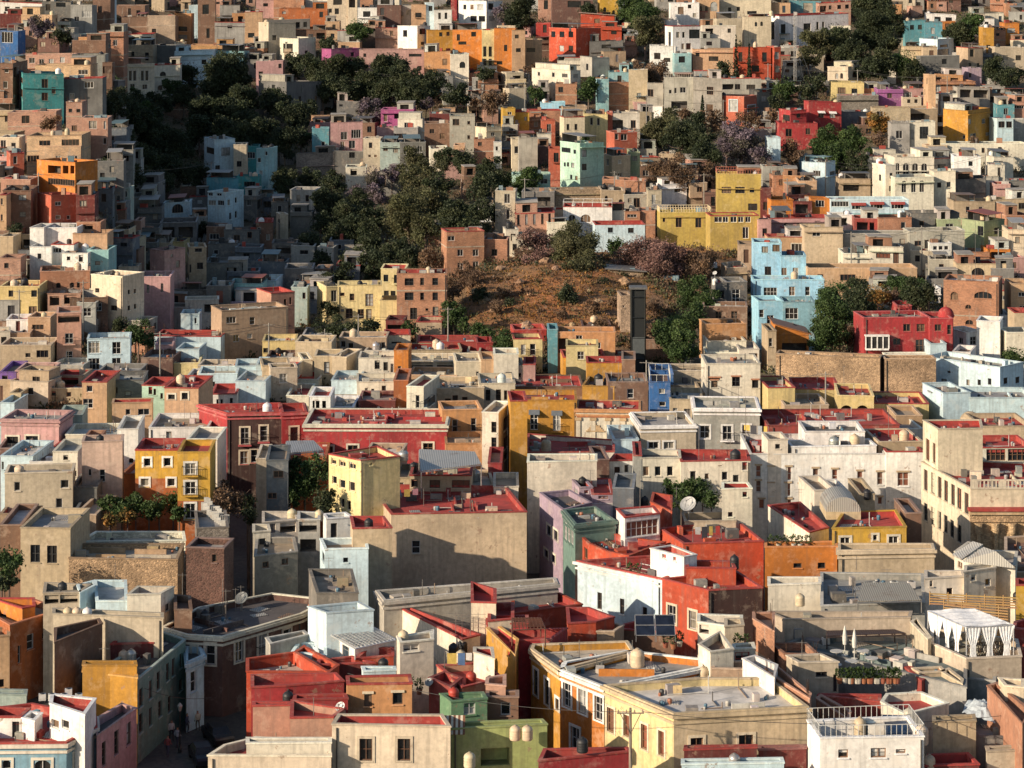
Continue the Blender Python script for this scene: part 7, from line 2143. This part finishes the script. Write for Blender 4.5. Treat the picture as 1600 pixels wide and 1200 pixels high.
# timber fences on the right-hand roofs
def fence(p0, p1, z, h, desc):
    a, b = Vector(ptz(*p0, z)), Vector(ptz(*p1, z)); e = b - a; L = e.length; e /= L; root = empty('timber_fence', (a.x, a.y, z)); m = MB(); p = MB(); t = (.34, .20, .08)
    for k in range(5): m.bar((a.x, a.y, z + h * (k + .5) / 5), (b.x, b.y, z + h * (k + .5) / 5), .075, 'plain', vary(t, .2), 4)
    for k in range(int(L / 1.6) + 1): q = a + e * min(L, k * 1.6); p.bar((q.x, q.y, z), (q.x, q.y, z + h + .1), .06, 'plain', t, 5)
    m.build('rails', root); p.build('post', root); thing(root, 'fence', desc, (p0[0] + p1[0]) / 2, (p0[1] + p1[1]) / 2)
fence((1453, 945), (1590, 952), 9.3, 1.1, 'long ochre timber fence behind the white tent'); fence((1475, 960), (1575, 970), 8.8, 1.2, 'lower ochre timber fence beside the white tent')
# crumpled white tarpaulin
def tarp():
    z = 7.0; c = [ptz(1503, 1118, z), ptz(1572, 1140, z), ptz(1560, 1105, z), ptz(1512, 1098, z)]; N = 16; m = MB()
    from mathutils import noise
    L = lambda u, v: tuple([c[0][i] * (1 - u) * (1 - v) + c[1][i] * u * (1 - v) + c[2][i] * u * v + c[3][i] * (1 - u) * v for i in (0, 1)] + [z + .2 + .45 * abs(noise.noise((u * 6, v * 5, 1))) + .5 * math.sin(math.pi * u) * math.sin(math.pi * v)])
    for i in range(N):
        for j in range(N): m.face([L(i / N, j / N), L((i + 1) / N, j / N), L((i + 1) / N, (j + 1) / N), L(i / N, (j + 1) / N)], 'cloth', (.40, .45, .48))
    o = m.build('tarpaulin', None, False); thing(o, 'tarpaulin', 'crumpled pale tarpaulin over a roof terrace', 1538, 1120, 'crumpled pale tarpaulin')
tarp()
# loose rocks on the bare slope
def boulder(px, row, r, k):
    y = depth2(px, row); x, _, z = pt(px, row, y); z = ground(x, y) + relief(x, y); rg = np.random.default_rng(k); m = MB(); n = 9; prof = []
    for a in np.linspace(-.5, 1.5, 6): prof.append((r * math.cos(a * .98) * rg.uniform(.85, 1.1), r * .8 * math.sin(a) * rg.uniform(.9, 1.1)))
    m.lathe((x, y, z), prof, 'stone', vary((.34, .22, .13), .2), n)
    m.v = [(a + rg.normal() * r * .1, b_ + rg.normal() * r * .1, c + rg.normal() * r * .07) for a, b_, c in m.v]
    o = m.build('boulder'); thing(o, 'boulder', 'weathered brown boulder', px, row); o['group'] = 'boulders on the bare slope'
for k in range(22): boulder(730 + (k * 97 % 250), 425 + (k * 53 % 92), .35 + (k * 31 % 10) * .09, k)
# more masts and tanks on the nearer roofs
random.seed(33)
_nr = [B for B in BUILD if B['near'] and abs(area(B['foot'])) > 26 and B['row'] < 1190]
for i in range(95):
    B = random.choice(_nr); q = inset(B['foot'], 1.0); xs = [p[0] for p in q]; ys = [p[1] for p in q]
    x, y = random.uniform(min(xs), max(xs)), random.uniform(min(ys), max(ys))
    if not inpoly(x, y, q): continue
    p = topx(x, y, B['zr']); s = FPX / y
    if i % 3 == 0: tank(p[0], p[1] - .75 * s, 1.15 * s, 1.5 * s, random.choice(['black', 'cream', 'cream', 'steel', 'white']))
    else: pole(p[0], p[1] - random.uniform(1.6, 3.4) * s, p[1], .03, random.choice(['slim rooftop antenna mast', 'rooftop aerial with short crossbars']), arms=((.1, .5), (.35, .35)) if i % 2 else ((.15, .3),))
# street life in the shaded lane
def person(px, row, cl, leg, ang, stride, desc):
    y = CAMZ * FPX / (row - HROW); x = (px - 800) * y / FPX
    ca, sa = math.cos(ang), math.sin(ang)
    R = lambda v: (v[0] * ca - v[1] * sa, v[0] * sa + v[1] * ca, v[2])
    s = stride
    J = [(0, 0, .95), (0, .0, 1.2), (0, .0, 1.42), (0, -.01, 1.52), (0, -.03, 1.64), (0, -.02, 1.74), (.10, 0, .92), (.11, -s * .5, .5), (.11, -s * .7 + .12, .09), (.11, -s * .7 - .08, .04), (-.10, 0, .92), (-.11, s * .35, .5), (-.11, s * .9, .10), (-.11, s * .9 - .2, .04),
         (.2, 0, 1.40), (.26, s * .25, 1.13), (.26, s * .15 - .1, .88), (.25, s * .12 - .14, .80), (-.2, 0, 1.40), (-.26, -s * .2, 1.13), (-.26, -s * .4 - .1, .90), (-.25, -s * .45 - .12, .82)]
    rad = [.16, .15, .15, .065, .10, .085, .10, .075, .05, .05, .10, .075, .05, .05, .075, .05, .04, .04, .075, .05, .04, .04]
    E = [(0, 1), (1, 2), (2, 3), (3, 4), (4, 5), (0, 6), (6, 7), (7, 8), (8, 9), (0, 10), (10, 11), (11, 12), (12, 13), (2, 14), (14, 15), (15, 16), (16, 17), (2, 18), (18, 19), (19, 20), (20, 21)]
    me = bpy.data.meshes.new('person'); me.from_pydata([R(j) for j in J], E, []); o = bpy.data.objects.new('person', me); COL.objects.link(o); o.location = (x, y, .01); o['_w'] = (x, y, .01)
    md = o.modifiers.new('skin', 'SKIN'); md.use_smooth_shade = True; sk = me.skin_vertices[0].data if me.skin_vertices else None
    if sk is None:
        bm_ = __import__('bmesh').new(); bm_.from_mesh(me); bm_.verts.layers.skin.verify(); bm_.to_mesh(me); bm_.free(); sk = me.skin_vertices[0].data
    for i, r in enumerate(rad): sk[i].radius = (r, r * .8); sk[i].use_root = (i == 0)
    o.modifiers.new('sub', 'SUBSURF').levels = 1; o.modifiers['sub'].render_levels = 1
    mt = bpy.data.materials.new('person_look'); mt.use_nodes = True; t = mt.node_tree; n = NB(t); b = t.nodes['Principled BSDF']
    tc = n.n('TexCoord'); sp = n.n('SeparateXYZ'); n.l(tc.outputs['Object'], sp.inputs[0])
    c = n.mix(n.ramp(sp.outputs[2], .93, .96), leg, cl); c = n.mix(n.ramp(sp.outputs[2], 1.47, 1.49), c, (.32, .18, .11)); c = n.mix(n.ramp(sp.outputs[2], 1.68, 1.70), c, (.02, .015, .01))
    n.l(c, b.inputs['Base Color']); b.inputs['Roughness'].default_value = .8; me.materials.append(mt)
    thing(o, 'person', desc, px, row - 15)
person(277, 1168, (.30, .32, .36), (.04, .04, .06), 2.6, .3, 'person in a grey top in the lane')
person(268, 1157, (.5, .48, .44), (.03, .03, .04), .4, .25, 'person in a pale top in the lane')
person(292, 1146, (.05, .06, .10), (.05, .05, .06), 1.2, .2, 'person in dark navy clothes')
person(262, 1182, (.22, .05, .05), (.05, .05, .08), 2.9, .3, 'person in a dark red top')
person(309, 1142, (.45, .40, .30), (.08, .07, .06), 3.6, .22, 'person in a beige top')
def car(px, row, ang, tint, desc):
    y = CAMZ * FPX / (row - HROW); x = (px - 800) * y / FPX; root = empty('parked_car', (x, y, .01)); ca, sa = math.cos(ang), math.sin(ang)
    P = lambda u, v, z: (x + u * ca - v * sa, y + u * sa + v * ca, .01 + z)
    prof = [(-2.1, .32), (-2.12, .75), (-1.95, .92), (-1.2, .98), (-.65, 1.40), (.75, 1.44), (1.45, 1.0), (2.05, .85), (2.12, .6), (2.1, .32)]
    b = MB(); g = MB()
    for i in range(len(prof) - 1):
        (u0, z0), (u1, z1) = prof[i], prof[i + 1]; w0 = .82 if z0 < 1.05 else .62; w1 = .82 if z1 < 1.05 else .62
        tgt = g if i in (3, 5) else b
        tgt.face([P(u0, -w0, z0), P(u0, w0, z0), P(u1, w1, z1), P(u1, -w1, z1)], 'glass' if tgt is g else 'metal', (.02, .02, .02) if tgt is g else tint)
    for sg in (-1, 1):
        low = [P(u, sg * .82, min(z, .95)) for u, z in prof]; b.face(low if sg < 0 else low[::-1], 'metal', tint)
        top_ = [P(-1.2, sg * .815, .97), P(-.65, sg * .62, 1.40), P(.75, sg * .62, 1.44), P(1.45, sg * .815, .98)]; g.face(top_ if sg > 0 else top_[::-1], 'glass', (.02, .02, .02))
    b.build('body', root); g.build('window', root)
    for u in (-1.3, 1.3):
        for sg in (-1, 1):
            w = MB(); w.bar(P(u, sg * .68, .31), P(u, sg * .85, .31), .31, 'plain', (.015, .015, .015), 14); w.build('wheel', root)
    for sg in (-1, 1):
        h = MB(); h.box(P(2.1, sg * .6, .68), (.1, .28, .14), 'glass', (.5, .5, .45), ang); h.build('headlight', root)
    thing(root, 'car', desc, px, row)
car(316, 1190, 1.9, (.03, .035, .045), 'dark blue-grey parked car')
car(340, 1158, 2.0, (.05, .05, .05), 'black parked car')
def lamp(px, row):
    y = CAMZ * FPX / (row - HROW); x = (px - 800) * y / FPX; root = empty('street_lamp', (x, y, 0)); m = MB(); m.lathe((x, y, 0), [(.16, 0), (.16, .3), (.06, .5), (.05, 3.4), (.08, 3.5)], 'metal', (.04, .04, .04), 10); m.build('post', root)
    g = MB(); g.lathe((x, y, 3.5), [(.10, 0), (.22, .4), (.24, .45), (.10, .62), (.03, .7)], 'glass', (.5, .48, .4), 8); g.build('lantern', root); thing(root, 'street lamp', 'black street lamp with a glass lantern on the lane', px, row - 20)
lamp(281, 1176)
# ------------------------------------------------------------------ camera (set before the sight checks below)
cam = bpy.data.cameras.new('camera'); co = bpy.data.objects.new('camera', cam); COL.objects.link(co); scene.camera = co
co.location = (0, 0, CAMZ); co.rotation_euler = (math.radians(90), 0, 0)
cam.sensor_width = 36; cam.lens = 36 * FPX / 1600; cam.shift_y = -(600 - HROW) / 1600; cam.clip_start = 1; cam.clip_end = 4000
from mathutils.bvhtree import BVHTree
class Sight:
    """one ray tree over many meshes; remembers which top-level object each face belongs to"""
    def __init__(s, objs):
        V = []; Tn = []; own = []; off = 0; s.names = []
        for o in objs:
            if o.type != 'MESH' or not len(o.data.polygons): continue
            me = o.data; n = len(me.vertices); v = np.empty(n * 3, np.float32); me.vertices.foreach_get('co', v)
            me.calc_loop_triangles(); m = len(me.loop_triangles); t_ = np.empty(m * 3, np.int32); me.loop_triangles.foreach_get('vertices', t_)
            V.append(v.reshape(-1, 3) + np.array(o['_w'] if '_w' in o else tuple(o.location))); Tn.append(t_.reshape(-1, 3) + off); off += n
            r = o
            while r.parent is not None: r = r.parent
            s.names.append(r.name); own.append(np.full(m, len(s.names) - 1, np.int32))
        s.own = np.concatenate(own); s.t = BVHTree.FromPolygons(np.concatenate(V).tolist(), np.concatenate(Tn).tolist(), all_triangles=True)
    def cast(s, d):
        p, n, i, dist = s.t.ray_cast((0, 0, CAMZ), d)
        return (None, None, 1e9) if p is None else (s.names[s.own[i]], p, dist)
EYES = [Sight(list(scene.objects))]
def sight(px, row):
    d = Vector(((px - 800) / FPX, 1.0, -(row - HROW) / FPX)).normalized(); best = (None, None, 1e9)
    for e in EYES:
        q = e.cast(d)
        if q[2] < best[2]: best = q
    return best[0], best[1]
# infill: the small jumbled houses that stack up between the larger ones
bpy.context.view_layer.update(); rg = random.Random(5); SOIL = 'hillside'
def park(px, row):
    if 700 < px < 1190 and 375 < row < 560: return True
    if 1190 < px < 1480 and row > 545: return True
    if 400 < px < 790 and 225 < row < 480: return rg.random() < .72
    if ((px - 300) / 150) ** 2 + ((row - 215) / 95) ** 2 < 1: return rg.random() < .9
    if 170 < px < 500 and 140 < row < 310: return rg.random() < .5
    return False
state = random.getstate(); random.seed(11); nfill = 0
for row in range(-6, 640, 8):
    px = rg.uniform(-10, 10)
    while px < 1600:
        st = rg.uniform(13, 24)
        o, p = sight(px, row)
        if o is not None and o == SOIL and p.y > 300 and not park(px, row):
            s = FPX / p.y; W = rg.uniform(2.6, 6.0); H = rg.uniform(2.4, 5.2); Dp = rg.uniform(3.5, 6)
            th = rg.uniform(-.25, .25); e = Vector((math.cos(th), math.sin(th))); q = Vector((-e.y, e.x)); c = Vector((p.x, p.y))
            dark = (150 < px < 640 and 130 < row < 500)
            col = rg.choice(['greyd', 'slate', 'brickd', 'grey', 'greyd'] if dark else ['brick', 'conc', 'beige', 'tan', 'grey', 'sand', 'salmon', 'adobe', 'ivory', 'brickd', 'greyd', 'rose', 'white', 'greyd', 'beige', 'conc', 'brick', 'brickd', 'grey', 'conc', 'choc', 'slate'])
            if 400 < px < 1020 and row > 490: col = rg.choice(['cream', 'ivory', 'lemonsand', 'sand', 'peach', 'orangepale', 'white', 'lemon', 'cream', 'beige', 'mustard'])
            mt = {'brick': 'brick', 'brickd': 'brick', 'conc': 'conc', 'grey': 'conc', 'salmon': 'brick'}.get(col, 'paint')
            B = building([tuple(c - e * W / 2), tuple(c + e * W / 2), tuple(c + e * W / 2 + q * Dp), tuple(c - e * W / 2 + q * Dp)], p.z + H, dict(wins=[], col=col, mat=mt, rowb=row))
            B['infill'] = True; nfill += 1; st = W * s * rg.uniform(.8, 1.5)
        px += st
random.setstate(state)
EYES.append(Sight([c for B in BUILD if B.get('infill') for c in B['root'].children_recursive]))
# undergrowth and dry grass on what ground is left in view
def cover(name, label, test, kind, size, per, step, spread):
    g_ = np.random.default_rng(3); P = []
    for row in np.arange(0, 640, step):
        for px in np.arange(0, 1600, step):
            a, b = px + g_.uniform(0, step), row + g_.uniform(0, step)
            if not test(a, b, g_): continue
            o, p = sight(a, b)
            if o is not None and o == SOIL and p.y > 300: P.append(tuple(p))
    if not P: return
    P = np.array(P); n = len(P); c = np.repeat(P, per, 0); d = g_.normal(size=(n * per, 3)); d[:, 2] = abs(d[:, 2])
    big = np.repeat(g_.uniform(.4, 1.4, n), per)[:, None]
    pos = c + d * np.array(spread) * big; cs = np.array([LEAFC[k][i] for k in kind for i in range(len(LEAFC[k]))])
    cc = np.repeat(cs[g_.integers(len(cs), size=n)], per, 0) * g_.uniform(.7, 1.3, (n * per, 1))
    root = empty(name + '_root', (0, 0, 0)); o = leafmesh(name, root, pos, d * np.array([.5, .5, 1.2]) + .05, g_.uniform(.6, 1.3, n * per) * size, cc)
    o.parent = None; bpy.data.objects.remove(root); o['kind'] = 'stuff'; o['label'] = label; o.name = name
inm = lambda a, b: ((a - 860) / 175) ** 2 + ((b - 478) / 62) ** 2 < 1
cover('dry_grass', 'dry orange-brown grass tufts on the bare slope', lambda a, b, g_: (inm(a, b) and g_.random() < .6 * max(0., math.sin(a * .09) * math.sin(b * .14 + a * .03) + .35)) or (700 < a < 1180 and 380 < b < 560 and g_.random() < .3), 'bp', .17, 8, 3.2, (.4, .4, .2))
cover('undergrowth', 'dark low undergrowth between the houses', lambda a, b, g_: (not inm(a, b) and g_.random() < .55) or (inm(a, b) and g_.random() < .05), 'dobb', .22, 30, 5.0, (.55, .55, .5))
# what the camera sees of each thing
SEEN = {}
for row in np.arange(1, 1200, 3.0):
    for px in np.arange(1, 1600, 3.0):
        o, p = sight(px, row)
        if o is not None: SEEN[o] = SEEN.get(o, 0) + 1
def family(r):
    out = [r]
    for c in r.children: out += family(c)
    return out
print('people', [(t['o'].name, SEEN.get(t['o'].name)) for t in TH if t['cat'] in ('person', 'car', 'street lamp', 'stairway', 'lift tower')])
for B in BUILD: B['seen'] = SEEN.get(B['root'].name, 0)
order = sorted(BUILD, key=lambda B: -(B['seen'] + (40 if B['spec'].get('k') and B['seen'] > 12 else 0) - (30 if B.get('infill') else 0)))
keep = order[:308]; rest = order[308:]
print('houses', len(BUILD), 'infill', nfill, 'smallest kept', keep[-1]['seen'], 'rest seen', sum(B['seen'] for B in rest), 'unseen', sum(1 for B in rest if not B['seen']))
V, F_, MI, TT, mats, off = [], [], [], [], [], 0
gone = set(); dead = []
for B in rest:
    gone.add(B['root'])
    fam = family(B['root'])
    if B['seen'] or B.get('used'):
        for o in fam:
            if o.type != 'MESH': continue
            me = o.data; n = len(me.vertices); co_ = np.empty(n * 3, np.float32); me.vertices.foreach_get('co', co_)
            w0 = np.array(o['_w']); V.append(co_.reshape(-1, 3) + w0)
            mm = []
            for m_ in me.materials:
                if m_ not in mats: mats.append(m_)
                mm.append(mats.index(m_))
            tt = np.empty(len(me.polygons) * 4, np.float32); me.attributes['tint'].data.foreach_get('color', tt); TT.append(tt)
            for pl in me.polygons: F_.append(tuple(v + off for v in pl.vertices)); MI.append(mm[pl.material_index])
            off += n
    dead += fam
TH[:] = [t for t in TH if t['o'] not in gone]
bpy.data.batch_remove(dead)
if F_:
    me = bpy.data.meshes.new('small_houses'); me.from_pydata(np.concatenate(V).tolist(), [], F_)
    for m_ in mats: me.materials.append(m_)
    me.polygons.foreach_set('material_index', MI); at = me.attributes.new('tint', 'FLOAT_COLOR', 'FACE'); at.data.foreach_set('color', np.concatenate(TT)); me.update()
    o = bpy.data.objects.new('small_houses', me); COL.objects.link(o); o['kind'] = 'stuff'; o['label'] = 'jumble of small houses crowded between the larger ones on the hillside'
# leave out trees and roof tanks that nothing is seen of
bare = []
for t in list(TH):
    if t['cat'] in ('tree', 'bush', 'water tank', 'air conditioner', 'potted plant', 'table') and not SEEN.get(t['o'].name):
        TH.remove(t); bare += family(t['o'])
bpy.data.batch_remove(bare)

# ------------------------------------------------------------------ labels: each singles out one thing
ORD = ['', 'second ', 'third ', 'fourth ', 'fifth ', 'sixth ', 'seventh ', 'eighth ', 'ninth ', 'tenth ']
LAND = [t for t in TH if t['nick']]
def rel(t, l):
    dx, dy = t['px'] - l['px'], t['row'] - l['row']
    if abs(dx) > 1.3 * abs(dy): return 'right of' if dx > 0 else 'left of'
    return 'above' if dy < 0 else 'below'
def put_labels():
    claims = {}
    for t in TH:
        if t['nick']:
            w = t['nick'].split()
            lab = t['nick'] if len(w) >= 4 else t['desc'] + ', the ' + t['nick']
            f = t['desc'].split(' with ')
            t['o']['label'] = lab; continue
        best = sorted(LAND, key=lambda l: (t['px'] - l['px']) ** 2 + 1.4 * (t['row'] - l['row']) ** 2)
        for l in best:
            if l is t: continue
            d = t['desc']; base = d if len(d.split()) + len(l['nick'].split()) + 4 <= 16 else d.split(' with ')[0]
            if len(base.split()) + len(l['nick'].split()) + 4 <= 16: break
        r = rel(t, l); t['_'] = (base, r, l['nick'])
        claims.setdefault(t['_'], []).append((abs(t['px'] - l['px']) + abs(t['row'] - l['row']), id(t), t))
    for (base, r, nick), L in claims.items():
        L.sort(key=lambda q: q[0])
        for i, (_, _, t) in enumerate(L):
            if i < len(ORD) and len(L) > 1:
                t['o']['label'] = f"{base}, {'nearest ' if i == 0 else ORD[i] + 'nearest '}{r} the {nick}"
            else: t['o']['label'] = f"{base}, {r} the {nick}"
put_labels()
GRP = {'house': 'houses stacked over the hillside', 'building': 'houses stacked over the hillside', 'water tank': 'water tanks on the roofs', 'tree': 'trees among the houses', 'bush': 'dry bushes on the slopes',
       'antenna': 'antennas on the roofs', 'air conditioner': 'air conditioning units on the roofs', 'satellite dish': 'satellite dishes on the roofs', 'potted plant': 'potted plants on the roofs', 'cable': 'cables over the street',
       'person': 'people in the shaded lane', 'car': 'cars parked in the lanes', 'clothes line': 'clothes lines on the roofs', 'table': 'tables on the sunken terrace', 'parasol': 'closed parasols on the sunken terrace', 'utility pole': 'wooden utility poles', 'fence': 'timber fences on the roofs'}
for t in TH:
    if t['cat'] in GRP: t['o']['group'] = GRP[t['cat']]
for o in bpy.data.objects:
    if '_w' in o: del o['_w']

# ------------------------------------------------------------------ light, sky, camera
EL, AZ = math.radians(20), (-0.85, -0.53)
sv = Vector((AZ[0] * math.cos(EL), AZ[1] * math.cos(EL), math.sin(EL)))
L = bpy.data.lights.new('sun', 'SUN'); L.energy = 4.6; L.angle = math.radians(.5); L.color = (1.0, .83, .63)
so = bpy.data.objects.new('sun', L); COL.objects.link(so); so.rotation_euler = sv.to_track_quat('Z', 'Y').to_euler()
w = bpy.data.worlds.new('World'); scene.world = w; w.use_nodes = True; t = w.node_tree
bg = t.nodes['Background']; sk = t.nodes.new('ShaderNodeTexSky'); sk.sky_type = 'NISHITA'; sk.sun_disc = False
sk.sun_elevation = EL; sk.sun_rotation = math.atan2(AZ[0], AZ[1]); bg.inputs['Strength'].default_value = .088
t.links.new(sk.outputs[0], bg.inputs['Color'])
vs = scene.view_settings; vs.view_transform = 'Standard'; vs.look = 'None'; vs.exposure = 0.55; vs.gamma = 1
scene.cycles.use_denoising = True
scene.cycles.max_bounces = 5; scene.cycles.diffuse_bounces = 3; scene.cycles.glossy_bounces = 2; scene.cycles.transmission_bounces = 2; scene.cycles.transparent_max_bounces = 4
